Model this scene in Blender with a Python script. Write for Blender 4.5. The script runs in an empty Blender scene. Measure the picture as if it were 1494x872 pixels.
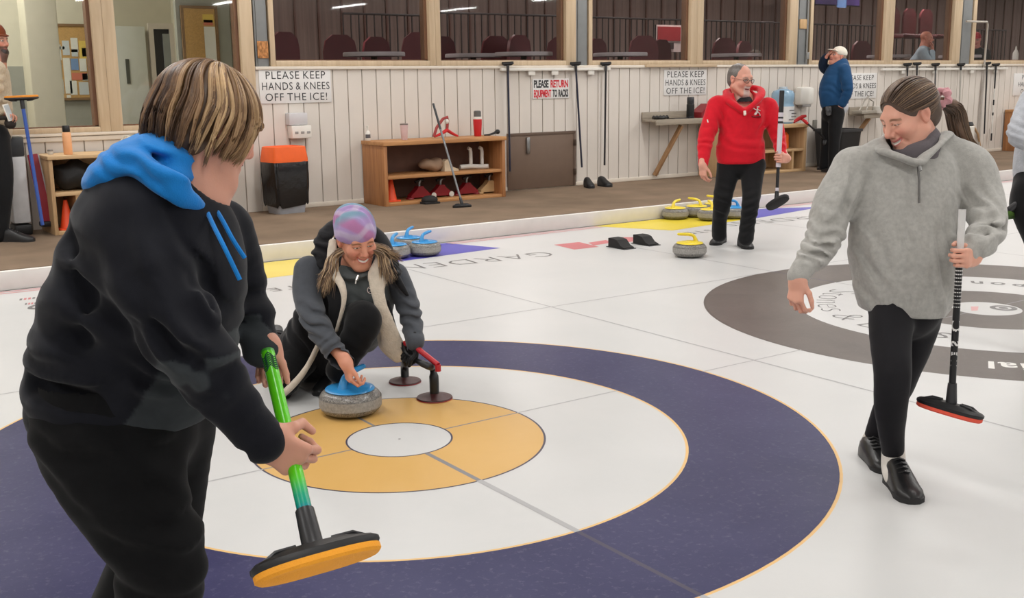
import bpy, bmesh, math, random
import numpy as np
from mathutils import Vector, Matrix, Euler
random.seed(7); np.random.seed(7)
SC = bpy.context.scene
COL = SC.collection
R_ = math.radians
# ---------------------------------------------------------------- camera
IW, IH = 1494, 872
FPX = 1599.934
CAM = Vector((-2.2008, -4.0010, 1.5192))
YAW, PITCH, ROLL = R_(35.03577), R_(11.29923), R_(-0.70970)
_f = Vector((math.sin(YAW)*math.cos(PITCH), math.cos(YAW)*math.cos(PITCH), -math.sin(PITCH)))
_r0 = Vector((math.cos(YAW), -math.sin(YAW), 0)); _u0 = _r0.cross(_f)
_r = _r0*math.cos(ROLL) + _u0*math.sin(ROLL); _u = -_r0*math.sin(ROLL) + _u0*math.cos(ROLL)
cd = bpy.data.cameras.new('camera'); cam = bpy.data.objects.new('camera', cd); COL.objects.link(cam)
cd.sensor_fit = 'HORIZONTAL'; cd.sensor_width = 36.0; cd.lens = 36.0*FPX/IW; cd.clip_end = 200
cam.matrix_world = Matrix(((_r.x, _u.x, -_f.x, CAM.x), (_r.y, _u.y, -_f.y, CAM.y), (_r.z, _u.z, -_f.z, CAM.z), (0, 0, 0, 1)))
SC.camera = cam
def ray(u, v): return _f + _r*((u-IW/2)/FPX) - _u*((v-IH/2)/FPX)
def at_y(u, v, y): d = ray(u, v); return CAM + d*((y-CAM.y)/d.y)
def at_z(u, v, z=0.0): d = ray(u, v); return CAM + d*((z-CAM.z)/d.z)
def at_d(u, v, d): return CAM + ray(u, v)*d
def depth(p): return (Vector(p)-CAM).dot(_f)
V = Vector
# ---------------------------------------------------------------- materials
def lin(c):
    c = c/255.0
    return c/12.92 if c <= 0.04045 else ((c+0.055)/1.055)**2.4
def rgb(*c): return (lin(c[0]), lin(c[1]), lin(c[2]), 1.0)
_M = {}
def nt(m): m.use_nodes = True; return m.node_tree, m.node_tree.nodes, m.node_tree.links
def mat(name, c, rough=.6, metal=0.0, var=.08, scale=9.0, bump=0.0, bscale=80.0, spec=.5, sheen=0.0, stretch=(1, 1, 1), emit=0.0, attr=False, coat=0.0, detail=3.0):
    if name in _M: return _M[name]
    m = bpy.data.materials.new(name); t, N, L = nt(m); b = N['Principled BSDF']
    b.inputs['Roughness'].default_value = rough; b.inputs['Metallic'].default_value = metal
    b.inputs['Specular IOR Level'].default_value = spec
    b.inputs['Sheen Weight'].default_value = sheen; b.inputs['Sheen Roughness'].default_value = .4
    b.inputs['Coat Weight'].default_value = coat; b.inputs['Coat Roughness'].default_value = .1
    col = rgb(*c) if not attr else None
    tc = N.new('ShaderNodeTexCoord'); mp = N.new('ShaderNodeMapping'); L.new(tc.outputs['Object'], mp.inputs['Vector'])
    mp.inputs['Scale'].default_value = stretch
    no = N.new('ShaderNodeTexNoise'); no.inputs['Scale'].default_value = scale; no.inputs['Detail'].default_value = detail
    L.new(mp.outputs['Vector'], no.inputs['Vector'])
    mr = N.new('ShaderNodeMapRange'); mr.inputs['From Min'].default_value = .3; mr.inputs['From Max'].default_value = .7
    mr.inputs['To Min'].default_value = 1-var; mr.inputs['To Max'].default_value = 1+var
    L.new(no.outputs['Fac'], mr.inputs['Value'])
    mx = N.new('ShaderNodeMix'); mx.data_type = 'RGBA'; mx.blend_type = 'MULTIPLY'; mx.inputs['Factor'].default_value = 1
    if attr:
        at = N.new('ShaderNodeAttribute'); at.attribute_name = 'Col'; L.new(at.outputs['Color'], mx.inputs['A'])
    else: mx.inputs['A'].default_value = col
    L.new(mr.outputs['Result'], mx.inputs['B']); L.new(mx.outputs['Result'], b.inputs['Base Color'])
    if bump:
        n2 = N.new('ShaderNodeTexNoise'); n2.inputs['Scale'].default_value = bscale; n2.inputs['Detail'].default_value = 2
        L.new(mp.outputs['Vector'], n2.inputs['Vector'])
        bp = N.new('ShaderNodeBump'); bp.inputs['Strength'].default_value = bump; bp.inputs['Distance'].default_value = .004
        L.new(n2.outputs['Fac'], bp.inputs['Height']); L.new(bp.outputs['Normal'], b.inputs['Normal'])
    if emit:
        L.new(mx.outputs['Result'], b.inputs['Emission Color']); b.inputs['Emission Strength'].default_value = emit
    _M[name] = m; return m
def mat_wood(name, c1, c2, axis=0, scale=3.0, rough=.55):
    if name in _M: return _M[name]
    m = bpy.data.materials.new(name); t, N, L = nt(m); b = N['Principled BSDF']; b.inputs['Roughness'].default_value = rough
    tc = N.new('ShaderNodeTexCoord'); mp = N.new('ShaderNodeMapping'); L.new(tc.outputs['Object'], mp.inputs['Vector'])
    s = [scale*6]*3; s[axis] = scale*.5; mp.inputs['Scale'].default_value = s
    no = N.new('ShaderNodeTexNoise'); no.inputs['Scale'].default_value = 1.3; no.inputs['Detail'].default_value = 5; no.inputs['Distortion'].default_value = 1.2
    L.new(mp.outputs['Vector'], no.inputs['Vector'])
    cr = N.new('ShaderNodeValToRGB'); cr.color_ramp.elements[0].position = .3; cr.color_ramp.elements[1].position = .68
    cr.color_ramp.elements[0].color = rgb(*c1); cr.color_ramp.elements[1].color = rgb(*c2)
    L.new(no.outputs['Fac'], cr.inputs['Fac']); L.new(cr.outputs['Color'], b.inputs['Base Color'])
    bp = N.new('ShaderNodeBump'); bp.inputs['Strength'].default_value = .15; bp.inputs['Distance'].default_value = .003
    L.new(no.outputs['Fac'], bp.inputs['Height']); L.new(bp.outputs['Normal'], b.inputs['Normal'])
    _M[name] = m; return m
def mat_glass(name, tint=(.93, .95, .95), ior=1.45, refl=1.0):
    if name in _M: return _M[name]
    m = bpy.data.materials.new(name); t, N, L = nt(m); N.remove(N['Principled BSDF'])
    tr = N.new('ShaderNodeBsdfTransparent'); tr.inputs['Color'].default_value = (*tint, 1)
    gl = N.new('ShaderNodeBsdfGlossy'); gl.inputs['Roughness'].default_value = .02; gl.inputs['Color'].default_value = (refl, refl, refl, 1)
    lw = N.new('ShaderNodeLayerWeight'); lw.inputs['Blend'].default_value = .5; pw = N.new('ShaderNodeMath'); pw.operation = 'POWER'; pw.inputs[1].default_value = 5; L.new(lw.outputs['Facing'], pw.inputs[0])
    fr = N.new('ShaderNodeMapRange'); f0 = ((ior-1)/(ior+1))**2; fr.inputs['To Min'].default_value = f0; fr.inputs['To Max'].default_value = 1.0; L.new(pw.outputs[0], fr.inputs['Value'])
    mx = N.new('ShaderNodeMixShader'); L.new(fr.outputs['Result'], mx.inputs['Fac']); L.new(tr.outputs[0], mx.inputs[1]); L.new(gl.outputs[0], mx.inputs[2])
    L.new(mx.outputs[0], N['Material Output'].inputs['Surface'])
    _M[name] = m; return m
# ---------------------------------------------------------------- mesh builder
class MB:
    def __init__(s): s.bm = bmesh.new(); s.mi = 0
    def _m(s, faces):
        for f in faces: f.material_index = s.mi
    def box(s, c, size, rot=None, bev=0.0, seg=2):
        M = Matrix.Translation(V(c)) @ (rot.to_4x4() if rot is not None else Matrix.Identity(4)) @ Matrix.Diagonal((*size, 1))
        n0 = len(s.bm.faces)
        r = bmesh.ops.create_cube(s.bm, size=1, matrix=M)
        vs = r['verts']; es = list({e for v in vs for e in v.link_edges})
        if bev > 0: bmesh.ops.bevel(s.bm, geom=es, offset=bev, segments=seg, profile=.5, affect='EDGES')
        s.bm.faces.ensure_lookup_table(); s._m(s.bm.faces[n0:]); return s
    def span(s, a, b, bev=0.0):
        a, b = V(a), V(b); d = b-a
        return s.box((a+b)/2, (abs(d.x), abs(d.y), abs(d.z)), None, bev)
    def ring(s, pts): return [s.bm.verts.new(p) for p in pts]
    def skin(s, rings, cap0=True, cap1=True, close=True):
        fs = []
        for A, B in zip(rings[:-1], rings[1:]):
            n = len(A)
            for i in range(n if close else n-1):
                j = (i+1) % n
                try: fs.append(s.bm.faces.new((A[i], A[j], B[j], B[i])))
                except ValueError: pass
        if cap0: fs.append(s.bm.faces.new(list(reversed(rings[0]))))
        if cap1: fs.append(s.bm.faces.new(rings[-1]))
        s._m(fs); return s
    def tube(s, pts, rad, n=12, cap=True, flat=1.0, up=None):
        pts = [V(p) for p in pts]; k = len(pts)
        if not hasattr(rad, '__len__'): rad = [rad]*k
        rings = []; pu = None
        for i, p in enumerate(pts):
            t = (pts[min(i+1, k-1)]-pts[max(i-1, 0)]).normalized()
            if pu is None:
                ref = V(up) if up is not None else (V((0, 0, 1)) if abs(t.z) < .9 else V((1, 0, 0)))
                pu = (ref - t*ref.dot(t)).normalized()
            else: pu = (pu - t*pu.dot(t)).normalized()
            w = t.cross(pu)
            rings.append(s.ring([p + (pu*math.cos(2*math.pi*j/n)*flat + w*math.sin(2*math.pi*j/n))*rad[i] for j in range(n)]))
        return s.skin(rings, cap, cap)
    def cyl(s, a, b, r, n=20): return s.tube([a, b], r, n)
    def lathe(s, prof, c=(0, 0, 0), n=32, M=None, cap0=True, cap1=True):
        c = V(c); M = M or Matrix.Identity(3); rings = []
        for r, z in prof:
            rings.append(s.ring([c + M @ V((r*math.cos(2*math.pi*j/n), r*math.sin(2*math.pi*j/n), z)) for j in range(n)]))
        return s.skin(rings, cap0, cap1)
    def prism(s, poly, M, th):
        a = s.ring([M @ V((x, y, 0)) for x, y in poly]); b = s.ring([M @ V((x, y, th)) for x, y in poly])
        return s.skin([a, b])
    def poly(s, pts):
        s._m([s.bm.faces.new(s.ring(pts))]); return s
    def annulus(s, c, r0, r1, z, n=128, a0=0, a1=2*math.pi):
        full = abs(a1-a0-2*math.pi) < 1e-6; k = n if full else n+1
        if r0 <= 0: return s.poly([V((c[0]+r1*math.cos(2*math.pi*i/n), c[1]+r1*math.sin(2*math.pi*i/n), z)) for i in range(n)])
        A = s.ring([V((c[0]+r0*math.cos(a0+(a1-a0)*i/n), c[1]+r0*math.sin(a0+(a1-a0)*i/n), z)) for i in range(k)])
        B = s.ring([V((c[0]+r1*math.cos(a0+(a1-a0)*i/n), c[1]+r1*math.sin(a0+(a1-a0)*i/n), z)) for i in range(k)])
        fs = []
        for i in range(n):
            j = (i+1) % k; fs.append(s.bm.faces.new((A[i], B[i], B[j], A[j])))
        s._m(fs); return s
    def add(s, me, fn):
        vs = [s.bm.verts.new(fn(v.co)) for v in me.vertices]; fs = []
        for p in me.polygons:
            try: fs.append(s.bm.faces.new([vs[i] for i in p.vertices]))
            except ValueError: pass
        s._m(fs); return s
    def sphere(s, c, r, n=16, M=None):
        r = r if hasattr(r, '__len__') else (r, r, r); M = M or Matrix.Identity(3)
        rings = []
        for i in range(1, n):
            th = math.pi*i/n
            rings.append(s.ring([V(c)+M @ V((r[0]*math.sin(th)*math.cos(2*math.pi*j/(2*n)), r[1]*math.sin(th)*math.sin(2*math.pi*j/(2*n)), -r[2]*math.cos(th))) for j in range(2*n)]))
        return s.skin(rings)
    def build(s, name, mats, parent=None, smooth=True, angle=40, local=None):
        bmesh.ops.recalc_face_normals(s.bm, faces=s.bm.faces)
        me = bpy.data.meshes.new(name)
        if local is not None: bmesh.ops.transform(s.bm, matrix=local, verts=s.bm.verts)
        s.bm.to_mesh(me); s.bm.free()
        mats = mats if isinstance(mats, (list, tuple)) else [mats]
        for m in mats: me.materials.append(m)
        if smooth:
            me.polygons.foreach_set('use_smooth', [True]*len(me.polygons)); me.set_sharp_from_angle(angle=R_(angle))
        o = bpy.data.objects.new(name, me); COL.objects.link(o)
        if parent is not None: o.parent = parent
        return o
def tag(o, label, cat, group=None):
    o['label'] = label; o['category'] = cat
    if group: o['group'] = group
    return o
def thing(name, label, cat, loc=(0, 0, 0), rz=0.0, group=None):
    o = bpy.data.objects.new(name, None); COL.objects.link(o); o.location = loc; o.rotation_euler = (0, 0, rz); o.empty_display_size = .1
    return tag(o, label, cat, group)
def struct(o): o['kind'] = 'structure'; return o
def rel(root):
    """world -> local matrix of a root empty (location + z rotation only)"""
    return (Matrix.Translation(root.location) @ root.rotation_euler.to_matrix().to_4x4()).inverted()
def rotof(x=None, y=None, z=None):
    """orthonormal frame; columns are images of x,y,z. give two of the three"""
    if x is not None and z is not None:
        z = V(z).normalized(); x = V(x); x = (x-z*x.dot(z)).normalized(); y = z.cross(x)
    elif y is not None and z is not None:
        z = V(z).normalized(); y = V(y); y = (y-z*y.dot(z)).normalized(); x = y.cross(z)
    else:
        x = V(x).normalized(); y = V(y); y = (y-x*y.dot(x)).normalized(); z = x.cross(y)
    return Matrix(((x.x, y.x, z.x), (x.y, y.y, z.y), (x.z, y.z, z.z)))
def text_me(body, size=1.0, offset=0.0, extrude=0.0, align='CENTER', spacing=1.0, shear=0.0, line=1.0, res=3):
    cu = bpy.data.curves.new('t', 'FONT'); cu.body = body; cu.size = size; cu.align_x = align; cu.align_y = 'CENTER'
    cu.offset = offset; cu.extrude = extrude; cu.space_character = spacing; cu.shear = shear; cu.space_line = line; cu.resolution_u = res
    o = bpy.data.objects.new('t', cu); COL.objects.link(o)
    dg = bpy.context.evaluated_depsgraph_get(); dg.update()
    me = bpy.data.meshes.new_from_object(o.evaluated_get(dg)); bpy.data.objects.remove(o); bpy.data.curves.remove(cu); return me
def copy_tree(o, parent=None):
    c = o.copy(); COL.objects.link(c); c.parent = parent
    for ch in [x for x in bpy.data.objects if x.parent == o]: copy_tree(ch, c)
    return c
def crom(pts, n):
    """catmull-rom resample of a list of tuples/vectors (any dimension)"""
    P = np.array([list(p) for p in pts], float); k = len(P); out = []
    for t in np.linspace(0, k-1, n):
        i = min(int(t), k-2); f = t-i
        p0, p1, p2, p3 = P[max(i-1, 0)], P[i], P[i+1], P[min(i+2, k-1)]
        out.append(.5*((2*p1)+(-p0+p2)*f+(2*p0-5*p1+4*p2-p3)*f*f+(-p0+3*p1-3*p2+p3)*f**3))
    return np.array(out)
# ================================================================ setting
YW = 7.30          # face of the window wall
ZC = 0.15          # carpet level
def paint(name, c, rough=.3, frost=0.0, c2=None, var=.05):
    m = bpy.data.materials.new(name); t, N, L = nt(m); b = N['Principled BSDF']; b.inputs['Roughness'].default_value = rough
    b.inputs['Specular IOR Level'].default_value = .16
    tc = N.new('ShaderNodeTexCoord')
    n1 = N.new('ShaderNodeTexNoise'); n1.inputs['Scale'].default_value = 1.6; n1.inputs['Detail'].default_value = 6; n1.inputs['Roughness'].default_value = .65; n1.inputs['Distortion'].default_value = .6
    L.new(tc.outputs['Object'], n1.inputs['Vector'])
    mr = N.new('ShaderNodeMapRange'); mr.inputs['From Min'].default_value = .3; mr.inputs['From Max'].default_value = .7; mr.inputs['To Min'].default_value = 0; mr.inputs['To Max'].default_value = 1
    L.new(n1.outputs['Fac'], mr.inputs['Value'])
    mx = N.new('ShaderNodeMix'); mx.data_type = 'RGBA'; L.new(mr.outputs['Result'], mx.inputs['Factor'])
    mx.inputs['A'].default_value = rgb(*c); mx.inputs['B'].default_value = rgb(*(c2 or [min(255, x*(1+var)) for x in c]))
    out = mx.outputs['Result']
    if frost:
        n2 = N.new('ShaderNodeTexNoise'); n2.inputs['Scale'].default_value = 38; n2.inputs['Detail'].default_value = 4; n2.inputs['Roughness'].default_value = .7
        L.new(tc.outputs['Object'], n2.inputs['Vector'])
        r2 = N.new('ShaderNodeMapRange'); r2.inputs['From Min'].default_value = .55; r2.inputs['From Max'].default_value = .82; r2.inputs['To Max'].default_value = frost
        L.new(n2.outputs['Fac'], r2.inputs['Value'])
        m2 = N.new('ShaderNodeMix'); m2.data_type = 'RGBA'; L.new(r2.outputs['Result'], m2.inputs['Factor']); L.new(out, m2.inputs['A']); m2.inputs['B'].default_value = (.62, .64, .7, 1)
        out = m2.outputs['Result']
    L.new(out, b.inputs['Base Color'])
    nb = N.new('ShaderNodeTexNoise'); nb.inputs['Scale'].default_value = 160; L.new(tc.outputs['Object'], nb.inputs['Vector'])
    bp = N.new('ShaderNodeBump'); bp.inputs['Strength'].default_value = .06; bp.inputs['Distance'].default_value = .002
    L.new(nb.outputs['Fac'], bp.inputs['Height']); L.new(bp.outputs['Normal'], b.inputs['Normal'])
    return m
ICE = paint('ice', (200, 200, 199), .33, 0, (205, 204, 203))
P_BLUE = paint('ice paint navy', (38, 38, 80), .4, .13, (58, 57, 94))
P_GOLD = paint('ice paint gold', (206, 163, 94), .33, 0, (212, 170, 104))
P_GREY = paint('ice paint grey', (90, 83, 79), .38, .07, (106, 98, 93))
P_LINE = paint('ice line grey', (166, 165, 166), .35)
P_LINED = paint('ice line dark grey', (128, 126, 128), .35)
P_EDGE = paint('ice ring edge', (70, 66, 82), .35)
P_TAN = paint('ice ring tan edge', (222, 182, 120), .35)
P_YEL = paint('ice paint yellow', (220, 198, 62), .33)
P_YEL0 = paint('ice paint pale yellow', (220, 198, 98), .33)
P_PUR = paint('ice paint violet blue', (82, 78, 172), .33)
P_RED = paint('ice paint faded red', (196, 114, 118), .35)
P_PINK = paint('ice line pink', (206, 158, 158), .35)
P_TXT = paint('ice lettering', (110, 108, 108), .35)
P_TXW = paint('ice lettering white', (222, 220, 216), .35)
S = 4.4306
fm = [ICE, P_BLUE, P_GOLD, P_GREY, P_LINE, P_LINED, P_EDGE, P_TAN, P_YEL, P_PUR, P_RED, P_PINK, P_TXT, P_TXW, P_YEL0]
b = MB()
X0, X1, Y0, Y1 = -9.0, 27.0, -34.0, 4.88
b.poly([V((X0, Y0, 0)), V((X1, Y0, 0)), V((X1, Y1, 0)), V((X0, Y1, 0))])
def lay(i, z): b.mi = i; return z*.00025
def house(cx, outer, edge, mid, edgecol, r8, r4, rb, edge4):
    c = (cx, 0)
    z = lay(edge, 1); b.annulus(c, 1.829-.001, 1.829+.012, z)
    z = lay(outer, 1); b.annulus(c, r8, 1.829, z)
    z = lay(edge, 1.5); b.annulus(c, r8-.012, r8, z)
    z = lay(mid, 1); b.annulus(c, rb, r4, z)
    z = lay(edge4, 1.5); b.annulus(c, r4, r4+.009, z); b.annulus(c, rb-.008, rb, z)
house(0.0, 1, 7, 2, 6, 1.237, .625, .231, 6)
house(S, 3, 3, 3, 3, 1.233, .614, .225, 3)
house(2*S, 1, 7, 2, 6, 1.237, .625, .231, 6)
house(-S, 3, 3, 3, 3, 1.233, .614, .225, 3)
z = lay(5, 2)
def line(x0, y0, x1, y1, w, i, zz=2):
    z = lay(i, zz)
    if x0 == x1: b.poly([V((x0-w/2, y0, z)), V((x0+w/2, y0, z)), V((x0+w/2, y1, z)), V((x0-w/2, y1, z))])
    else: b.poly([V((x0, y0-w/2, z)), V((x1, y0-w/2, z)), V((x1, y0+w/2, z)), V((x0, y0+w/2, z))])
def over(segs, fn):  # line broken at ring borders so that it shows darker over the painted rings
    for a0, a1, i in segs: fn(a0, a1, i)
for k in (-1, 0, 1, 2, 3):
    cx = k*S
    line(cx, -.231, cx, -.625, .022, 5) if k % 2 == 0 else None
    line(cx, -30, cx, -1.829, .022, 4); line(cx, -1.829, cx, -1.237, .018, 6); line(cx, -1.237, cx, -.625, .026, 4)
    line(cx, .231, cx, .625, .014, 5); line(cx, .625, cx, 1.237, .014, 4); line(cx, 1.829, cx, 3.66, .014, 4)
    line(cx, 1.237, cx, 1.829, .014, 6)
    for sx in (-1, 1):
        line(cx+sx*.231, 0, cx+sx*.625, 0, .01, 5, 2.2); line(cx+sx*.625, 0, cx+sx*1.237, 0, .01, 4, 2.2); line(cx+sx*1.829, 0, cx+sx*S/2, 0, .01, 4, 2.2)
    line(cx+S/2, -30, cx+S/2, 4.3, .014, 4, 2.4)
line(X0, 1.829+.006, X1, 1.829+.006, .012, 4, 2.6)
b.annulus((0, 0), 0, .006, lay(5, 3), 16)
# end of the sheets: colour fields for parked stones, pink double line, sponsor lettering
z = lay(8, 2)
def field(pts, i, zz=3): z = lay(i, zz); b.poly([V((x, y, z)) for x, y in pts])
field([(.35, 4.10), (2.15, 4.16), (2.15, 4.87), (.35, 4.86)], 14)
field([(2.16, 4.16), (3.46, 4.25), (3.24, 4.84), (2.16, 4.84)], 9)
field([(5.08, 4.87), (5.48, 4.10), (6.75, 4.25), (6.95, 4.87)], 8)
field([(6.75, 4.22), (8.25, 4.47), (7.65, 4.78), (6.95, 4.84)], 9)
field([(12.6, 4.25), (14.2, 4.3), (14.0, 4.55), (12.5, 4.5)], 3)
for x0, x1 in ((X0, .35), (3.24, 5.1), (7.65, X1)):
    line(x0, 4.83, x1, 4.83, .03, 11, 3); line(x0, 4.765, x1, 4.765, .03, 11, 3)
    line(x0, 4.845, x1, 4.845, .008, 10, 3.2); line(x0, 4.75, x1, 4.75, .008, 10, 3.2)
def itext(s, cx, cy, size, i, ang=math.pi, off=0.0, sp=1.0, sy=1.0, shear=0.0, zz=4):
    me = text_me(s, size, off, 0, 'CENTER', sp, shear); z = lay(i, zz); ca, sa = math.cos(ang), math.sin(ang)
    b.add(me, lambda v: V((cx+v.x*ca-v.y*sy*sa, cy+v.x*sa+v.y*sy*ca, z)))
gp = (at_z(590, 390), at_z(765, 373))
ga = math.atan2(gp[1].y-gp[0].y, gp[1].x-gp[0].x)
gc = (gp[0]+gp[1])/2
itext('GARDENS', gc.x, gc.y, .36, 12, ga+math.pi, -.006, 1.08, 1.0)
g2 = at_z(1180, 318); itext('GARDENS', g2.x-.3, g2.y+.1, .36, 12, ga+math.pi, -.006, 1.08)
itext('STE', at_z(425, 419).x, at_z(425, 419).y, .2, 12, math.pi, 0, 1.3)
g3 = at_z(1020, 338); itext('STE', g3.x, g3.y, .2, 12, math.pi, 0, 1.3)
# flag badge half hidden behind the hacks
def quad_px(pts, i, zz=3): z = lay(i, zz); b.poly([V((*at_z(u, v).xy, z)) for u, v in pts])
quad_px([(808, 357), (845, 353), (874, 360), (838, 364)], 10)
quad_px([(858, 354), (884, 350), (892, 354), (866, 358)], 10)
quad_px([(886, 351), (905, 346), (926, 346), (930, 351), (905, 355)], 10)
# crest at far left
cp = at_z(50, 449)
z = lay(12, 3)
n = 40
cl = [at_z(62+22*math.cos(a)+0, 446-4*math.sin(a)-3.5*math.cos(a)) for a in np.linspace(0, 2*math.pi, n, endpoint=False)]
ci = [at_z(62+15*math.cos(a)+0, 446-1.6*math.sin(a)-2.4*math.cos(a)) for a in np.linspace(0, 2*math.pi, n, endpoint=False)]
A = b.ring([V((*p.xy, z)) for p in cl]); B = b.ring([V((*p.xy, z)) for p in ci]); b.skin([A, B], False, False)
for (u0, v0, u1, v1) in ((28, 437, 72, 432), (36, 443.5, 68, 440.5)):
    for k in range(7):
        f0, f1 = k/7, (k+.62)/7; a0 = (u0+(u1-u0)*f0, v0+(v1-v0)*f0); a1 = (u0+(u1-u0)*f1, v0+(v1-v0)*f1)
        quad_px([(a0[0], a0[1]+1.3), (a1[0], a1[1]+1.3), (a1[0]+1, a1[1]-1.3), (a0[0]+1, a0[1]-1.3)], 10 if k % 3 else 12)
# ring lettering of the grey house
def rtext(s, r, a_mid, size, i, inward, sp=1.0, off=0.0, zz=4):
    me = text_me(s, size, off, 0, 'CENTER', sp); z = lay(i, zz)
    def f(v):
        if inward: a = a_mid + v.x/r; rr = r - v.y
        else: a = a_mid - v.x/r; rr = r + v.y
        return V((S+rr*math.cos(a), rr*math.sin(a), z))
    b.add(me, f)
rtext('Stones & B', 1.0, R_(139), .30, 12, True, .98, -.007)
rtext('S', .95, R_(197), .22, 12, True)
rtext('spon', .97, R_(24), .2, 12, True, 1.35, .003)
rtext('Memorial', 1.54, R_(-131), .22, 13, False, 1.1, .005)
# button crest
b.annulus((S+.1, -.06), .05, .085, lay(12, 4), 40); b.annulus((S+.1, -.06), 0, .03, lay(12, 4), 24)
quadz = lay(11, 3.5); b.poly([V((S-.14, .02, quadz)), V((S-.02, .1, quadz)), V((S+.02, .07, quadz)), V((S-.1, 0.0, quadz))])
b.mi = 0
floor = struct(b.build('floor', fm, smooth=False))
# bumper in front of the walkway
WHITE_BD = mat('white bumper paint', (220, 216, 212), .5, var=.03)
b = MB(); b.span((X0, 4.885, 0), (X1, 4.945, ZC-.004), .006); struct(b.build('trim_1', WHITE_BD))
CARPET = mat('taupe carpet', (128, 110, 93), .95, var=.16, scale=2.2, bump=.5, bscale=220, spec=.1, detail=8)
b = MB(); b.span((X0, 4.946, -.05), (X1, YW, ZC)); struct(b.build('floor_walkway', CARPET))
# ---- window wall
CREAM = mat('cream panel paint', (216, 208, 199), .55, var=.03, scale=2)
GROOVE = mat('panel groove', (168, 158, 148), .7, var=.03)
TRIMP = mat('cream trim paint', (222, 212, 198), .5, var=.03)
TAN = mat_wood('tan window wood', (190, 166, 136), (206, 184, 154), 2, 2.0, .5)
TANX = mat_wood('tan sill wood', (190, 166, 136), (206, 184, 154), 0, 2.0, .5)
BRWN = mat_wood('brown window stop', (104, 72, 52), (124, 88, 64), 2, 2.0, .5)
GREYP = mat('grey post paint', (128, 130, 130), .55, var=.05)
GREYP2 = mat('brown grey head panel', (118, 106, 98), .6, var=.05)
XE = 26.0
b = MB()
b.span((2.42, YW+.012, ZC-.1), (XE, YW+.12, 1.665))     # groove backing
b.mi = 1
pw = .1815; x = 2.425
while x < XE:
    b.span((x, YW-.002, ZC-.02), (min(x+pw-.011, XE), YW+.014, 1.66), .003); x += pw
struct(b.build('wall_back', [GROOVE, CREAM], smooth=False))
b = MB(); b.span((X0, YW+.012, ZC-.1), (2.42, YW+.12, 1.09)); b.mi = 1; x = X0
while x < 2.42:
    b.span((x, YW-.002, ZC-.02), (min(x+pw-.011, 2.42), YW+.014, 1.07), .003); x += pw
struct(b.build('wall_back_low', [GROOVE, CREAM], smooth=False))
b = MB(); b.span((X0, YW, 3.35), (XE, YW+.14, 4.2)); struct(b.build('wall_back_upper', GREYP2, smooth=False))
b = MB(); b.span((2.42, YW-.03, 1.655), (XE, YW+.02, 1.69), .006); struct(b.build('trim_2', TRIMP))
b = MB(); b.span((X0, YW-.035, 1.035), (2.40, YW+.02, 1.065), .005); b.span((X0, YW-.02, .985), (2.40, YW+.01, 1.03), .004); struct(b.build('trim_3', TRIMP))
b = MB(); b.span((2.42, YW-.014, ZC), (XE, YW, ZC+.05), .004); struct(b.build('baseboard_back', TRIMP))
GLASS = mat_glass('window glass', (.93, .94, .94), 1.5)
def window(n, x0, x1, z0, z1, fl, fr, fb, stop=.035):
    b = MB(); y0, y1 = YW-.02, YW+.12
    b.span((x0, y0, z0), (x0+fl, y1, z1), .006); b.span((x1-fr, y0, z0), (x1, y1, z1), .006); b.span((x0+fl, y0, z0), (x1-fr, y1, z0+fb), .006); b.span((x0+fl, y0, z1-.06), (x1-fr, y1, z1), .006)
    b.mi = 1
    b.span((x0+fl, y0+.05, z0+fb), (x0+fl+.012, y1, z1-.06)); b.span((x1-fr-stop, y0+.06, z0+fb), (x1-fr, y1+.02, z1-.06)); b.span((x0+fl, y0+.06, z0+fb), (x1-fr, y1, z0+fb+.012))
    o = struct(b.build('window_%d' % n, [TAN, BRWN], smooth=True))
    p = MB(); p.span((x0+fl, YW+.055, z0+fb), (x1-fr, YW+.061, z1-.06)); p.build('pane', GLASS, o, smooth=False)
    return o
WZ0, WZ1 = 1.69, 3.35
window(1, -1.6, .88, 1.065, 3.35, .08, .10, .05)
window(2, .88, 2.42, 1.065, 3.35, .12, .14, .05)
window(3, 2.60, 4.665, WZ0, WZ1, .06, .08, .06)
window(4, 4.665, 6.76, WZ0, WZ1, .07, .16, .06)
window(5, 6.97, 8.90, WZ0, WZ1, .06, .12, .06)
window(6, 8.90, 10.97, WZ0, WZ1, .12, .18, .06)
window(7, 11.25, 13.16, WZ0, WZ1, .07, .1, .06)
window(8, 13.16, 15.12, WZ0, WZ1, .12, .22, .06)
window(9, 15.45, 18.2, WZ0, WZ1, .1, .12, .06)
k = 1
for x0, x1 in ((2.44, 2.585), (6.775, 6.955), (10.985, 11.235), (15.14, 15.435)):
    b = MB(); b.span((x0, YW+.0, 1.69), (x1, YW+.13, 3.4), .004); b.span((x0+.02, YW-.012, 1.69), (x1-.02, YW+.01, 3.4), .003)
    struct(b.build('column_%d' % k, GREYP)); k += 1
b = MB(); b.span((18.2, YW, 1.69), (XE, YW+.12, 3.4)); struct(b.build('wall_back_right', CREAM, smooth=False))
b = MB(); b.span((X0, YW, 1.07), (-1.6, YW+.12, 3.4)); struct(b.build('wall_back_left', CREAM, smooth=False))
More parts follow.
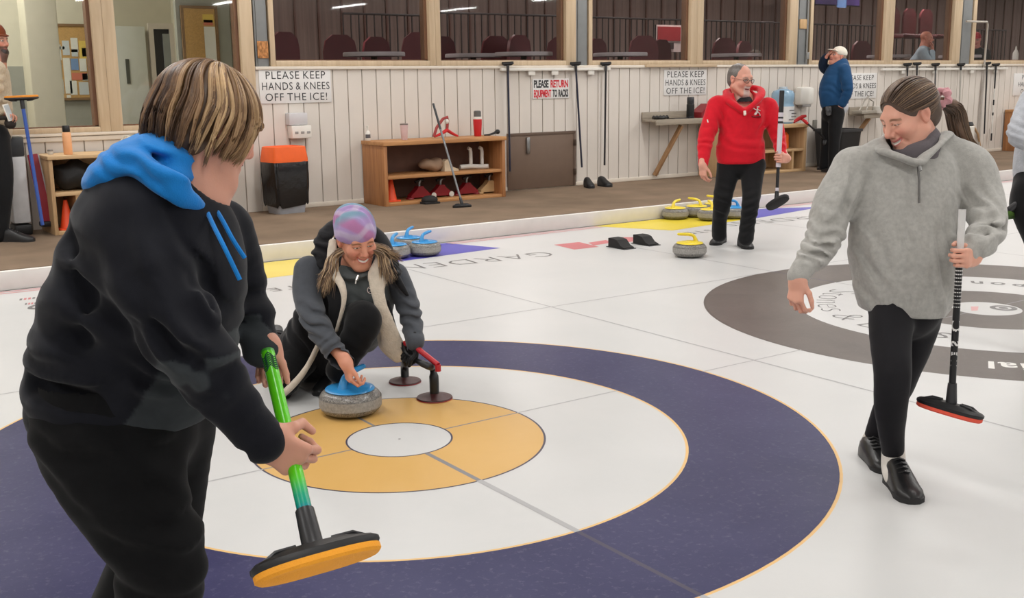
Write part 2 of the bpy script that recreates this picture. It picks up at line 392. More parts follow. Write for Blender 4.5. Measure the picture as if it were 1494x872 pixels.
# particle board patch on the grey post
OSB = mat('particle board', (178, 122, 72), .8, var=.5, scale=45, bump=.4, bscale=60, stretch=(1, 1, .6))
b = MB(); p0, p1 = at_y(375, 60, YW-.02), at_y(392, 85, YW-.02); b.span((p0.x, YW-.022, p1.z), (p1.x, YW-.012, p0.z), .002); tag(b.build('wood_patch', OSB), 'small square of particle board screwed onto the grey post left of the dark windows', 'patch')
WOODP = mat_wood('pale block wood', (186, 150, 106), (204, 170, 126), 2, 3)
b = MB(); p0, p1 = at_y(1167, 28, YW-.02), at_y(1178, 42, YW-.02); b.span((p0.x, YW-.03, p1.z), (p1.x, YW-.012, p0.z), .003); tag(b.build('wood_block', WOODP), 'small pale wood block on the grey post above the red hoodie man', 'block')
GALV = mat('galvanised conduit', (150, 150, 148), .4, .6)
b = MB(); px = 11.17
b.tube([V((px, YW-.03, 1.72)), V((px, YW-.03, 2.2)), V((px, YW-.03, 3.3))], .014); b.box((px+.02, YW-.03, 1.82), (.06, .04, .1), None, .005)
tag(b.build('conduit', GALV), 'thin grey electrical conduit with junction box running up the grey post', 'conduit')
# ---- hall shell
CEIL = mat('ceiling paint', (205, 200, 192), .8, var=.03)
HALL = mat('hall wall paint', (190, 182, 172), .8, var=.04)
b = MB(); b.span((X0, Y0, 4.2), (50, YW+7.2, 4.3)); struct(b.build('ceiling', CEIL, smooth=False))
b = MB(); b.span((X0-.2, Y0, -.1), (X0, YW+7.2, 4.3)); struct(b.build('wall_left', HALL, smooth=False))
b = MB(); b.span((X1, Y0, -.1), (X1+.2, YW+.1, 4.3)); struct(b.build('wall_right', HALL, smooth=False))
b = MB(); b.span((X0, Y0-.2, -.1), (X1, Y0, 4.3)); struct(b.build('wall_front', HALL, smooth=False))
# ---- room behind the left windows
RW = mat('office wall paint', (214, 208, 186), .7, var=.03); RW2 = mat('office grey wainscot', (158, 158, 146), .7, var=.05)
YR = 10.4
b = MB(); b.span((X0, YR, 0), (2.7, YR+.1, 4.2)); b.mi = 1; b.span((X0, YR-.01, 0), (1.62, YR, 1.75)); struct(b.build('wall_office', [RW, RW2], smooth=False))
b = MB(); b.span((2.60, YW+.13, 0), (2.68, YW+7, 4.2)); struct(b.build('wall_office_side', RW, smooth=False))
b = MB(); b.span((X0, YW+.12, 0), (2.6, YR, .14)); struct(b.build('floor_office', CARPET, smooth=False))
# solid white column added to imitate a bright reflection
b = MB(); p = at_y(62, 100, 9.2); b.box((p.x, 9.2, 2.0), (.34, .34, 4.2), None, .03); struct(b.build('column_9', RW))
CORK = mat('cork', (196, 156, 96), .85, var=.2, scale=120)
PAP = [mat('paper %d' % i, c, .8, var=.03) for i, c in enumerate(((226, 226, 216), (200, 206, 206), (206, 120, 96), (120, 150, 190), (226, 196, 96), (176, 180, 170)))]
FRM = mat_wood('board frame wood', (120, 92, 60), (140, 108, 72), 0, 3)
def board(name, label, pa, pb, y, papers, backing=CORK):
    a, c = at_y(*pa, y), at_y(*pb, y); x0, x1, z0, z1 = a.x, c.x, c.z, a.z
    t = thing(name, label, 'notice board', ((x0+x1)/2, y, z0))
    M = rel(t); b = MB(); b.span((x0, y-.02, z0), (x1, y, z1)); b.build('cork_panel', backing, t, False, local=M)
    b = MB(); w = .03
    b.span((x0-w, y-.03, z0-w), (x1+w, y, z0)); b.span((x0-w, y-.03, z1), (x1+w, y, z1+w)); b.span((x0-w, y-.03, z0), (x0, y, z1)); b.span((x1, y-.03, z0), (x1+w, y, z1)); b.build('frame', FRM, t, False, local=M)
    for (u, v, w_, h_, ci) in papers:
        xx, zz = x0+(x1-x0)*u, z1-(z1-z0)*v
        b = MB(); b.span((xx, y-.024, zz-h_*(z1-z0)), (xx+w_*(x1-x0), y-.021, zz)); b.build('paper', PAP[ci], t, False, local=M)
board('notice_board', 'cork board crowded with papers behind the left window', (72, 38), (132, 142), YR-.02,
      [(.05, .25, .2, .22, 0), (.3, .2, .2, .2, 1), (.55, .16, .2, .2, 0), (.78, .2, .2, .25, 4), (.05, .5, .18, .2, 5), (.5, .45, .22, .16, 3), (.75, .45, .2, .18, 0), (.5, .65, .45, .1, 2), (.42, .76, .2, .2, 0), (.68, .78, .28, .18, 1), (.28, .44, .2, .5, 0), (.06, .28, .3, .04, 5), (.12, .74, .12, .2, 1), (.55, .32, .18, .1, 1), (.8, .66, .16, .1, 5), (.3, .96, .12, .04, 0), (.85, .3, .12, .12, 1)])
board('notice_board', 'narrow cork board with a pinned white list right of the office doorway', (266, 12), (318, 112), 8.32,
      [(.6, .08, .35, .12, 4), (.62, .26, .36, .62, 0), (.62, .16, .3, .08, 2), (.15, .8, .4, .16, 1)])
b = MB(); q0, q1 = at_y(258, 60, 8.36), at_y(336, 60, 8.36); b.span((q0.x, 8.33, .14), (min(q1.x, 2.58), 8.40, 4.2)); struct(b.build('wall_office_partition', RW2, smooth=False))
# doors of the room
DOORP = mat('white door paint', (222, 224, 214), .5, var=.02); DGL = mat('dark door glass', (96, 98, 90), .15)
a, c = at_y(163, 38, YR-.06), at_y(222, 190, YR-.06)
b = MB(); b.span((a.x, YR-.07, .15), (c.x, YR-.03, a.z), .004); d1 = struct(b.build('door_1', DOORP))
g0, g1 = at_y(183, 86, YR-.08), at_y(191, 122, YR-.08); b = MB(); b.span((g0.x, YR-.078, g1.z), (g1.x, YR-.068, g0.z)); b.build('pane', DGL, d1, False)
a, c = at_y(224, 42, YR-.06), at_y(258, 190, YR-.06)
b = MB(); b.mi = 0; b.span((a.x, YR-.012, .15), (c.x, YR-.002, a.z)); b.mi = 1
b.span((a.x-.06, YR-.05, .15), (a.x, YR, a.z+.07)); b.span((c.x, YR-.05, .15), (c.x+.06, YR, a.z+.07)); b.span((a.x, YR-.05, a.z), (c.x, YR, a.z+.07))
b.mi = 2; b.span((a.x+.12, YR-.04, .15), (a.x+.34, YR-.013, a.z-.06))
struct(b.build('door_2', [mat('dark doorway', (58, 58, 60), .8), TRIMP, mat('grey door leaf', (150, 154, 150), .6)], smooth=False))
# ---- lounge behind the dark windows
LC = mat('lounge panelling', (112, 94, 88), .75, var=.22, scale=4, stretch=(6, 6, .15)); LFL = mat('lounge carpet', (84, 66, 66), .9, var=.1)
LZ = 1.12; YL = 12.9
b = MB(); b.span((2.68, YL, .0), (50, YL+.1, 4.2)); struct(b.build('wall_lounge', LC, smooth=False))
b = MB(); b.span((2.68, YW+.14, LZ-.1), (50, YL, LZ)); struct(b.build('floor_lounge', LFL, smooth=False))
b = MB(); x = 2.9
while x < 49:
    b.span((x, YL-.03, LZ), (x+.03, YL, 4.2)); x += .42
struct(b.build('trim_4', mat('lounge batten', (92, 64, 56), .7), smooth=False))
# dim strips on the lounge ceiling are lit later
# ================================================================ props
BLK = mat('black plastic', (26, 26, 28), .45, var=.1); RUB = mat('black rubber', (30, 28, 28), .8, var=.1)
RED = mat('red plastic', (196, 34, 40), .4, var=.06); DRED = mat('dark red enamel', (134, 24, 34), .35, var=.08)
ORG = mat('orange plastic', (240, 100, 36), .45, var=.04); CONE = mat('cone orange', (246, 84, 40), .5, var=.05)
WHT = mat('white plastic', (226, 222, 214), .4, var=.03); STEEL = mat('steel', (150, 150, 150), .3, .9)
BLUEH = mat('blue stone handle plastic', (48, 142, 204), .3, var=.04); YELH = mat('yellow stone handle plastic', (236, 212, 60), .3, var=.04)
# ---- signs
SIGNW = mat('sign board white', (226, 224, 222), .45, var=.02); INK = mat('sign ink black', (44, 44, 46), .6); INKR = mat('sign ink red', (206, 40, 54), .6)
def sign(px, lines, label, fs=.11, off=0.0, sp=1.12):
    a, c = at_y(*px[0], YW-.012), at_y(*px[1], YW-.012); x0, x1, z0, z1 = a.x, c.x, c.z, a.z
    t = thing('wall_sign', label, 'sign', ((x0+x1)/2, YW-.012, (z0+z1)/2), 0, 'painted wall signs'); M = rel(t)
    b = MB(); b.span((x0, YW-.014, z0), (x1, YW-.003, z1), .002); b.build('board', SIGNW, t, local=M)
    h = (z1-z0)/len(lines)
    for k, parts in enumerate(lines):
        mes = [(text_me(w_, fs, off, .0005, 'LEFT', sp), m) for s, m in parts for w_ in s.split(' ')]
        ws = [max(v.co.x for v in me.vertices) if len(me.vertices) else 0 for me, m in mes]
        tot = sum(ws)+fs*.34*(len(ws)-1); sx = min(1.0, (x1-x0)*.95/tot); x = (x0+x1)/2-tot*sx/2; zz = z1-h*(k+.5)*.96-.01
        for (me, m), w in zip(mes, ws):
            b = MB(); b.add(me, lambda v: V((x+v.x*sx, YW-.0155-v.z, zz+v.y))); b.build('lettering', m, t, False, local=M); x += (w+fs*.34)*sx
KEEP = [[('PLEASE KEEP', INK)], [('HANDS & KNEES', INK)], [('OFF THE ICE!', INK)]]
sign(((377, 101), (484, 149)), KEEP, 'white hands and knees sign above the orange lidded bin', .116, -.0004)
sign(((969, 102), (1030, 138)), KEEP, 'white hands and knees sign left of the red hoodie man', .116, -.0004)
sign(((1228, 107), (1278, 143)), KEEP, 'white hands and knees sign half hidden behind the man in the blue fleece', .116, -.0004)
sign(((1480, 107), (1530, 138)), KEEP, 'white hands and knees sign cut off at the right edge', .116, -.0004)
sign(((777, 115), (830, 143)), [[('PLEASE', INK), ('RETURN', INKR)], [('EQUIPMENT', INKR), ('TO RACKS', INK)]], 'white return equipment sign with red and black lettering under the broom rail', .125, .004, .9)
# ---- wall boxes
t = thing('paper_dispenser', 'white plastic dispenser box on the wall above the orange lidded bin', 'dispenser', at_y(437, 200, YW)); M = rel(t)
a, c = at_y(421, 165, YW-.1), at_y(449, 182, YW-.1); b = MB(); b.span((a.x, YW-.11, c.z), (c.x, YW, a.z), .012); b.build('cover', mat('dispenser grey white', (202, 200, 202), .4, var=.02), t, local=M)
d = at_y(452, 201, YW-.1); b = MB(); b.span((a.x+.02, YW-.13, d.z), (c.x+.03, YW, c.z-.004), .01); b.build('tray', WHT, t, local=M)
b = MB(); 
for k in range(3): b.span((a.x+.05+k*.07, YW-.134, d.z+.05), (a.x+.09+k*.07, YW-.128, d.z+.075), .002)
b.build('slot', mat('slot grey', (150, 146, 142), .6), t, local=M)
t = thing('towel_dispenser', 'white rounded towel dispenser on the wall right of the blue water jug', 'dispenser', at_y(1175, 153, YW)); M = rel(t)
a, c = at_y(1166, 127, YW-.1), at_y(1185, 153, YW-.1); b = MB(); b.span((a.x, YW-.14, c.z), (c.x, YW, a.z), .04); b.build('cover', WHT, t, local=M)
b = MB(); b.span((a.x+.06, YW-.13, c.z-.025), (c.x-.06, YW-.02, c.z+.01), .006); b.build('outlet', mat('slot grey', (150, 146, 142), .6), t, local=M)
t = thing('wall_outlet', 'small grey power outlet low on the wall beside the right wooden shelf', 'outlet', at_y(1188, 181, YW)); M = rel(t); q = at_y(1188, 181, YW)
b = MB(); b.box((q.x, YW-.01, q.z), (.09, .02, .13), None, .004); b.build('plate', mat('outlet grey', (120, 116, 108), .5), t, local=M)
# ---- trash bins
q = at_z(408, 305, ZC); by = 7.02
t = thing('trash_bin', 'square trash bin with orange lid and black liner against the panelled wall', 'bin', (q.x-.06, by, ZC), .12); t.scale = (.88, .88, .93); M = Matrix.Identity(4)
def sqring(b, w, d, z, r=.05, n=5):
    pts = []
    for cx, cy, a0 in ((w-r, d-r, 0), (-w+r, d-r, 90), (-w+r, -d+r, 180), (w-r, -d+r, 270)):
        for i in range(n): a = R_(a0+90*i/(n-1)); pts.append(V((cx+r*math.cos(a), cy+r*math.sin(a), z)))
    return b.ring(pts)
b = MB(); b.skin([sqring(b, .185, .15, 0), sqring(b, .2, .165, .12), sqring(b, .215, .175, .6)]); b.build('bin_body', mat('grey bin plastic', (150, 152, 158), .5), t)
b = MB(); rg = []
for z, k in ((.085, 1.03), (.12, 1.08), (.3, 1.12), (.45, 1.14), (.58, 1.13), (.60, 1.10)):
    r = sqring(b, .205*k, .17*k, z, .05, 9)
    for i, v in enumerate(r):
        v.co.x *= 1+.025*math.sin(i*2.3+z*9); v.co.y *= 1+.03*math.cos(i*1.7+z*7); 
        if z < .1: v.co.z += .02*math.sin(i*.9)+.02*(v.co.x > 0)
    rg.append(r)
b.skin(rg, False, False); lin_ = b.build('liner', mat('black bin bag', (24, 24, 26), .22, bump=.9, bscale=14, spec=.6), t)
b = MB(); b.skin([sqring(b, .235, .195, .585), sqring(b, .235, .195, .62), sqring(b, .215, .178, .755), sqring(b, .2, .165, .76), sqring(b, .19, .155, .72)], False, True); b.build('lid', ORG, t)
q = at_z(1222, 243, ZC); t = thing('trash_bin', 'large black bin on the walkway behind the man in the blue fleece', 'bin', (at_y(1222, 200, 6.95).x, 6.95, ZC))
b = MB(); w = (at_y(1242, 200, 6.7).x-at_y(1190, 200, 6.7).x)/2*.6
b.skin([sqring(b, w*.85, .22, 0), sqring(b, w, .27, .56)], True, False); b.build('bin_body', BLK, t)
b = MB(); b.skin([sqring(b, w*1.05, .29, .54), sqring(b, w*1.05, .29, .58), sqring(b, w*.97, .25, .58), sqring(b, w*.9, .22, .3)], False, True); b.build('rim', mat('grey black plastic', (52, 52, 54), .4), t)
# ---- shelf units
W1 = mat_wood('pine shelf wood', (150, 98, 58), (186, 130, 82), 2, 2.2); W1X = mat_wood('pine shelf board', (168, 116, 70), (200, 148, 96), 0, 2.2)
W2 = mat_wood('pale ply wood', (176, 140, 100), (198, 164, 122), 2, 2.0); W2X = mat_wood('pale ply board', (190, 154, 112), (212, 178, 134), 0, 2.0)
def shelf(name, label, x0, x1, yf, yb, zt, mids, div, wv, wh, th=.045, cat='shelf', z0=ZC, backm=None):
    t = thing(name, label, cat, ((x0+x1)/2, (yf+yb)/2, z0)); M = rel(t)
    for a, c in ((x0, x0+th), (x1-th, x1)):
        b = MB(); b.span((a, yf, z0), (c, yb, zt-th), .004); b.build('side_panel', wv, t, local=M)
    b = MB(); b.span((x0-.01, yf-.02, zt-th+.001), (x1+.01, yb, zt), .004); b.build('top_board', wh, t, local=M)
    for zm in [z0+.035]+mids:
        b = MB(); b.span((x0+th, yf+.01, zm-.035), (x1-th, yb-.02, zm), .003); b.build('shelf_board', wh, t, local=M)
    b = MB(); b.span((x0+th, yb-.018, z0+.04), (x1-th, yb-.004, zt-th)); b.build('back_panel', backm or wv, t, local=M)
    for xd, za, zb in div:
        b = MB(); b.span((xd-.02, yf+.015, za), (xd+.02, yb-.02, zb)); b.build('divider', wv, t, local=M)
    return t
SF = 6.76
fl = at_y(566, 302, SF); fr = at_y(738, 286, SF); zt = at_y(566, 207, SF).z; zm = at_y(650, 252, SF).z
SHX0, SHX1, SHT, SHM = fl.x-.03, fr.x, zt, zm
shelf('shelf_unit', 'pine two-tier shelf of delivery aids against the panelled wall', SHX0, SHX1, SF, YW-.03, zt, [zm], [], W1, W1X, backm=mat('dark back board', (112, 80, 66), .7, var=.1))
print('shelf2', SHX0, SHX1, SHT, SHM)
S1F = 6.72
fl = at_y(80, 338, S1F); zt1 = at_y(70, 228, S1F).z
L0, L1 = at_y(80, 300, S1F).x, at_y(337, 300, S1F).x; zm1 = at_y(90, 281, S1F).z
dvx = at_y(113, 310, S1F).x
shelf('shelf_unit', 'pale plywood shelf under the left window with an orange bottle on top', L0-.02, L1, S1F, YW-.05, zt1, [zm1], [(dvx+.02, ZC+.035, zm1-.035), ((L0+L1)/2+.2, ZC+.035, zm1-.035)], W2, W2X, .035)
print('shelf1', L0, L1, zt1, zm1)
S3F = 6.78
a, c = at_y(1022, 182, YW-.05), at_y(1178, 182, S3F)
shelf('shelf_unit', 'pale wooden shelf behind the red hoodie man with the blue water jug on top', a.x, c.x, S3F, YW-.03, at_y(1178, 180, S3F).z, [at_y(1160, 217, S3F).z], [(at_y(1158, 230, S3F).x, ZC+.04, at_y(1160, 217, S3F).z-.035)], W2, W2X, .05)
S3T = at_y(1178, 180, S3F).z
a, c = at_y(1472, 160, 7.2), at_y(1500, 160, 6.8)
shelf('shelf_unit', 'orange brown wooden shelf cut off at the right edge of the picture', a.x, a.x+1.6, 6.8, YW-.03, a.z, [at_y(1480, 186, 6.8).z], [], W1, W1X, .05)
# ---- wall tables with brace
GRW = mat_wood('weathered grey table wood', (140, 130, 116), (164, 152, 136), 0, 2.4); BRC = mat_wood('brace wood', (140, 104, 70), (168, 130, 92), 2, 2.6)
def wtable(label, pxl, pxr, yf, braces, th=.07):
    a, c = at_y(*pxl, yf), at_y(*pxr, yf); zt = a.z; a = V((at_y(pxl[0], pxl[1], YW-.05).x, yf, zt))
    t = thing('wall_table', label, 'table', ((a.x+c.x)/2, (yf+YW)/2, zt)); M = rel(t)
    b = MB(); b.span((a.x, yf, zt-.03), (c.x, YW-.02, zt), .004); b.build('tabletop', GRW, t, local=M)
    b = MB(); b.span((a.x, yf-.02, zt-th), (c.x, yf, zt+.005), .004); b.build('front_rail', GRW, t, local=M)
    b = MB(); b.span((a.x, YW-.045, zt-.02), (c.x, YW-.02, zt+.1), .004); b.build('back_rail', GRW, t, local=M)
    for (u0, v0, u1, v1) in braces:
        p, q = at_y(u0, v0, yf+.06), at_y(u1, v1, YW-.04); d = (q-p).normalized()
        b = MB(); b.box((p+q)/2, (.04, .06, (q-p).length), rotof(x=d.cross(V((1, 0, 0))).cross(d) if abs(d.x) < .9 else (0, 1, 0), z=d), .004); b.build('brace', BRC, t, local=M)
    return t, zt
TF = 7.0
_, TZ1 = wtable('weathered grey wall table with one slanted brace left of the red hoodie man', (938, 176), (1062, 181), TF, [(994, 183, 955, 256)])
_, TZ2 = wtable('weathered grey wall table with slanted brace right of the man in the blue fleece', (1240, 167), (1298, 170), TF, [(1268, 172, 1238, 212)])
# ---- hatch
HATB = mat('brown hatch paint', (112, 92, 78), .55, var=.04)
a, c = at_y(740, 195, YW-.02), at_y(839, 274, YW-.02)
t = thing('hatch_door', 'brown low hatch door in the wall right of the pine shelf', 'hatch', ((a.x+c.x)/2, YW-.02, ZC)); M = rel(t)
b = MB(); b.span((a.x, YW-.03, ZC+.01), (c.x, YW-.003, a.z), .004); b.build('door_panel', HATB, t, local=M)
b = MB(); w = .035
b.span((a.x, YW-.036, a.z-w), (c.x, YW-.028, a.z), .002); b.span((c.x-w, YW-.036, ZC+.01), (c.x, YW-.028, a.z-w), .002); b.build('frame', mat('brown hatch frame', (98, 80, 68), .55, var=.05), t, local=M)
q = at_y(770, 212, YW-.04); b = MB(); b.box((q.x, YW-.045, q.z), (.05, .03, .2), None, .006); b.build('latch', STEEL, t, local=M)
for zz in (.25, .75):
    b = MB(); b.box((c.x-.02, YW-.042, ZC+zz*.75), (.03, .02, .08), None, .003); b.build('hinge', mat('hinge brown', (80, 64, 54), .4, .5), t, local=M)
# ---- broom rails
def rail(label, pxl, pxr, hooks):
    a, c = at_y(*pxl, YW-.06), at_y(*pxr, YW-.06)
    t = thing('broom_rail', label, 'rail', ((a.x+c.x)/2, YW-.04, a.z)); M = rel(t)
    b = MB(); b.span((a.x, YW-.075, a.z-.02), (c.x, YW-.03, a.z+.015), .004); b.build('rail_board', WHT, t, local=M)
    for h in hooks:
        x = a.x+(c.x-a.x)*h
        b = MB(); b.span((x-.05, YW-.06, a.z-.075), (x+.05, YW-.032, a.z-.02), .003); b.build('bracket', WHT, t, local=M)
    return t, a.z
_, RZ1 = rail('white broom rail above the brown hatch carrying three hanging brooms', (731, 101), (890, 101), (.27, .48, .82))
_, RZ2 = rail('white broom rail on the right under the window of the seated bald man', (1287, 101), (1470, 101), (.16, .4, .7, .9))
tan_rail = MB(); a, c = at_y(942, 96, YW-.05), at_y(1045, 97, YW-.05); tan_rail.span((a.x, YW-.07, a.z-.018), (c.x, YW-.035, a.z+.018), .004)
tag(tan_rail.build('tan_rail', TANX), 'empty tan wooden rail along the sill left of the red hoodie man', 'rail')
# ---- brooms
SHB = mat('broom shaft black', (28, 28, 32), .3, spec=.6); 
def broom(label, top, bot, headdir, headn, shaftm, r=.013, L=.2, W=.07, padm=None, headm=None, group=None, bands=(), name='curling_broom'):
    """top/bot: shaft ends (world); headdir: long axis of head; headn: pad normal (pointing away from shaft)"""
    top, bot = V(top), V(bot); headdir = V(headdir).normalized(); n = V(headn); n = (n-headdir*n.dot(headdir)).normalized(); 
    t = thing(name, label, 'broom', bot, 0, group); M = rel(t); d = (top-bot); ln = d.length; d.normalize()
    c = bot
    R = rotof(x=headdir, z=-n); hc = c+n*.03
    b = MB(); prof = []
    def oval(b, l, w, z, k=26):
        return b.ring([hc+R @ V((l*math.copysign(abs(math.cos(a))**.75, math.cos(a)), w*math.copysign(abs(math.sin(a))**.85, math.sin(a)), z)) for a in np.linspace(0, 2*math.pi, k, endpoint=False)])
    b.skin([oval(b, L*.5*.96, W*.5*.95, -.002), oval(b, L*.5, W*.5, .004), oval(b, L*.5, W*.5, .011), oval(b, L*.5*.93, W*.5*.8, .017), oval(b, L*.3, W*.3, .026)]); b.build('head_plate', headm or BLK, t, local=M)
    b = MB()
    for s in (-1, 1):
        b.tube([hc+R @ V((s*L*.40, W*.12, .016)), hc+R @ V((s*L*.30, W*.16, .028)), hc+R @ V((s*L*.14, W*.1, .03))], .004, 6)
        b.tube([hc+R @ V((s*L*.40, -W*.12, .016)), hc+R @ V((s*L*.30, -W*.16, .028)), hc+R @ V((s*L*.14, -W*.1, .03))], .004, 6)
    b.tube([hc+R @ V((0, 0, .02)), hc+R @ V((0, 0, .03)), c+d*.07], [.018, .02, r*1.25], 14); b.build('head_joint', mat('broom joint dark grey', (58, 58, 60), .35, .3), t, local=M)
    b = MB(); b.skin([oval(b, L*.5*.93, W*.5*.86, -.017), oval(b, L*.5*.98, W*.5*.97, -.012), oval(b, L*.5*.98, W*.5*.97, -.0015)]); b.build('pad', padm or RUB, t, local=M)
    b = MB(); k = 24; b.tube([c+d*(.03+(ln-.03)*i/k) for i in range(k+1)], [r]*(k+1), 14); b.build('shaft', shaftm, t, local=M)
    for f0, f1, m, rr in bands:
        b = MB(); b.tube([c+d*ln*f0, c+d*ln*f1], r*rr, 14); b.build('grip' if f1 > .9 else 'shaft_band', m, t, local=M)
    return t
def hang(u, vt, ub, vb, label, m=None, y=YW-.09, rz=None, group=None, bands=()):
    p, q = at_y(u, vt, y), at_y(ub, vb, y); d = (q-p).normalized()
    return broom(label, q, p+V((0, 0, .02)), (.9, -.5, .05), -d, m or SHB, .013, .15, .06, RUB, None, group, bands)
GB = 'brooms hanging on the wall rails'
NAVY = mat('dark navy shaft', (40, 44, 62), .3)
hang(741, 98, 744, 250, 'leftmost broom hanging beside the pine shelf and the hatch', NAVY, group=GB)
hang(840, 98, 849, 244, 'dark broom hanging at a slant over the right edge of the brown hatch', NAVY, group=GB)
hang(884, 98, 882, 241, 'black broom hanging straight above the pair of shoes', SHB, group=GB)
hang(1324, 98, 1322, 160, 'broom on the right rail nearest to the left end, directly above the ponytailed woman', SHB, group=GB)
hang(1338, 97, 1336, 165, 'second broom on the right rail, hanging behind the head of the ponytailed woman', SHB, group=GB)
hang(1365, 98, 1362, 205, 'slim broom on the right rail above the pink scrunchie', mat('grey shaft', (92, 92, 92), .4), group=GB)
hang(1402, 98, 1398, 190, 'pale shafted broom hanging right of the ponytail, under the white wall pipe', mat('pale shaft', (176, 172, 164), .4), group=GB)
hang(1440, 96, 1436, 195, 'long black broom hanging under the bare grey bracket on the right', SHB, group=GB)
hang(1453, 98, 1446, 205, 'rightmost hanging broom with white and black banded shaft', mat('white shaft', (216, 212, 206), .35), group=GB, bands=((.0, .3, SHB, 1.03), (.45, .52, SHB, 1.03), (.62, .66, SHB, 1.03), (.9, 1.0, SHB, 1.03)))
# broom leaning on the pine shelf
p, q = at_y(632, 151, SF-.1), at_z(674, 297, ZC+.04)
broom('silver and black broom leaning against the front of the pine shelf', p, q, (.95, -.25, 0), (0, 0, -1), mat('silver shaft', (120, 122, 124), .35, .4), .012, .22, .07, RUB, bands=((.74, 1.0, SHB, 1.08),))
# broom leaning behind the right shelf with red end
p, q = at_y(1172, 175, 6.7), at_y(1203, 202, 6.55)
broom('black broom with red tip lying across the right shelf beside the blue fleece man', p, q, (.5, .2, .8), (.6, -.2, -.7), SHB, .014, .2, .07, RUB, bands=((.8, 1.02, RED, 1.5),))
# blue broom held up by the left man, orange pad on top, and the leaning board
OPAD = mat('orange broom pad', (222, 140, 46), .8, bump=.3, bscale=200, var=.1)
BLSH = mat('blue shaft', (64, 96, 176), .35)
p, q = at_y(32, 147, 6.62), at_y(62, 328, 6.62)
broom('blue shafted broom with orange pad standing upside down beside the man at the left edge', q+V((0, 0, .0)), p, (.95, -.3, .03), (-.1, 0, 1), BLSH, .016, .29, .08, OPAD)
t = thing('leaning_board', 'red board with black foot leaning between the blue broom and the plywood shelf', 'board', at_z(70, 330, ZC)); M = rel(t)
p, q = at_y(47, 225, 6.98), at_y(70, 326, 6.90); d = (q-p).normalized(); b = MB(); b.box((p+q)/2, (.09, .03, (q-p).length), rotof(x=(1, -.2, .2), z=d), .005); b.build('panel', mat('board crimson', (150, 36, 52), .5), t, local=M)
b = MB(); b.box((p+q)/2+V((.05, 0, .0)), (.015, .034, (q-p).length), rotof(x=(1, -.2, .2), z=d), .003); b.build('edge_strip', mat('board grey edge', (180, 178, 182), .5), t, local=M)
b = MB(); b.box(q, (.14, .1, .05), None, .012); b.build('foot', BLK, t, local=M)
t = thing('electric_heater', 'tall white appliance with black base behind the blue broom at the left', 'appliance', (at_y(28, 300, 7.05).x, 7.05, ZC)); M = Matrix.Identity(4)
b = MB(); hw = (at_y(41, 260, 7).x-at_y(15, 260, 7).x)/2; b.box((0, 0, .42), (hw*2, .2, .62), None, .02); b.build('case', mat('appliance white', (214, 214, 216), .4), t)
b = MB(); b.box((0, 0, .05), (hw*2.1, .22, .1), None, .02); b.build('base', BLK, t); b = MB(); b.box((0, 0, .82), (hw*2.0, .19, .18), None, .015); b.build('control_panel', mat('control panel dark', (54, 56, 60), .4), t)
# ---- bottles, cups and small things
def lathe_thing(name, label, cat, p, parts, group=None, n=20):
    t = thing(name, label, cat, p, 0, group)
    for nm, prof, m in parts: b = MB(); b.lathe(prof, n=n); b.build(nm, m, t)
    return t
def on(u, v, y, z): p = at_y(u, v, y); return V((p.x, y, z))
PEACH = mat('peach bottle', (242, 178, 128), .4, var=.02)
lathe_thing('water_bottle', 'peach water bottle with black cap on the plywood shelf', 'bottle', on(99, 218, 6.86, zt1), [('bottle_body', [(.036, 0), (.04, .006), (.04, .19), (.034, .205), (.03, .21)], PEACH), ('cap', [(.031, .208), (.034, .212), (.034, .262), (.03, .268)], BLK)])
lathe_thing('small_jar', 'tiny white jar left of the peach bottle on the plywood shelf', 'jar', on(73, 217, 7.0, zt1), [('jar_body', [(.022, 0), (.024, .004), (.024, .03)], WHT), ('lid', [(.025, .03), (.025, .045), (.02, .047)], mat('slot grey', (150, 146, 142), .6))])
PINK = mat('pale pink tumbler', (214, 186, 186), .4)
lathe_thing('tumbler', 'pale pink tumbler on the pine shelf top', 'cup', on(590, 203, 7.02, SHT), [('cup', [(.034, 0), (.036, .004), (.045, .15), (.046, .17)], PINK), ('lid', [(.047, .168), (.047, .18), (.04, .184)], mat('tumbler lid grey', (130, 118, 112), .4))])
lathe_thing('spray_bottle', 'small white pump bottle at the left end of the pine shelf top', 'bottle', on(537, 203, 7.18, SHT), [('bottle_body', [(.025, 0), (.028, .004), (.028, .09), (.014, .11)], WHT), ('label_band', [(.0285, .03), (.0285, .07)], mat('dark label', (90, 88, 92), .5)), ('pump', [(.008, .11), (.008, .15), (.014, .152), (.014, .165)], WHT)])
lathe_thing('water_bottle', 'red insulated bottle with grey lid on the pine shelf top', 'bottle', on(697, 196, 7.05, SHT), [('bottle_body', [(.04, 0), (.043, .005), (.052, .15), (.053, .2)], RED), ('collar', [(.05, .2), (.05, .225), (.045, .23)], WHT), ('lid', [(.044, .23), (.044, .29), (.034, .3)], mat('lid grey', (96, 94, 92), .4))])
b = MB(); p = on(718, 196, 7.0, SHT)
b.tube([p+V(q) for q in ((-.11, 0, .012), (-.04, .0, .014), (.03, 0, .03), (.07, .0, .05))], [.012, .016, .02, .024], 10, flat=.7); b.sphere(p+V((.08, 0, .045)), (.03, .03, .03), 8)
tag(b.build('hand_tool', BLK), 'black knobbed tool lying at the right end of the pine shelf top', 'tool')
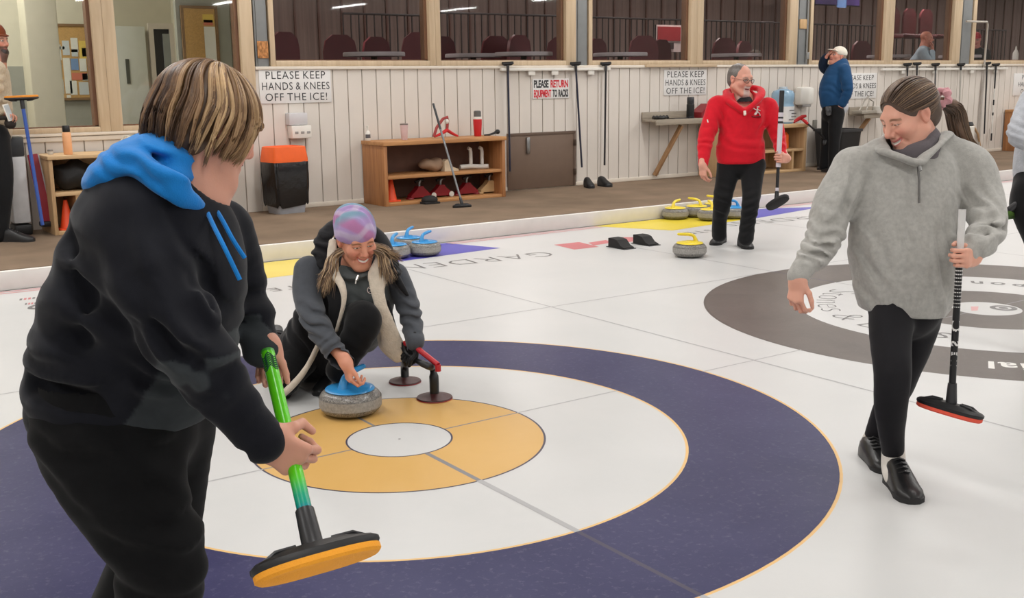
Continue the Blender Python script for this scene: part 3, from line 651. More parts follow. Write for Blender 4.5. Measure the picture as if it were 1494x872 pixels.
# delivery stabilisers: base foot, two runners, upright grip
def stabiliser(p, label, m, s=1.0, rz=0.0, group=None, grip=True):
    t = thing('delivery_stabiliser', label, 'curling aid', p, rz, group)
    b = MB(); b.prism([(-.16*s, .02*s), (.16*s, .02*s), (.16*s, .05*s), (.06*s, .13*s), (.035*s, .165*s), (-.035*s, .165*s), (-.06*s, .13*s), (-.16*s, .05*s)], Matrix(((1, 0, 0, 0), (0, 0, -1, .045*s), (0, 1, 0, 0), (0, 0, 0, 1))), .09*s); b.build('frame', m, t, angle=25)
    for q in (-1, 1): b = MB(); b.lathe([(.05*s, 0), (.054*s, .008*s), (.05*s, .022*s), (.02*s, .03*s)], (q*.15*s, 0, 0), 18); b.build('foot', m, t)
    b = MB(); b.tube([V((0, 0, .15*s)), V((.0, 0, .2*s)), V((.02*s, 0, .24*s))], .018*s, 10); b.build('post', STEEL if grip else m, t)
    b = MB(); b.tube([V((-.06*s, 0, .22*s)), V((0, 0, .245*s)), V((.07*s, 0, .24*s))], .019*s, 10); b.build('handle', BLK if grip else m, t)
    return t
BOARDT = SHT
stp = on(650, 197, 7.0, SHT); t = thing('delivery_stabiliser', 'red delivery aid standing on the pine shelf top behind the leaning broom', 'curling aid', stp)
b = MB(); b.tube([V((-.15, 0, .02)), V((-.06, 0, .05)), V((.02, 0, .09)), V((.1, 0, .045)), V((.17, 0, .015))], [.016, .022, .03, .022, .014], 10, flat=.8); b.build('frame', RED, t)
b = MB(); b.tube([V((-.16, 0, .02)), V((-.12, 0, .12)), V((-.03, 0, .22)), V((.03, 0, .24)), V((.035, 0, .2)), V((.02, 0, .08))], .017, 10); b.build('handle', mat('dull red', (150, 50, 48), .5), t)
b = MB(); b.sphere((.02, -.01, .19), (.022, .02, .03), 8); b.build('knob', WHT, t)
zs = ZC+.035
stabiliser(on(612, 291, 6.98, zs), 'leftmost red delivery aid on the bottom of the pine shelf, next to the cone', DRED, .88, .1, 'delivery aids on the pine shelf')
stabiliser(on(643, 289, 6.98, zs), 'middle red delivery aid on the bottom of the pine shelf with white wheel rims', DRED, .88, 0, 'delivery aids on the pine shelf')
stabiliser(on(681, 286, 6.98, zs), 'red delivery aid right of the leaning broom on the bottom of the pine shelf', DRED, .88, 0, 'delivery aids on the pine shelf')
for o in [x for x in bpy.data.objects if x.name.startswith('delivery_stabiliser') and 'middle' in x['label']]:
    for q in (-1, 1): b = MB(); b.lathe([(.03, 0), (.034, .004), (.03, .012), (.02, .014)], (q*.12, -.046, .03), 14, rotof(x=(1, 0, 0), z=(0, -1, 0))); b.build('wheel_rim', WHT, o)
stabiliser(on(714, 284, 6.98, zs), 'pale wooden delivery aid at the right end of the bottom of the pine shelf', mat('aid pale wood', (206, 172, 124), .6), .92, 0, 'delivery aids on the pine shelf')
# white pipe aid in the middle tier
t = thing('pipe_stand', 'white plastic pipe stand with two uprights on the middle tier of the pine shelf', 'curling aid', on(690, 240, 7.0, SHM)); b = MB()
b.tube([V((-.17, .02, .03)), V((-.05, 0, .035)), V((.1, -.02, .025)), V((.17, -.08, .03))], .028, 12); b.build('base_pipe', WHT, t)
for x in (-.03, .13): b = MB(); b.tube([V((x, 0, .03)), V((x, 0, .2)), V((x-.005, 0, .235)), V((x-.035, 0, .25))], .022, 12); b.build('upright', WHT, t)
# folded cream bag and wood block
b = MB(); p = on(632, 245, 7.05, SHM)
b.sphere(p+V((0, 0, .075)), (.17, .13, .078), 12)
for v in b.bm.verts: v.co.z = max(SHM+.002, v.co.z+.012*math.sin(v.co.x*38)); v.co.x += .02*math.sin(v.co.z*30)
tag(b.build('folded_bag', mat('beige cloth bag', (168, 140, 116), .85, bump=.4, bscale=60)), 'beige cloth bag slumped on the middle tier of the pine shelf', 'bag')
b = MB(); p = on(652, 244, 6.95, SHM)
b.prism([(-.06, 0), (.13, 0), (.13, .02), (.05, .05), (.02, .12), (-.02, .14), (-.06, .12)], Matrix(((1, 0, 0, p.x), (0, 0, -1, p.y+.04), (0, 1, 0, p.z+.001), (0, 0, 0, 1))), .09); tag(b.build('slider_block', mat('cream block', (214, 196, 168), .6)), 'cream wedge shaped slider block behind the leaning broom on the middle tier', 'block')
# cones
def cone(p, label, s=1.0, group='orange training cones'):
    t = thing('traffic_cone', label, 'cone', p, 0, group)
    b = MB(); b.skin([sqring(b, .085*s, .085*s, 0, .02), sqring(b, .085*s, .085*s, .014, .02)]); b.build('base', CONE, t)
    b = MB(); b.lathe([(.068*s, .014), (.064*s, .02), (.018*s, .27*s), (.014*s, .275*s)], n=24); b.build('cone_body', CONE, t)
cone(on(99, 335, 6.86, ZC+.036), 'orange cone in the bottom compartment of the plywood shelf at the left', 1.0)
cone(on(571, 298, 6.95, ZC+.036), 'orange cone at the left end of the bottom of the pine shelf', 1.0)
# black bag in left shelf
b = MB(); p = on(108, 258, 6.95, zm1)
b.sphere(p+V((0, 0, .14)), (.2, .15, .14), 14); b.sphere(p+V((.16, -.02, .08)), (.14, .12, .085), 12)
for v in b.bm.verts: v.co += V((.018*math.sin(v.co.z*40+v.co.y*20), .0, .016*math.sin(v.co.x*34))); v.co.z = max(zm1+.002, v.co.z)
tag(b.build('duffel_bag', mat('black nylon bag', (22, 22, 24), .6, bump=.5, bscale=30)), 'black soft bag stuffed into the upper compartment of the plywood shelf', 'bag')
# clear plastic bag on left shelf
b = MB(); p = on(200, 214, 6.9, zt1); b.sphere(p+V((0, 0, .07)), (.13, .09, .075), 12)
for v in b.bm.verts: v.co += V((.022*math.sin(v.co.z*50+v.co.x*30), .02*math.sin(v.co.x*60), .02*math.sin(v.co.x*46+v.co.y*50))); v.co.z = max(zt1+.002, v.co.z)
tag(b.build('plastic_bag', mat('pale crumpled plastic', (196, 190, 176), .25, bump=.6, bscale=30)), 'pale crumpled plastic bag on the plywood shelf behind the short-haired woman', 'bag')
b = MB(); p = on(183, 214, 6.9, zt1)
b.tube([p+V(q) for q in ((-.06, -.02, .005), (-.05, 0, .09), (0, 0, .15), (.06, 0, .155), (.11, .01, .1))], .008, 8); tag(b.build('bag_strap', mat('pale crumpled plastic', (196, 190, 176), .25)), 'looped pale strap beside the crumpled plastic bag on the plywood shelf', 'strap')
# shoes
def shoe_mesh(b, L=.27, W=.098, H=.1):
    secs = []
    for f, w, h in ((0, .55, .7), (.04, .74, .92), (.15, .82, 1.0), (.3, .84, .98), (.45, .88, .82), (.62, .98, .6), (.8, .98, .47), (.93, .78, .38), (1.0, .4, .24)):
        x = -L*.35+L*f; ring_ = []
        for a in np.linspace(0, 2*math.pi, 16, endpoint=False):
            cy, cz = math.cos(a), math.sin(a)
            ring_.append(V((x, W/2*w*math.copysign(abs(cy)**.7, cy), .018+(H*h-.018)*max(0, cz)**.8 if cz > 0 else .018)))
        secs.append(b.ring(ring_))
    b.skin(secs); return b
def sole_mesh(b, L=.275, W=.104):
    pts = [(-.34, .0), (-.33, .3), (-.22, .4), (0, .38), (.2, .42), (.4, .5), (.55, .42), (.64, .2), (.655, 0)]
    poly = [(x*L, y*W) for x, y in pts]+[(x*L, -y*W) for x, y in reversed(pts[1:-1])]
    b.skin([b.ring([V((x, y, z)) for x, y in poly]) for z in (0, .02)]); return b
SHOEM = mat('black shoe leather', (24, 24, 26), .45, var=.1); SOLE = mat('black shoe sole', (34, 33, 34), .7)
def shoe_pair_thing(u, v, y, rz, label, group):
    p = on(u, v, y, ZC); t = thing('shoe', label, 'shoe', p, rz, group)
    b = shoe_mesh(MB(), .27, .11, .13); b.build('upper', SHOEM, t); b = sole_mesh(MB()); b.build('sole', SOLE, t); return t
shoe_pair_thing(858, 273, 7.0, R_(-112), 'left shoe of the black pair on the walkway under the hanging brooms', 'black shoes on the walkway')
shoe_pair_thing(880, 272, 6.98, R_(-96), 'right shoe of the black pair on the walkway under the hanging brooms', 'black shoes on the walkway')
b = MB(); p = on(627, 301, 6.72, ZC); b.sphere(p+V((0, 0, .04)), (.1, .08, .055), 10); b.box(p+V((0, 0, .012)), (.2, .15, .022), None, .008)
for v in b.bm.verts: v.co.z = max(ZC+.001, v.co.z)
tag(b.build('slider_shoe_cover', RUB), 'black rounded shoe cover on the carpet in front of the pine shelf', 'shoe cover')
# ---- table 1 goods
b = MB(); p = on(965, 172, 7.12, TZ1)
for k in range(5): b.tube([p+V((-.14+.06*k, -.02, .02)), p+V((-.12+.06*k, .02, .035)), p+V((-.1+.06*k, .06, .02))], [.018, .022, .016], 8)
b.sphere(p+V((0, .02, .025)), (.15, .05, .026), 8); tag(b.build('glove', BLK), 'black glove lying on the left wall table', 'glove')
lathe_thing('thermos', 'black thermos standing on the left wall table', 'thermos', on(1007, 175, 7.1, TZ1), [('flask', [(.05, 0), (.054, .006), (.054, .19), (.045, .2)], BLK), ('cup_lid', [(.048, .2), (.05, .205), (.05, .28), (.044, .29)], mat('thermos lid', (40, 40, 44), .3)), ('base_ring', [(.056, .0), (.056, .03)], mat('thermos lid', (40, 40, 44), .3))])
p = on(1034, 174, 7.15, TZ1); t = thing('toolbox', 'dark red toolbox with white labels on the left wall table', 'toolbox', p)
b = MB(); b.prism([(-.24, 0), (.24, 0), (.24, .1), (.17, .19), (-.06, .19), (-.24, .08)], Matrix(((1, 0, 0, 0), (0, 0, -1, .1), (0, 1, 0, 0), (0, 0, 0, 1))), .2); b.build('case', DRED, t, angle=30)
b = MB(); b.box((-.12, -.102, .07), (.12, .006, .028), None, .002); b.build('label', WHT, t); b = MB(); b.box((.05, -.102, .13), (.1, .006, .05), None, .002); b.build('label', WHT, t)
b = MB(); b.tube([V((-.02, 0, .19)), V((-.02, 0, .215)), V((.12, 0, .215)), V((.12, 0, .19))], .01, 8); b.build('handle', BLK, t)
b = MB(); b.span((p.x-.75, p.y-.1, TZ1+.001), (p.x-.5, p.y+.03, TZ1+.012), .003); tag(b.build('clipboard', mat('dark clipboard', (56, 48, 44), .5)), 'dark flat clipboard beside the thermos on the left wall table', 'clipboard')
# ---- shelf 3 goods
p = on(1141, 178, 7.02, S3T); t = thing('water_jug', 'large blue tinted water jug with white label on the right wooden shelf', 'water jug', p)
b = MB(); b.lathe([(.15, 0), (.165, .02), (.165, .26), (.15, .3), (.16, .33), (.165, .38), (.165, .43), (.14, .47), (.06, .5)], n=28); b.build('jug_body', mat('blue jug plastic', (140, 172, 196), .2, var=.05), t)
b = MB(); b.lathe([(.168, .03), (.168, .25)], n=28, cap0=False, cap1=False); b.build('label_sleeve', mat('jug label white', (214, 214, 214), .5), t)
for k in range(4): b = MB(); b.box((.0+.06*math.sin(k), -.17, .06+.045*k), (.1, .006, .012), None, .002); b.build('label_stripe', mat('dark label', (90, 88, 92), .5), t)
b = MB(); b.lathe([(.062, .495), (.065, .5), (.06, .53)], n=20); b.build('cap', mat('jug cap', (190, 200, 208), .3), t)
p = on(1166, 178, 6.95, S3T); b = MB(); b.tube([p+V(q) for q in ((-.12, 0, .02), (-.02, 0, .06), (.06, 0, .09), (.12, -.02, .1))], [.02, .03, .028, .02], 8); b.tube([p+V((.02, 0, .07)), p+V((.1, -.05, .02))], .018, 8)
tag(b.build('red_clamp', RED), 'bright red clamp lying on the right end of the right wooden shelf', 'tool')
# orange jug and red item low on shelf 3
p = on(1143, 214, 6.95, at_y(1160, 217, S3F).z); b = MB(); b.lathe([(.07, .0), (.075, .01), (.07, .2), (.03, .24)], p+V((0, 0, .002)), 20); tag(b.build('orange_bottle', ORG), 'orange bottle on the middle board behind the broom of the red hoodie man', 'bottle')
p = on(1073, 246, 6.98, ZC+.036); stabiliser(p, 'red delivery aid low on the right shelf, between the legs of the red hoodie man', RED, .9, 0, None)
# ---- table 2 goods
p = on(1262, 164, 7.05, TZ2); t = thing('wire_tray', 'grey wire tray with folded handle on the right wall table', 'tray', p)
b = MB(); b.span((-.2, -.1, 0.001), (.2, .1, .05), .008); b.build('tray_body', mat('tray grey', (164, 156, 144), .4, .3), t)
b = MB(); b.tube([V((-.14, 0, .05)), V((0, .02, .2)), V((.12, .03, .27))], .012, 8); b.tube([V((-.04, -.05, .05)), V((.1, 0, .22)), V((.2, 0, .18)), V((.19, 0, .05))], .012, 8); b.build('wire_handle', mat('tray wire', (150, 144, 134), .4, .5), t)
p = on(1269, 167, 6.98, TZ2); lathe_thing('white_cup', 'small white cup beside the wire tray on the right wall table', 'cup', p+V((.18, 0, 0)), [('cup', [(.05, 0), (.06, .01), (.07, .1), (.072, .11)], WHT), ('rim', [(.074, .1), (.074, .112)], WHT)])
# white canister on the wall at right
p = at_y(1411, 205, YW-.12); lathe_thing('canister', 'white canister with dark top hanging on the wall right of the ponytail', 'canister', V((p.x, YW-.13, p.z)), [('can_body', [(.09, 0), (.1, .01), (.1, .24), (.09, .25)], WHT), ('can_top', [(.07, .25), (.085, .27), (.06, .32)], BLK)])
# hose loop
b = MB(); b.tube([at_y(u, v, YW-.05) for u, v in ((1412, 178), (1420, 184), (1427, 196), (1430, 215), (1429, 222))], .02, 8); tag(b.build('hose', mat('tan hose', (180, 146, 110), .5)), 'tan hose curving down the wall right of the white canister', 'hose')
# pipe bracket in front of the last windows
b = MB(); b.tube([at_y(u, v, YW-.12) for u, v in ((1410, 31), (1440, 32), (1441, 36), (1436, 96))], .018, 8); tag(b.build('pipe_bracket', mat('pale pipe', (186, 178, 168), .35, .3)), 'pale angled pipe bracket in front of the rightmost window', 'pipe')
b = MB(); b.tube([at_y(u, v, YW-.05) for u, v in ((1437, 97), (1432, 150), (1428, 215))], .018, 8); tag(b.build('conduit', mat('wall pipe', (176, 168, 160), .5)), 'thin vertical wall pipe running down below the pale bracket', 'pipe')
# ---- curling stones
def granite():
    m = bpy.data.materials.new('granite'); t, N, L = nt(m); b = N['Principled BSDF']; b.inputs['Roughness'].default_value = .32; b.inputs['Coat Weight'].default_value = .15
    tc = N.new('ShaderNodeTexCoord'); n1 = N.new('ShaderNodeTexNoise'); n1.inputs['Scale'].default_value = 130; n1.inputs['Detail'].default_value = 4; n1.inputs['Roughness'].default_value = .8; L.new(tc.outputs['Object'], n1.inputs['Vector'])
    cr = N.new('ShaderNodeValToRGB'); e = cr.color_ramp.elements; e[0].position = .36; e[0].color = rgb(58, 56, 54); e[1].position = .66; e[1].color = rgb(158, 154, 148); L.new(n1.outputs['Fac'], cr.inputs['Fac'])
    L.new(cr.outputs['Color'], b.inputs['Base Color']); return m
GRAN = granite(); GBAND = mat('granite striking band', (150, 147, 142), .75, var=.2, scale=90)
GDARK = mat('granite running band', (70, 68, 66), .6, var=.2, scale=90)
def make_stone(hm, label, grp):
    t = thing('curling_stone', label, 'curling stone', (0, 0, 0), 0, grp)
    b = MB(); pr = []
    for a in np.linspace(-90, 90, 25):
        c, s_ = math.cos(R_(a)), math.sin(R_(a)); pr.append((.062+.083*abs(c)**.62, .062+.058*math.copysign(abs(s_)**.8, s_)))
    b.lathe([(.05, .0005)]+pr[1:], n=48); b.build('granite_body', GRAN, t)
    b = MB(); b.lathe([(.1452, .04), (.1457, .05), (.1458, .062), (.1457, .074), (.1452, .084)], n=48, cap0=False, cap1=False); b.build('striking_band', GBAND, t)
    b = MB(); b.lathe([(.112, .1165), (.116, .119), (.112, .1235), (.09, .128), (.045, .133), (.03, .14)], n=40); b.build('handle_plate', hm, t)
    b = MB(); pts = crom([(-.055, 0, .125), (-.05, 0, .15), (-.035, 0, .178), (0, 0, .192), (.05, 0, .197), (.105, 0, .2)], 18); rr = crom([(.026,), (.02,), (.016,), (.0155,), (.016,), (.014,)], 18)[:, 0]
    b.tube(pts, rr, 14, flat=.85); b.sphere(pts[-1], (.014, .014, .012), 7); b.build('handle', hm, t)
    return t
GS = 'curling stones'
sb = make_stone(BLUEH, 'granite curling stone with blue handle under the hand of the crouching woman', GS)
sy = make_stone(YELH, 'lone granite stone with yellow handle beside the feet of the red hoodie man', GS)
STONE0 = at_z(512, 602); STONE0 = V((STONE0.x, STONE0.y, 0)); sb.location = STONE0; sb.rotation_euler.z = R_(25)
p = at_z(1006, 374); sy.location = (p.x, p.y, 0); sy.rotation_euler.z = R_(160)
def place(src, u, v, rz, label, dx=0, dy=0):
    c = copy_tree(src); p = at_z(u, v); c.location = (p.x+dx, p.y+dy, 0); c.rotation_euler.z = R_(rz); c['label'] = label; return c
place(sb, 575, 376, 45, 'nearer of the two blue handled stones parked on the violet field behind the crouching woman')
place(sb, 620, 372, 30, 'farther right of the two blue handled stones parked on the violet field')
place(sb, 597, 365, 40, 'blue handled stone hidden furthest back on the violet field, only its handle showing')
place(sy, 985, 319, 20, 'leftmost yellow handled stone parked on the yellow field')
place(sy, 1016, 316, 100, 'second yellow handled stone parked on the yellow field')
place(sy, 1037, 321, 60, 'yellow handled stone half hidden by the near leg of the red hoodie man')
place(sy, 1043, 312, 100, 'darkest yellow handled stone tucked behind the leg of the red hoodie man')
place(sb, 1069, 318, 150, 'blue handled stone seen between the legs of the red hoodie man')
# ---- hacks
def hack(p, label):
    t = thing('hack', label, 'hack', p, 0, 'rubber hacks'); b = MB(); pr = [(-.1, .0), (.12, .0), (.12, .014), (.07, .03), (.02, .075), (-.03, .085), (-.1, .085)]
    b.prism([(-y, z) for y, z in pr], Matrix(((0, 0, 1, -.06), (1, 0, 0, 0), (0, 1, 0, 0), (0, 0, 0, 1))), .12); b.build('foothold', RUB, t, angle=30)
    b = MB(); b.span((-.07, -.14, 0), (.07, .12, .006), .002); b.build('base_plate', BLK, t); return t
HX = S
p = at_z(905, 361); t = hack((p.x, p.y, .0), 'left black rubber hack on the ice'); p = at_z(941, 356); hack((p.x, p.y, .0), 'right black rubber hack on the ice')
# ---- lounge furniture
DR = mat('burgundy chair vinyl', (92, 34, 40), .5, var=.1); CHF = mat('chair frame dark', (46, 40, 40), .4, .4); TCL = mat('grey table cloth', (150, 140, 142), .8); IRON = mat('black iron railing', (38, 30, 30), .5)
def lchair(x, y, rz, label, z=LZ, m=None):
    t = thing('lounge_chair', label, 'chair', (x, y, z), rz, 'lounge chairs behind the dark windows')
    b = MB(); b.box((0, 0, .45), (.44, .44, .08), None, .03); b.build('seat', m or DR, t)
    b = MB(); pl = [(-.22, .0), (.22, .0), (.23, .28), (.2, .42), (.1, .5), (-.1, .5), (-.2, .42), (-.23, .28)]; b.prism(pl, Matrix(((1, 0, 0, 0), (0, 0, 1, .17), (0, 1, 0, .52), (0, 0, 0, 1))), .05); b.build('backrest', m or DR, t)
    for sx in (-.19, .19):
        for sy_ in (-.18, .2): b = MB(); b.cyl((sx, sy_, 0), (sx, sy_, .42), .014, 8); b.build('leg', CHF, t)
    return t
def ltable(x, y, label, z=LZ, w=.38, cloth=True):
    t = thing('lounge_table', label, 'table', (x, y, z), 0, 'lounge tables behind the dark windows'); b = MB(); b.lathe([(w, .70), (w, .74), (w*.98, .75)], n=24); b.build('tabletop', TCL if cloth else CHF, t); b = MB(); b.cyl((0, 0, .02), (0, 0, .7), .04, 10); b.build('pedestal', CHF, t); b = MB(); b.lathe([(.28, 0), (.28, .02), (.06, .05)], n=18); b.build('base', CHF, t)
YC = 8.7
for k, (u, dy, rz, nm) in enumerate(((430, .3, .3, 'dark lounge chair at the left end of the first dark window'), (490, 1.2, -.2, 'dark lounge chair behind the middle of the first dark window'), (560, 1.3, .1, 'round backed lounge chair at the right end of the first dark window'), (606, .2, -.3, 'lounge chair close to the glass beside the first mullion'))):
    p = at_y(u, 60, YC+dy); lchair(p.x, p.y, rz+math.pi*(k % 2), nm)
for k, (u, dy, rz, nm) in enumerate(((660, .9, .2, 'burgundy lounge chair left of the table in the second dark window'), (716, .9, -.2, 'burgundy lounge chair with rounded top right of it in the second dark window'), (772, .1, .2, 'dark round backed chair in the middle right of the second dark window'), (818, .9, -.6, 'dark lounge chair near the right edge of the second dark window'))):
    p = at_y(u, 60, YC+dy); lchair(p.x, p.y, rz+math.pi*(k % 2), nm)
p = at_y(742, 60, YC+2.0); lchair(p.x, p.y, 0.1, 'tan wooden chair behind the middle of the second dark window', LZ, mat('tan chair wood', (156, 98, 60), .5))
for u, dy, rz, nm in ((885, .9, .2, 'dark chair at the left of the third dark window'), (932, .1, 2.8, 'dark chair in the middle of the third dark window'), (978, .9, .1, 'dark chair beside the red and white poster'), (1046, .4, 3.0, 'dark chair at the left of the fourth dark window'), (1100, 1.0, .2, 'burgundy chair in the middle of the fourth dark window'), (1190, .8, .2, 'dark chair left of the capped man in the fifth dark window'), (1246, .7, 3.0, 'dark chair right of the capped man in the fifth dark window')):
    p = at_y(u, 60, YC+dy); lchair(p.x, p.y, rz, nm)
for u, nm in ((1313, 'left of the three tall chairs behind the seated bald man'), (1337, 'middle of the three tall chairs behind the seated bald man'), (1361, 'right of the three tall chairs behind the seated bald man')):
    p = at_y(u, 60, 10.2); lchair(p.x, p.y, .05, nm, LZ+.72)
b = MB(); a, c = at_y(1290, 60, 9.9), at_y(1400, 60, 9.9); b.span((a.x, 9.85, LZ), (c.x+1.0, 11.2, LZ+.715)); struct(b.build('floor_lounge_platform', LFL, smooth=False))
for u, dy, nm in ((690, .55, 'cloth covered table behind the second dark window'), (764, -.25, 'low grey table close to the glass of the second dark window'), (545, .1, 'table behind the right part of the first dark window'), (905, -.2, 'grey table close to the glass of the third dark window'), (1075, -.1, 'grey table behind the fourth dark window'), (1298, .3, 'grey table left of the seated bald man'), (1402, .2, 'grey table right of the seated bald man')):
    p = at_y(u, 60, YC-.55+dy); ltable(p.x, p.y, nm, LZ)
def railing(label, u0, v0, u1, v1, y, h):
    a, c = at_y(u0, v0, y), at_y(u1, v1, y); t = thing('railing', label, 'railing', ((a.x+c.x)/2, y, a.z-h), 0, 'iron railings in the lounge'); M = rel(t); zt = a.z
    b = MB(); b.span((a.x, y-.02, zt-.03), (c.x, y+.02, zt), .004); b.build('top_rail', IRON, t, local=M); b = MB(); b.span((a.x, y-.015, zt-h), (c.x, y+.015, zt-h+.03), .003); b.build('bottom_rail', IRON, t, local=M)
    n = min(95, int((c.x-a.x)/.13))
    for i in range(n+1):
        x = a.x+(c.x-a.x)*i/n; b = MB(); b.span((x-.008, y-.008, zt-h+.03), (x+.008, y+.008, zt-.03)); b.build('baluster', IRON, t, False, local=M)
YRL = 11.2
railing('black iron railing behind the first dark window', 500, 18, 622, 14, YRL, .95)
railing('black iron railing behind the second dark window', 642, 17, 815, 22, YRL, .95)
railing('black iron railing behind the third and fourth dark windows', 862, 24, 1150, 28, YRL, .95)
railing('black iron railing behind the capped man', 1186, 34, 1285, 36, YRL, .9)
railing('short black iron railing behind the rightmost window', 1422, 42, 1468, 43, YRL, .9)
# poster / picture with red and white shapes
a, c = at_y(957, 36, 10.6), at_y(1000, 76, 10.6); t = thing('wall_banner', 'red and white banner standing behind the third dark window', 'banner', ((a.x+c.x)/2, 10.6, c.z)); M = rel(t)
b = MB(); b.span((a.x, 10.58, c.z), (c.x, 10.6, a.z)); b.build('banner_sheet', mat('banner white', (206, 186, 184), .6), t, False, local=M)
b = MB(); b.span((a.x+.02, 10.57, c.z+.3*(a.z-c.z)+.05), (c.x-.15, 10.582, a.z-.03)); b.build('banner_print', mat('banner red', (150, 40, 46), .6), t, False, local=M)
b = MB(); b.span((a.x+.1, 10.565, c.z+.05), (a.x+.4, 10.575, c.z+.16)); b.build('banner_print', mat('banner dark', (60, 40, 44), .6), t, False, local=M)
b = MB(); b.cyl((a.x, 10.61, LZ), (a.x, 10.61, a.z), .015, 8); b.build('pole', CHF, t, local=M)
# television
a, c = at_y(1187, -14, 11.6), at_y(1252, 10, 11.6); t = thing('television', 'dark television screen with violet picture high behind the fifth dark window', 'television', ((a.x+c.x)/2, 11.6, c.z)); M = rel(t)
b = MB(); b.span((a.x, 11.56, c.z), (c.x, 11.62, a.z+.2), .008); b.build('case', BLK, t, local=M); b = MB(); b.span((a.x+.02, 11.553, c.z+.02), (c.x-.02, 11.562, a.z+.18)); b.build('screen', mat('tv picture', (60, 44, 92), .3, var=.5, scale=2.4, emit=.25), t, False, local=M)
b = MB(); p = at_y(1228, 4, 11.55); b.box((p.x, 11.55, p.z+.05), (.28, .01, .3), None, .02); b.build('screen_figure', mat('tv blue', (110, 140, 190), .4, emit=.35), t, local=M)
b = MB(); b.cyl(((a.x+c.x)/2, 11.65, c.z+.3), ((a.x+c.x)/2, 12.86, c.z+.3), .03, 8); b.build('wall_arm', CHF, t, local=M)
p = at_y(1481, 90, 8.2); lathe_thing('sauce_bottle', 'white squeeze bottle on the lounge table behind the rightmost window', 'bottle', V((p.x, 8.2, p.z)), [('bottle_body', [(.05, 0), (.055, .01), (.055, .16), (.03, .22)], WHT), ('nozzle', [(.02, .22), (.008, .3)], WHT)])
SBZ = p.z
b = MB(); b.span((at_y(1418, 60, 8.2).x, 7.95, SBZ-.05), (at_y(1494, 60, 8.2).x+.6, 8.5, SBZ), .005); t = tag(b.build('lounge_counter', TCL), 'counter along the glass behind the rightmost window', 'counter')
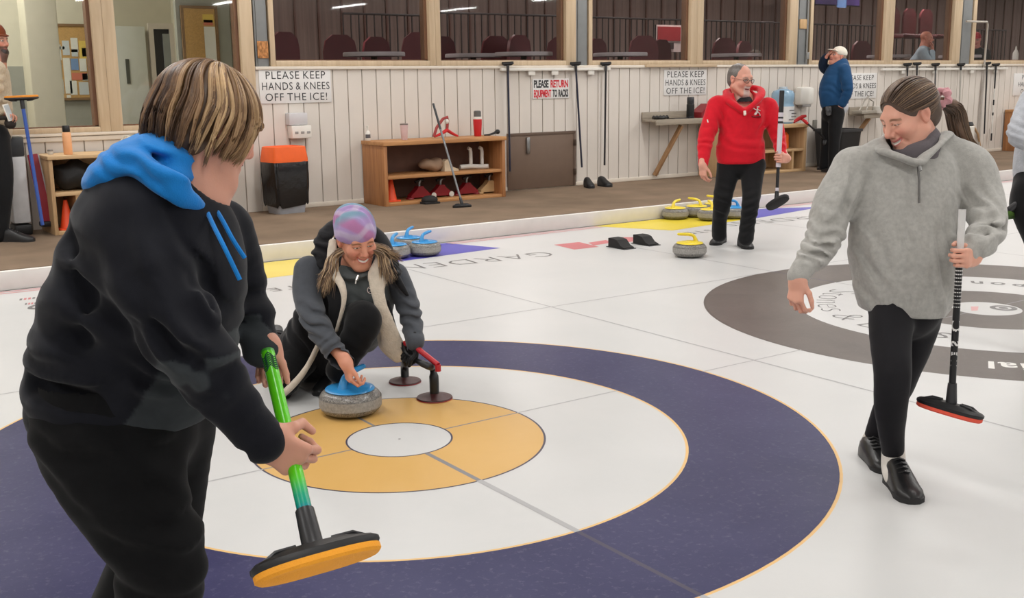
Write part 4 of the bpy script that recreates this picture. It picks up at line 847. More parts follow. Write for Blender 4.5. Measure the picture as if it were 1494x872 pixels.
# ================================================================ signed distance sculpting (numpy) for people and clothes
def axis(lo, hi, h, fine, hf):
    xs = [lo]; x = lo
    while x < hi:
        x += hf if any(a <= x <= c for a, c in fine) else h
        xs.append(x)
    return np.array(xs, np.float32)
class Field:
    def __init__(s, lo, hi, h=.008, fine=(), hf=.0032):
        """fine: list of (centre, half) boxes whose axis ranges get the fine spacing"""
        s.ax = []
        for i in range(3):
            iv = [(c[i]-r, c[i]+r) for c, r in fine]
            s.ax.append(axis(lo[i], hi[i], h, iv, hf))
        s.D = np.full([len(a) for a in s.ax], .25, np.float32); s.h = h
    def sub(s, lo, hi):
        sl = tuple(slice(max(0, int(np.searchsorted(a, lo[i]))-1), int(np.searchsorted(a, hi[i]))+1) for i, a in enumerate(s.ax))
        return sl, s.ax[0][sl[0]][:, None, None], s.ax[1][sl[1]][None, :, None], s.ax[2][sl[2]][None, None, :]
    def put(s, sl, d, k, op='u'):
        if d.size == 0: return
        A = s.D[sl]
        if op == 'u':
            if k > 0: h = np.maximum(k-np.abs(A-d), 0)/k; s.D[sl] = np.minimum(A, d)-h*h*k*.25
            else: s.D[sl] = np.minimum(A, d)
        elif op == 's':
            d = -d
            if k > 0: h = np.maximum(k-np.abs(A-d), 0)/k; s.D[sl] = np.maximum(A, d)+h*h*k*.25
            else: s.D[sl] = np.maximum(A, d)
    def segd(s, sl, X, Y, Z, a, b, A, B, u):
        w = b-a; L = np.linalg.norm(w)+1e-9; w = w/L
        px, py, pz = X-a[0], Y-a[1], Z-a[2]
        t = px*w[0]+py*w[1]+pz*w[2]; tc = np.clip(t, 0, L); o = t-tc; f = tc/L
        ru = A[0]+(B[0]-A[0])*f; rv = A[1]+(B[1]-A[1])*f
        if u is None or (abs(A[0]-A[1]) < 1e-6 and abs(B[0]-B[1]) < 1e-6):
            return (np.sqrt(np.maximum(px*px+py*py+pz*pz-t*t, 0)+o*o)-ru).astype(np.float32)
        u = np.array(u, float); u = u-w*u.dot(w); u /= np.linalg.norm(u); v = np.cross(w, u)
        du = px*u[0]+py*u[1]+pz*u[2]; dv = px*v[0]+py*v[1]+pz*v[2]; rm = np.minimum(ru, rv)
        return ((np.sqrt((du/ru)**2+(dv/rv)**2+(o/rm)**2)-1)*rm).astype(np.float32)
    def seg(s, a, b, A, B, u=None, k=.02, op='u', pad=.03):
        """bone a->b ; A,B = (ru,rv) radii at ends ; u = direction of ru"""
        a = np.array(a, float); b = np.array(b, float)
        A = A if hasattr(A, '__len__') else (A, A); B = B if hasattr(B, '__len__') else (B, B)
        m = max(*A, *B)+pad+k; sl, X, Y, Z = s.sub(np.minimum(a, b)-m, np.maximum(a, b)+m)
        s.put(sl, s.segd(sl, X, Y, Z, a, b, A, B, u), k, op)
    def chain(s, pts, rad, u=None, k=.02, n=None, op='u', pad=.03):
        """smooth tube through pts; rad list of r or (ru,rv); blended in once as a whole"""
        R = [(r if hasattr(r, '__len__') else (r, r)) for r in rad]
        n = n or (len(pts)-1)*3+1
        P = crom(pts, n); Q = crom(R, n); M = Q.max()+pad+k
        sl0, X0, Y0, Z0 = s.sub(P.min(0)-M, P.max(0)+M); T = np.full((X0.size, Y0.size, Z0.size), .25, np.float32)
        if T.size == 0: return
        for i in range(n-1):
            m = Q[i:i+2].max()+pad+k
            sl, X, Y, Z = s.sub(np.minimum(P[i], P[i+1])-m, np.maximum(P[i], P[i+1])+m)
            d = s.segd(sl, X, Y, Z, P[i], P[i+1], Q[i], Q[i+1], u)
            tl = tuple(slice(max(0, a.start-b.start), a.stop-b.start) for a, b in zip(sl, sl0)); q = T[tl]
            if q.shape != d.shape: d = d[tuple(slice(0, z) for z in q.shape)]
            h = np.maximum(.006-np.abs(q-d), 0)/.006; T[tl] = np.minimum(q, d)-h*h*.0015*(i > 0)*0
        s.put(sl0, T, k, op)
    def ell(s, c, r, R=None, k=.02, op='u', pad=.03):
        c = np.array(c, float); r = np.array(r if hasattr(r, '__len__') else (r, r, r), float)
        m = r.max()+pad+k; sl, X, Y, Z = s.sub(c-m, c+m); px, py, pz = X-c[0], Y-c[1], Z-c[2]
        if R is not None:
            R = np.array(R); lx = px*R[0, 0]+py*R[1, 0]+pz*R[2, 0]; ly = px*R[0, 1]+py*R[1, 1]+pz*R[2, 1]; lz = px*R[0, 2]+py*R[1, 2]+pz*R[2, 2]
        else: lx, ly, lz = px, py, pz
        k0 = np.sqrt((lx/r[0])**2+(ly/r[1])**2+(lz/r[2])**2); k1 = np.sqrt((lx/r[0]**2)**2+(ly/r[1]**2)**2+(lz/r[2]**2)**2)+1e-9
        s.put(sl, (k0*(k0-1)/k1).astype(np.float32), k, op)
    def rbox(s, c, half, R=None, r=.01, k=.01, op='u', pad=.03):
        c = np.array(c, float); half = np.array(half, float); m = np.linalg.norm(half)+pad+k; sl, X, Y, Z = s.sub(c-m, c+m); px, py, pz = X-c[0], Y-c[1], Z-c[2]
        R = np.eye(3) if R is None else np.array(R); q = [np.abs(px*R[0, i]+py*R[1, i]+pz*R[2, i])-half[i]+r for i in range(3)]
        d = np.sqrt(sum(np.maximum(x, 0)**2 for x in q))+np.minimum(np.maximum(np.maximum(q[0], q[1]), q[2]), 0)-r
        s.put(sl, d.astype(np.float32), k, op)
    def plane(s, p, n, k=0.0, box=None):
        """keep the side opposite to n"""
        n = np.array(n, float); n /= np.linalg.norm(n); p = np.array(p, float)
        if box is None: sl = (slice(None),)*3; X, Y, Z = s.ax[0][:, None, None], s.ax[1][None, :, None], s.ax[2][None, None, :]
        else: sl, X, Y, Z = s.sub(*box)
        d = (X-p[0])*n[0]+(Y-p[1])*n[1]+(Z-p[2])*n[2]
        s.put(sl, (-d).astype(np.float32), k, 's')
    def rumple(s, amp, freq, seed=0, band=.05, stretch=(1, 1, 1)):
        rs = np.random.RandomState(seed); I = np.where(np.abs(s.D) < band)
        P = np.stack([s.ax[i][I[i]]*stretch[i] for i in range(3)], 1)
        acc = np.zeros(len(P))
        for o in range(3):
            f = freq*2**o
            W = P+.35/f*np.stack([np.sin(P@(rs.randn(3)*f*.8)+rs.rand()*6) for _ in range(3)], 1)
            for _ in range(3): acc += np.sin(W@(rs.randn(3)*f*.75)+rs.rand()*6)*.5**o
        s.D[I] += (amp*acc/3).astype(np.float32)
    def folds(s, c, rad, d, lam, amp, seed=0, warp=.6, band=.05):
        """local cloth folds: ridges of wavelength lam across direction d, fading out at rad from c"""
        c = np.array(c, float); rad = np.array(rad if hasattr(rad, '__len__') else (rad,)*3, float); sl, X, Y, Z = s.sub(c-rad*2, c+rad*2); D = s.D[sl]
        if D.size == 0: return
        I = np.where(np.abs(D) < band); p = np.stack([X.ravel()[I[0]], Y.ravel()[I[1]], Z.ravel()[I[2]]], 1)-c; g = np.exp(-((p/rad)**2).sum(1)); d = np.array(d, float); d /= np.linalg.norm(d)
        rs = np.random.RandomState(seed); w = sum(np.sin(p@(rs.randn(3)*2.2/lam*.6)+rs.rand()*6) for _ in range(3))*warp
        ph = np.sin(2*np.pi*(p@d)/lam+w); D[I] -= (amp*g*(ph+.35*np.sin(2*ph+w))).astype(np.float32); s.D[sl] = D
    def mesh(s):
        D = s.D; S_ = D < 0
        c = np.zeros([n-1 for n in D.shape], np.int8)
        for dx in (0, 1):
            for dy in (0, 1):
                for dz in (0, 1): c += S_[dx:D.shape[0]-1+dx, dy:D.shape[1]-1+dy, dz:D.shape[2]-1+dz]
        act = (c > 0) & (c < 8); I = np.argwhere(act); idx = np.full(c.shape, -1, np.int64); idx[act] = np.arange(len(I))
        acc = np.zeros((len(I), 3)); cnt = np.zeros(len(I))
        co = [(i, j, k) for i in (0, 1) for j in (0, 1) for k in (0, 1)]
        for a in co:
            for d in range(3):
                if a[d]: continue
                b = list(a); b[d] = 1
                ia = I+np.array(a); ib = I+np.array(b)
                va = D[ia[:, 0], ia[:, 1], ia[:, 2]]; vb = D[ib[:, 0], ib[:, 1], ib[:, 2]]
                m = (va < 0) != (vb < 0); f = va/np.where(np.abs(va-vb) < 1e-12, 1, va-vb)
                pa = np.stack([s.ax[q][ia[:, q]] for q in range(3)], 1); pb = np.stack([s.ax[q][ib[:, q]] for q in range(3)], 1)
                acc[m] += (pa+(pb-pa)*f[:, None])[m]; cnt[m] += 1
        Vv = acc/cnt[:, None]; F = []
        for d in range(3):
            e, g = (d+1) % 3, (d+2) % 3
            sl0 = [slice(None)]*3; sl1 = [slice(None)]*3; sl0[d] = slice(0, -1); sl1[d] = slice(1, None)
            a, b = S_[tuple(sl0)], S_[tuple(sl1)]; ch = a != b
            J = np.argwhere(ch); ok = (J[:, e] > 0) & (J[:, g] > 0) & (J[:, e] < D.shape[e]-1) & (J[:, g] < D.shape[g]-1); J = J[ok]
            ins = a[J[:, 0], J[:, 1], J[:, 2]]
            def cell(oe, og): K = J.copy(); K[:, e] += oe; K[:, g] += og; return idx[K[:, 0], K[:, 1], K[:, 2]]
            q = np.stack([cell(-1, -1), cell(0, -1), cell(0, 0), cell(-1, 0)], 1)
            q[~ins] = q[~ins][:, ::-1]; F.append(q)
        F = np.concatenate(F); return Vv, F[(F >= 0).all(1)]
def np_obj(name, Vv, F, mats, parent=None, col=None, matidx=None, smooth_iter=0):
    if smooth_iter:
        e = np.concatenate([F[:, [0, 1]], F[:, [1, 2]], F[:, [2, 3]], F[:, [3, 0]]])
        for _ in range(smooth_iter):
            a = np.zeros_like(Vv); n = np.zeros(len(Vv)); np.add.at(a, e[:, 0], Vv[e[:, 1]]); np.add.at(a, e[:, 1], Vv[e[:, 0]]); np.add.at(n, e.ravel(), 1)
            Vv = Vv*.5+.5*a/np.maximum(n, 1)[:, None]
    me = bpy.data.meshes.new(name); me.vertices.add(len(Vv)); me.vertices.foreach_set('co', Vv.astype(np.float32).ravel())
    w = F.shape[1]; me.loops.add(F.size); me.loops.foreach_set('vertex_index', F.astype(np.int32).ravel())
    me.polygons.add(len(F)); me.polygons.foreach_set('loop_start', np.arange(0, F.size, w, dtype=np.int32)); me.polygons.foreach_set('use_smooth', np.ones(len(F), bool))
    if matidx is not None: me.polygons.foreach_set('material_index', matidx.astype(np.int32))
    me.update(calc_edges=True); me.validate()
    for m in (mats if isinstance(mats, (list, tuple)) else [mats]): me.materials.append(m)
    if col is not None:
        at = me.attributes.new('Col', 'FLOAT_COLOR', 'POINT'); at.data.foreach_set('color', np.concatenate([col, np.ones((len(col), 1))], 1).astype(np.float32).ravel())
    o = bpy.data.objects.new(name, me); COL.objects.link(o)
    if parent is not None: o.parent = parent
    return o
def sdf_obj(F_, name, m, parent=None, smooth_iter=1, colfn=None):
    v, f = F_.mesh(); col = colfn(v) if colfn else None
    return np_obj(name, v, f, m, parent, col, None, smooth_iter)
A3 = lambda p: np.array(p, float)
def nrm(v): v = A3(v); return v/np.linalg.norm(v)
class Frame:
    """local frame of a person: x to the camera's right, y away, z up; origin on the ground"""
    def __init__(s, o): s.o = V(o); s.rz = -YAW; s.ex = V((math.cos(YAW), -math.sin(YAW), 0)); s.ey = V((math.sin(YAW), math.cos(YAW), 0))
    def L(s, p): q = V(p)-s.o; return A3((q.dot(s.ex), q.dot(s.ey), q.z))
    def P(s, u, v, d): return s.L(at_d(u, v, d))
    def G(s, u, v, z=0.0): return s.L(at_z(u, v, z))
    def W(s, p): return s.o+s.ex*float(p[0])+s.ey*float(p[1])+V((0, 0, float(p[2])))
# ---------------------------------------------------------------- head and hands
def hframe(f, u):
    f = nrm(f); u = A3(u); u = nrm(u-f*u.dot(f)); return np.stack([np.cross(f, u), f, u], 1)   # columns: x (person's right), forward, up
def head_sdf(F, c, R, s=1.0, smile=.5, neck_to=None, neck_r=.052, jaw=1.0, nose=1.0, ears=True):
    T = lambda p: A3(c)+R@(A3(p)*s)
    el = lambda p, r, k=.02, op='u': F.ell(T(p), A3(r)*s, R, k*s, op)
    sg = lambda a, b, ra, rb, k=.015, op='u': F.seg(T(a), T(b), ra*s, rb*s, None, k*s, op)
    el((0, -.014, .034), (.075, .094, .082)); el((0, .03, -.03), (.061, .058, .08), .03)
    for q in (-1, 1):
        sg((q*.056*jaw, .002, -.052), (q*.022*jaw, .068, -.098), .02, .02, .03)
        el((q*.041, .062, -.02), (.026, .024, .024), .025)
    el((0, .072, -.1), (.024, .02, .018), .025)
    sg((-.034, .074, .028), (.034, .074, .028), .014, .014, .02)
    for q in (-1, 1): el((q*.031, .096, .006), (.018, .016, .013), .014, 's')
    for q in (-1, 1): el((q*.031, .0745, .006), (.0165, .0135, .0125), .004)
    for q in (-1, 1): sg((q*.018, .0855, .0165), (q*.045, .077, .0155), .0045, .004, .006); sg((q*.019, .084, -.004), (q*.044, .076, -.003), .004, .004, .006)
    sg((0, .085, .016), (0, .106*nose**.3, -.024), .0085, .0115*nose, .014)
    for q in (-1, 1): el((q*.0115*nose, .094, -.03), (.0085, .0095, .008), .007)
    for q in (-1, 1): el((q*.006, .1, -.0375), (.0035, .005, .003), .004, 's')
    # muzzle and mouth
    el((0, .074, -.058), (.03, .02, .024), .02)
    cy = -.0605; up = .0115*smile
    mp = [(x, .094-.55*abs(x)**1.0*.55-8*x*x, cy+up*(abs(x)/.027)**2) for x in np.linspace(-.027, .027, 7)]
    for i in range(6): sg(A3(mp[i])+A3((0, -.001, .0045)), A3(mp[i+1])+A3((0, -.001, .0045)), .0042, .0042, .006)
    for i in range(1, 5): sg(A3(mp[i])+A3((0, -.002, -.0062)), A3(mp[i+1])+A3((0, -.002, -.0062)), .005, .005, .006)
    for i in range(6): sg(A3(mp[i])+A3((0, .004, 0)), A3(mp[i+1])+A3((0, .004, 0)), .0026+.0016*smile, .0026+.0016*smile, .003, 's')
    for q in (-1, 1): sg((q*.022, .088, -.03), (q*.038, .07, -.062), .0025, .0025, .012, 's') if smile > .4 else None
    if ears:
        for q in (-1, 1):
            el((q*.076, -.006, -.002), (.009, .017, .029), .008); el((q*.079, -.014, .008), (.008, .014, .02), .006); el((q*.086, -.004, .0), (.008, .009, .016), .005, 's')
    if neck_to is not None: F.seg(T((0, -.022, -.05)), neck_to, neck_r*s, neck_r*1.1, None, .03)
    return T
SKIN = (214, 158, 134)
def mixc(c, m, t): return c*(1-m[:, None])+A3(t)[None]*m[:, None]
def lrgb(*c): return A3([lin(x) for x in c])
def sst(x, a, b): t = np.clip((x-a)/(b-a), 0, 1); return t*t*(3-2*t)
def head_col(v, c, R, s=1.0, skin=SKIN, lips=(190, 92, 92), brow=(120, 90, 66), teeth=False, eye=(86, 66, 50), stubble=None, squint=1.0, smile=.5, goatee=False):
    q = (v-A3(c))@R/s; x, y, z = q[:, 0], q[:, 1], q[:, 2]
    base = np.tile(lrgb(*skin), (len(v), 1)); near = (np.abs(x) < .13) & (y > -.13) & (y < .15) & (np.abs(z) < .17)
    g = lambda px, py, pz, rx, ry, rz: np.exp(-((x-px)/rx)**2-((y-py)/ry)**2-((z-pz)/rz)**2)
    col = base.copy()
    for k in (-1, 1): col = mixc(col, .45*g(k*.042, .08, -.025, .022, .04, .018), lrgb(222, 130, 116))
    col = mixc(col, .4*g(0, .11, -.028, .013, .02, .012), lrgb(220, 132, 118))
    for k in (-1, 1): col = mixc(col, .35*g(k*.08, -.005, 0, .014, .03, .035), lrgb(214, 128, 112))
    zc = -.0605+.0115*smile*(x/.027)**2
    m = (1-sst(np.abs(z-zc-.0005), .0085, .0115))*(1-sst(np.abs(x), .024, .03))*(y > .06); col = mixc(col, m*.85, lrgb(*lips))
    mi = (1-sst(np.abs(z-zc+.0005), .0022+.0015*smile, .0042+.0015*smile))*(1-sst(np.abs(x), .02, .026))*(y > .06)
    col = mixc(col, mi, lrgb(232, 226, 216) if teeth else lrgb(96, 40, 40))
    for k in (-1, 1):
        ex = (x-k*.031); ez = z-.006-.0
        h = .0062*squint; el_ = (ex/.0145)**2+(ez/h)**2; fr = (y > .07)
        lid = (1-sst(el_, 1.2, 2.2))*fr; col = mixc(col, lid*.8, lrgb(70, 44, 36))
        wh = (1-sst(el_, .75, 1.0))*fr; col = mixc(col, wh, lrgb(222, 214, 206))
        ir = (1-sst((ex/.006)**2+(ez/.006)**2, .8, 1.2))*wh; col = mixc(col, ir, lrgb(*eye))
        bz = .0265-.006*(ex/.02)**2; bm_ = (1-sst(np.abs(z-bz), .0025, .006))*(1-sst(np.abs(ex+k*-.003), .016, .024))*fr; col = mixc(col, bm_*.75, lrgb(*brow))
    if stubble is not None:
        m = sst(-z, .03, .045)*(y > .0)*((1-sst(np.abs(x), .026, .036)) if goatee else (1-sst(np.abs(x), .055, .075))); m = m*(1-mi)*(1-.7*(np.abs(z-zc) < .009)*(np.abs(x) < .026)); col = mixc(col, m*.8, lrgb(*stubble))
    col[~near] = base[~near]; return col
def finger(F, base, d0, n, lens, angs, r0, s=1.0):
    """base knuckle, d0 straight direction, n palm normal direction of bending"""
    p = A3(base); a = 0; pts = [p]
    for L_, an in zip(lens, angs):
        a += R_(an); p = p+(nrm(d0)*math.cos(a)+nrm(n)*math.sin(a))*L_*s; pts.append(p)
    for i, (r_a, r_b) in enumerate(((1.0, .95), (.95, .85), (.85, .72))): F.seg(pts[i], pts[i+1], r0*r_a*s, r0*r_b*s, None, .004)
    return pts
FL = ((.043, .026, .021), (.047, .03, .022), (.043, .028, .021), (.034, .021, .018))
def hand_open(F, W, xh, n, right=True, curl=(30, 40, 25), s=1.0, thumb=(.6, .5), spread=6, curls=None, fd=None):
    W = A3(W); xh = nrm(xh); n = nrm(A3(n)-xh*A3(n).dot(xh)); tdir = np.cross(xh, n)*(1 if right else -1)
    for i, o in enumerate((.028, .009, -.010, -.027)):
        K = W+xh*(.083-(0, -.004, .001, .008)[i])*s+tdir*o*s; F.seg(W+tdir*o*.55*s+xh*.012*s, K, .0125*s, .0108*s, None, .012)
        d = nrm(xh+tdir*math.tan(R_(spread*(1.2-i*.9)))); finger(F, K, d, n, FL[i], (curls[i] if curls else curl), .0083 if i < 3 else .0072, s)
    F.seg(W+(-xh if fd is None else nrm(fd))*.03*s, W, .021*s, .022*s, None, .02); F.seg(W, W+xh*.03*s, (.027*s, .018*s), (.033*s, .014*s), tdir, .015)
    t0 = W+xh*.02*s+tdir*.022*s+n*.006*s; t1 = t0+nrm(tdir*thumb[0]+xh*.8+n*.35)*.042*s; t2 = t1+nrm(tdir*thumb[1]*.6+xh+n*.3)*.03*s; t3 = t2+nrm(tdir*.1+xh+n*.35)*.024*s
    F.seg(t0, t1, .014*s, .0105*s, None, .012); F.seg(t1, t2, .0105*s, .0095*s, None, .004); F.seg(t2, t3, .0095*s, .0075*s, None, .004)
def hand_grip(F, Sp, a, n, rs, right=True, s=1.0, tight=(62, 82, 55), thumb_over=True, xsign=None, fd=None):
    """hand closed round a bar: Sp point on bar axis under the middle knuckles, a bar direction towards the thumb, n from palm to bar. returns wrist"""
    a = nrm(a); n = nrm(A3(n)-a*A3(n).dot(a)); xh = (np.cross(n, a) if right else np.cross(a, n)); Sp = A3(Sp)
    K0 = Sp-n*(rs+.0135*s)+xh*.014*s; W = K0-xh*.088*s-n*.002*s
    for i, o in enumerate((.029, .0095, -.0095, -.027)):
        K = K0+a*o*s-xh*(0, -.003, .001, .007)[i]*s
        F.seg(W+a*o*.6*s+xh*.012*s, K, .0135*s, .0112*s, None, .012); finger(F, K, xh, n, FL[i], tight, .0086 if i < 3 else .0076, s)
    F.seg(W+(-xh if fd is None else nrm(fd))*.03*s, W, .022*s, .023*s, None, .02); F.seg(W, W+xh*.035*s, (.027*s, .019*s), (.033*s, .015*s), a, .015)
    t0 = W+xh*.022*s+a*.022*s+n*.008*s; t1 = Sp-n*(rs*.3+.004)-xh*(rs+.013)*s*1.0+a*.043*s; t2 = Sp+n*(rs+.0075)-xh*.012*s+a*.052*s; t3 = Sp+n*(rs+.009)+xh*.014*s+a*.05*s
    F.seg(t0, t1, .0145*s, .0115*s, None, .012); F.seg(t1, t2, .0115*s, .0098*s, None, .004); F.seg(t2, t3, .0098*s, .0078*s, None, .004)
    return W
# ---------------------------------------------------------------- strands
def strands(name, paths, rads, cols, m, parent, n=4, flat=.55):
    """paths: list of (k,3) arrays with the same k; tapering tubes in one mesh"""
    P = np.array(paths); S_, k, _ = P.shape; T = np.gradient(P, axis=1); T /= np.linalg.norm(T, axis=2, keepdims=True)+1e-9
    ref = np.tile(A3((.31, .17, .93)), (S_, k, 1)); U = np.cross(T, ref); U /= np.linalg.norm(U, axis=2, keepdims=True)+1e-9; Wv = np.cross(T, U)
    tp = np.sin(np.pi*np.clip(np.linspace(.12, 1.0, k), 0, 1))**.55; tp[-1] = .12
    R = np.array(rads)[:, None]*tp[None]
    vs = []
    for j in range(n):
        a = 2*math.pi*j/n; vs.append(P+(U*math.cos(a)+Wv*math.sin(a)*flat)*R[..., None])
    Vv = np.stack(vs, 2).reshape(-1, 3); base = (np.arange(S_)[:, None]*k+np.arange(k-1)[None])*n; base = base.reshape(-1)
    Fs = [np.stack([base+j, base+(j+1) % n, base+n+(j+1) % n, base+n+j], 1) for j in range(n)]
    C = np.array(cols); C = C if C.ndim == 3 else np.repeat(C[:, None], k, 1); C = np.repeat(C.reshape(-1, 3), n, 0)
    return np_obj(name, Vv, np.concatenate(Fs), m, parent, C)
SKM = mat('skin', SKIN, .5, attr=True, var=.05, scale=14, spec=.35, bump=.05, bscale=300)
_b = SKM.node_tree.nodes['Principled BSDF']; _b.inputs['Subsurface Weight'].default_value = .12; _b.inputs['Subsurface Radius'].default_value = (.012, .005, .003); _b.inputs['Subsurface Scale'].default_value = 1
HAIR = mat('hair', (90, 70, 50), .42, attr=True, var=.12, scale=60, spec=.5)
def cloth(name, c, rough=.85, bump=.25, bs=260, var=.06, sheen=.15, scale=20): return mat(name, c, rough, 0, var, scale, bump, bs, .25, sheen)
def person(fr, label, body, colfn, hres=None, group=None):
    o = sdf_obj(body, 'person', SKM, None, 1, colfn); o.location = fr.o; o.rotation_euler = (0, 0, fr.rz); return tag(o, label, 'person', group)
def shoe_at(fr, heel, toe, up=(0, 0, 1), parent=None, L=None, W=.1, m=None, sm=None, H=.1, label=None):
    """heel and toe: sole points in the local frame"""
    heel, toe = V(heel), V(toe); x = (toe-heel); L = L or x.length; R = rotof(x=x, z=V(up)-x.normalized()*V(up).dot(x.normalized())).to_4x4()
    M = Matrix.Translation(heel) @ R @ Matrix.Translation((L*.35, 0, 0))
    b = shoe_mesh(MB(), L, W, H); o = b.build('shoe', m or SHOEM, parent, local=M)
    b = sole_mesh(MB(), L*1.01, W*1.05); s_ = b.build('sole', sm or SOLE, o, local=M)
    b = MB()
    for i in range(4):
        f = .30+.075*i; hh = H*(1.0-.086*i); b.tube([V((-L*.35+L*f, -W*.2, hh*.93)), V((-L*.35+L*(f+.02), 0, hh*1.02)), V((-L*.35+L*f, W*.2, hh*.93))], .004, 6)
    b.build('lace', m or SHOEM, o, local=M); return o
# ================================================================ woman in the grey quarter-zip
def build_grey():
    g = at_z(1305, 705); fr = Frame((g.x, g.y, 0)); P, G = fr.P, fr.G
    DS = 4.18
    SWT = cloth('heather grey fleece', (172, 170, 165), .95, .35, 320, .1, .3, 60); LEG = cloth('black leggings', (24, 23, 27), .75, .1, 300, .1, .1); INN = cloth('charcoal neck knit', (104, 98, 102), .9)
    hc = P(1327, 169, 4.12); HR = hframe((-.86, -.30, -.42), (-.40, -.06, .91)); hs = 1.07
    wr = P(1164, 406, 3.97)
    sh0, sh1 = P(1404, 305, 3.90), P(1388, 586, 4.0); sa = nrm(sh0-sh1); sp = P(1400.6, 376, 3.92)
    lo, hi = (-.62, -.55, -.02), (.55, .55, 1.62)
    # ---- body
    F = Field(lo, hi, .009, [(hc, .15), (wr+A3((0, 0, -.07)), .09), (sp, .1)], .003)
    nb = P(1350, 222, 4.2)
    head_sdf(F, hc, HR, hs, .75, nb, .05, nose=1.05)
    F.chain([nb, P(1325, 300, DS), P(1320, 400, DS), P(1325, 450, DS)], [(.06, .05), (.10, .08), (.11, .08), (.09, .07)], (1, 0, 0), .05)
    RA = [P(1240, 248, 4.17), P(1202, 338, 4.08), wr]; LA = [P(1412, 248, 4.2), P(1440, 332, 4.08)]
    hand_open(F, wr, (-.12, -.12, -1), (.75, .55, .1), True, (38, 50, 30), .95)
    wl = hand_grip(F, sp, sa, (-.8, .6, 0), .0125, False, .95)
    F.chain(RA, [.04, .028, .024], None, .03); F.chain(LA+[wl], [.04, .028, .024], None, .03)
    FA = [P(1302, 440, 4.14), P(1302, 545, 4.05), P(1303, 676, 4.16)]; RA_ = [P(1350, 440, 4.24), P(1316, 545, 4.3), P(1274, 650, 4.47)]
    F.chain(FA, [.05, .035, .018], None, .02); F.chain(RA_, [.05, .035, .018], None, .02)
    body = person(fr, 'person with a ponytail in a grey quarter-zip sweatshirt walking with a broom', F, lambda v: head_col(v, hc, HR, hs, (226, 168, 146), (196, 96, 100), (128, 96, 72), True, squint=.28, smile=.75))
    # ---- sweatshirt
    F = Field((-.6, -.45, .6), (.55, .5, 1.45), .0062)
    F.chain([P(1321, 452, DS), P(1319, 425, DS), P(1317, 380, DS-.01), P(1318, 330, DS-.01), P(1320, 285, DS), P(1326, 250, DS+.01), P(1338, 228, DS+.02)],
            [(.150, .115), (.185, .135), (.203, .15), (.205, .15), (.215, .145), (.205, .125), (.12, .095)], (1, 0, 0), .03, 22)
    F.chain([P(1245, 247, 4.18), P(1218, 295, 4.13), P(1206, 338, 4.08), P(1192, 366, 4.03), P(1181, 380, 3.99)], [.085, .078, .072, .066, .054], None, .03, 14)
    F.chain([P(1179, 382, 3.99), P(1166, 403, 3.975)], [.047, .045], None, .004)
    F.chain([P(1417, 248, 4.2), P(1436, 290, 4.16), P(1441, 328, 4.08), P(1432, 350, 4.0), P(1424, 358, 3.96)], [.088, .078, .072, .064, .056], None, .03, 14)
    F.chain([P(1424, 359, 3.965), fr.P(1412, 368, 3.95)], [.047, .045], None, .004); F.chain([P(1384, 216, 4.22), P(1402, 230, 4.21), P(1424, 252, 4.2)], [.05, .06, .06], None, .05); F.chain([P(1282, 232, 4.17), P(1252, 246, 4.17)], [.05, .06], None, .05)
    # hem band
    hb = [P(1321+math.cos(a)*60, 452, DS+.115*math.sin(a)) for a in np.linspace(0, 2*math.pi, 25)]
    # folds
    def crease(pts, r=.012, k=.03, op='s'):
        F.chain([P(*p) for p in pts], [r*.5]+[r]*(len(pts)-2)+[r*.4], None, k, None, op)
    crease([(1238, 300, 4.08), (1242, 330, 4.0), (1262, 365, 4.0), (1290, 400, 4.02)], .014, .05)
    crease([(1250, 330, 4.02), (1256, 370, 4.02), (1270, 420, 4.04)], .012, .05)
    crease([(1180, 340, 4.01), (1198, 345, 4.0), (1222, 335, 4.02)], .012, .035); crease([(1170, 362, 3.98), (1188, 372, 3.95), (1208, 362, 4.0)], .013, .03)
    crease([(1194, 320, 4.03), (1210, 328, 4.0), (1232, 312, 4.04)], .01, .03); crease([(1222, 265, 4.06), (1236, 285, 4.05), (1244, 320, 4.06)], .008, .03)
    crease([(1462, 330, 4.04), (1440, 324, 4.0), (1415, 312, 4.02)], .012, .035); crease([(1450, 350, 4.0), (1435, 340, 3.95), (1412, 335, 3.98)], .011, .03)
    crease([(1398, 250, 4.06), (1402, 290, 4.03), (1396, 330, 4.04)], .01, .04); crease([(1380, 340, 4.03), (1388, 380, 4.03), (1384, 420, 4.05)], .01, .05)
    crease([(1300, 260, 4.05), (1325, 300, 4.02), (1322, 350, 4.02)], .006, .05); crease([(1310, 405, 4.03), (1335, 398, 4.02), (1365, 404, 4.03)], .006, .02)
    F.folds(P(1206, 338, 4.05), (.09, .12, .09), (.35, .2, .9), .05, .006, 1, 1.3); F.folds(P(1190, 366, 3.98), (.07, .1, .05), (.5, .1, .85), .042, .0075, 2, 1.2); F.folds(P(1236, 285, 4.1), (.07, .12, .12), (.8, .1, -.55), .06, .006, 3)
    F.folds(P(1440, 335, 4.02), (.09, .12, .07), (-.2, .2, .95), .05, .007, 4, 1.2); F.folds(P(1428, 300, 4.1), (.07, .1, .12), (.9, .1, .3), .05, .005, 5); F.folds(P(1260, 400, 4.06), (.09, .12, .16), (.85, 0, .5), .06, .008, 6)
    F.folds(P(1380, 390, 4.06), (.06, .12, .16), (.95, 0, .2), .05, .007, 7); F.folds(P(1325, 330, 4.03), (.12, .1, .14), (.9, 0, .3), .09, .003, 8); F.folds(P(1320, 440, 4.06), (.2, .2, .02), (1, 0, 0), .03, .002, 9)
    F.rumple(.007, 9, 3); F.rumple(.0022, 30, 5)
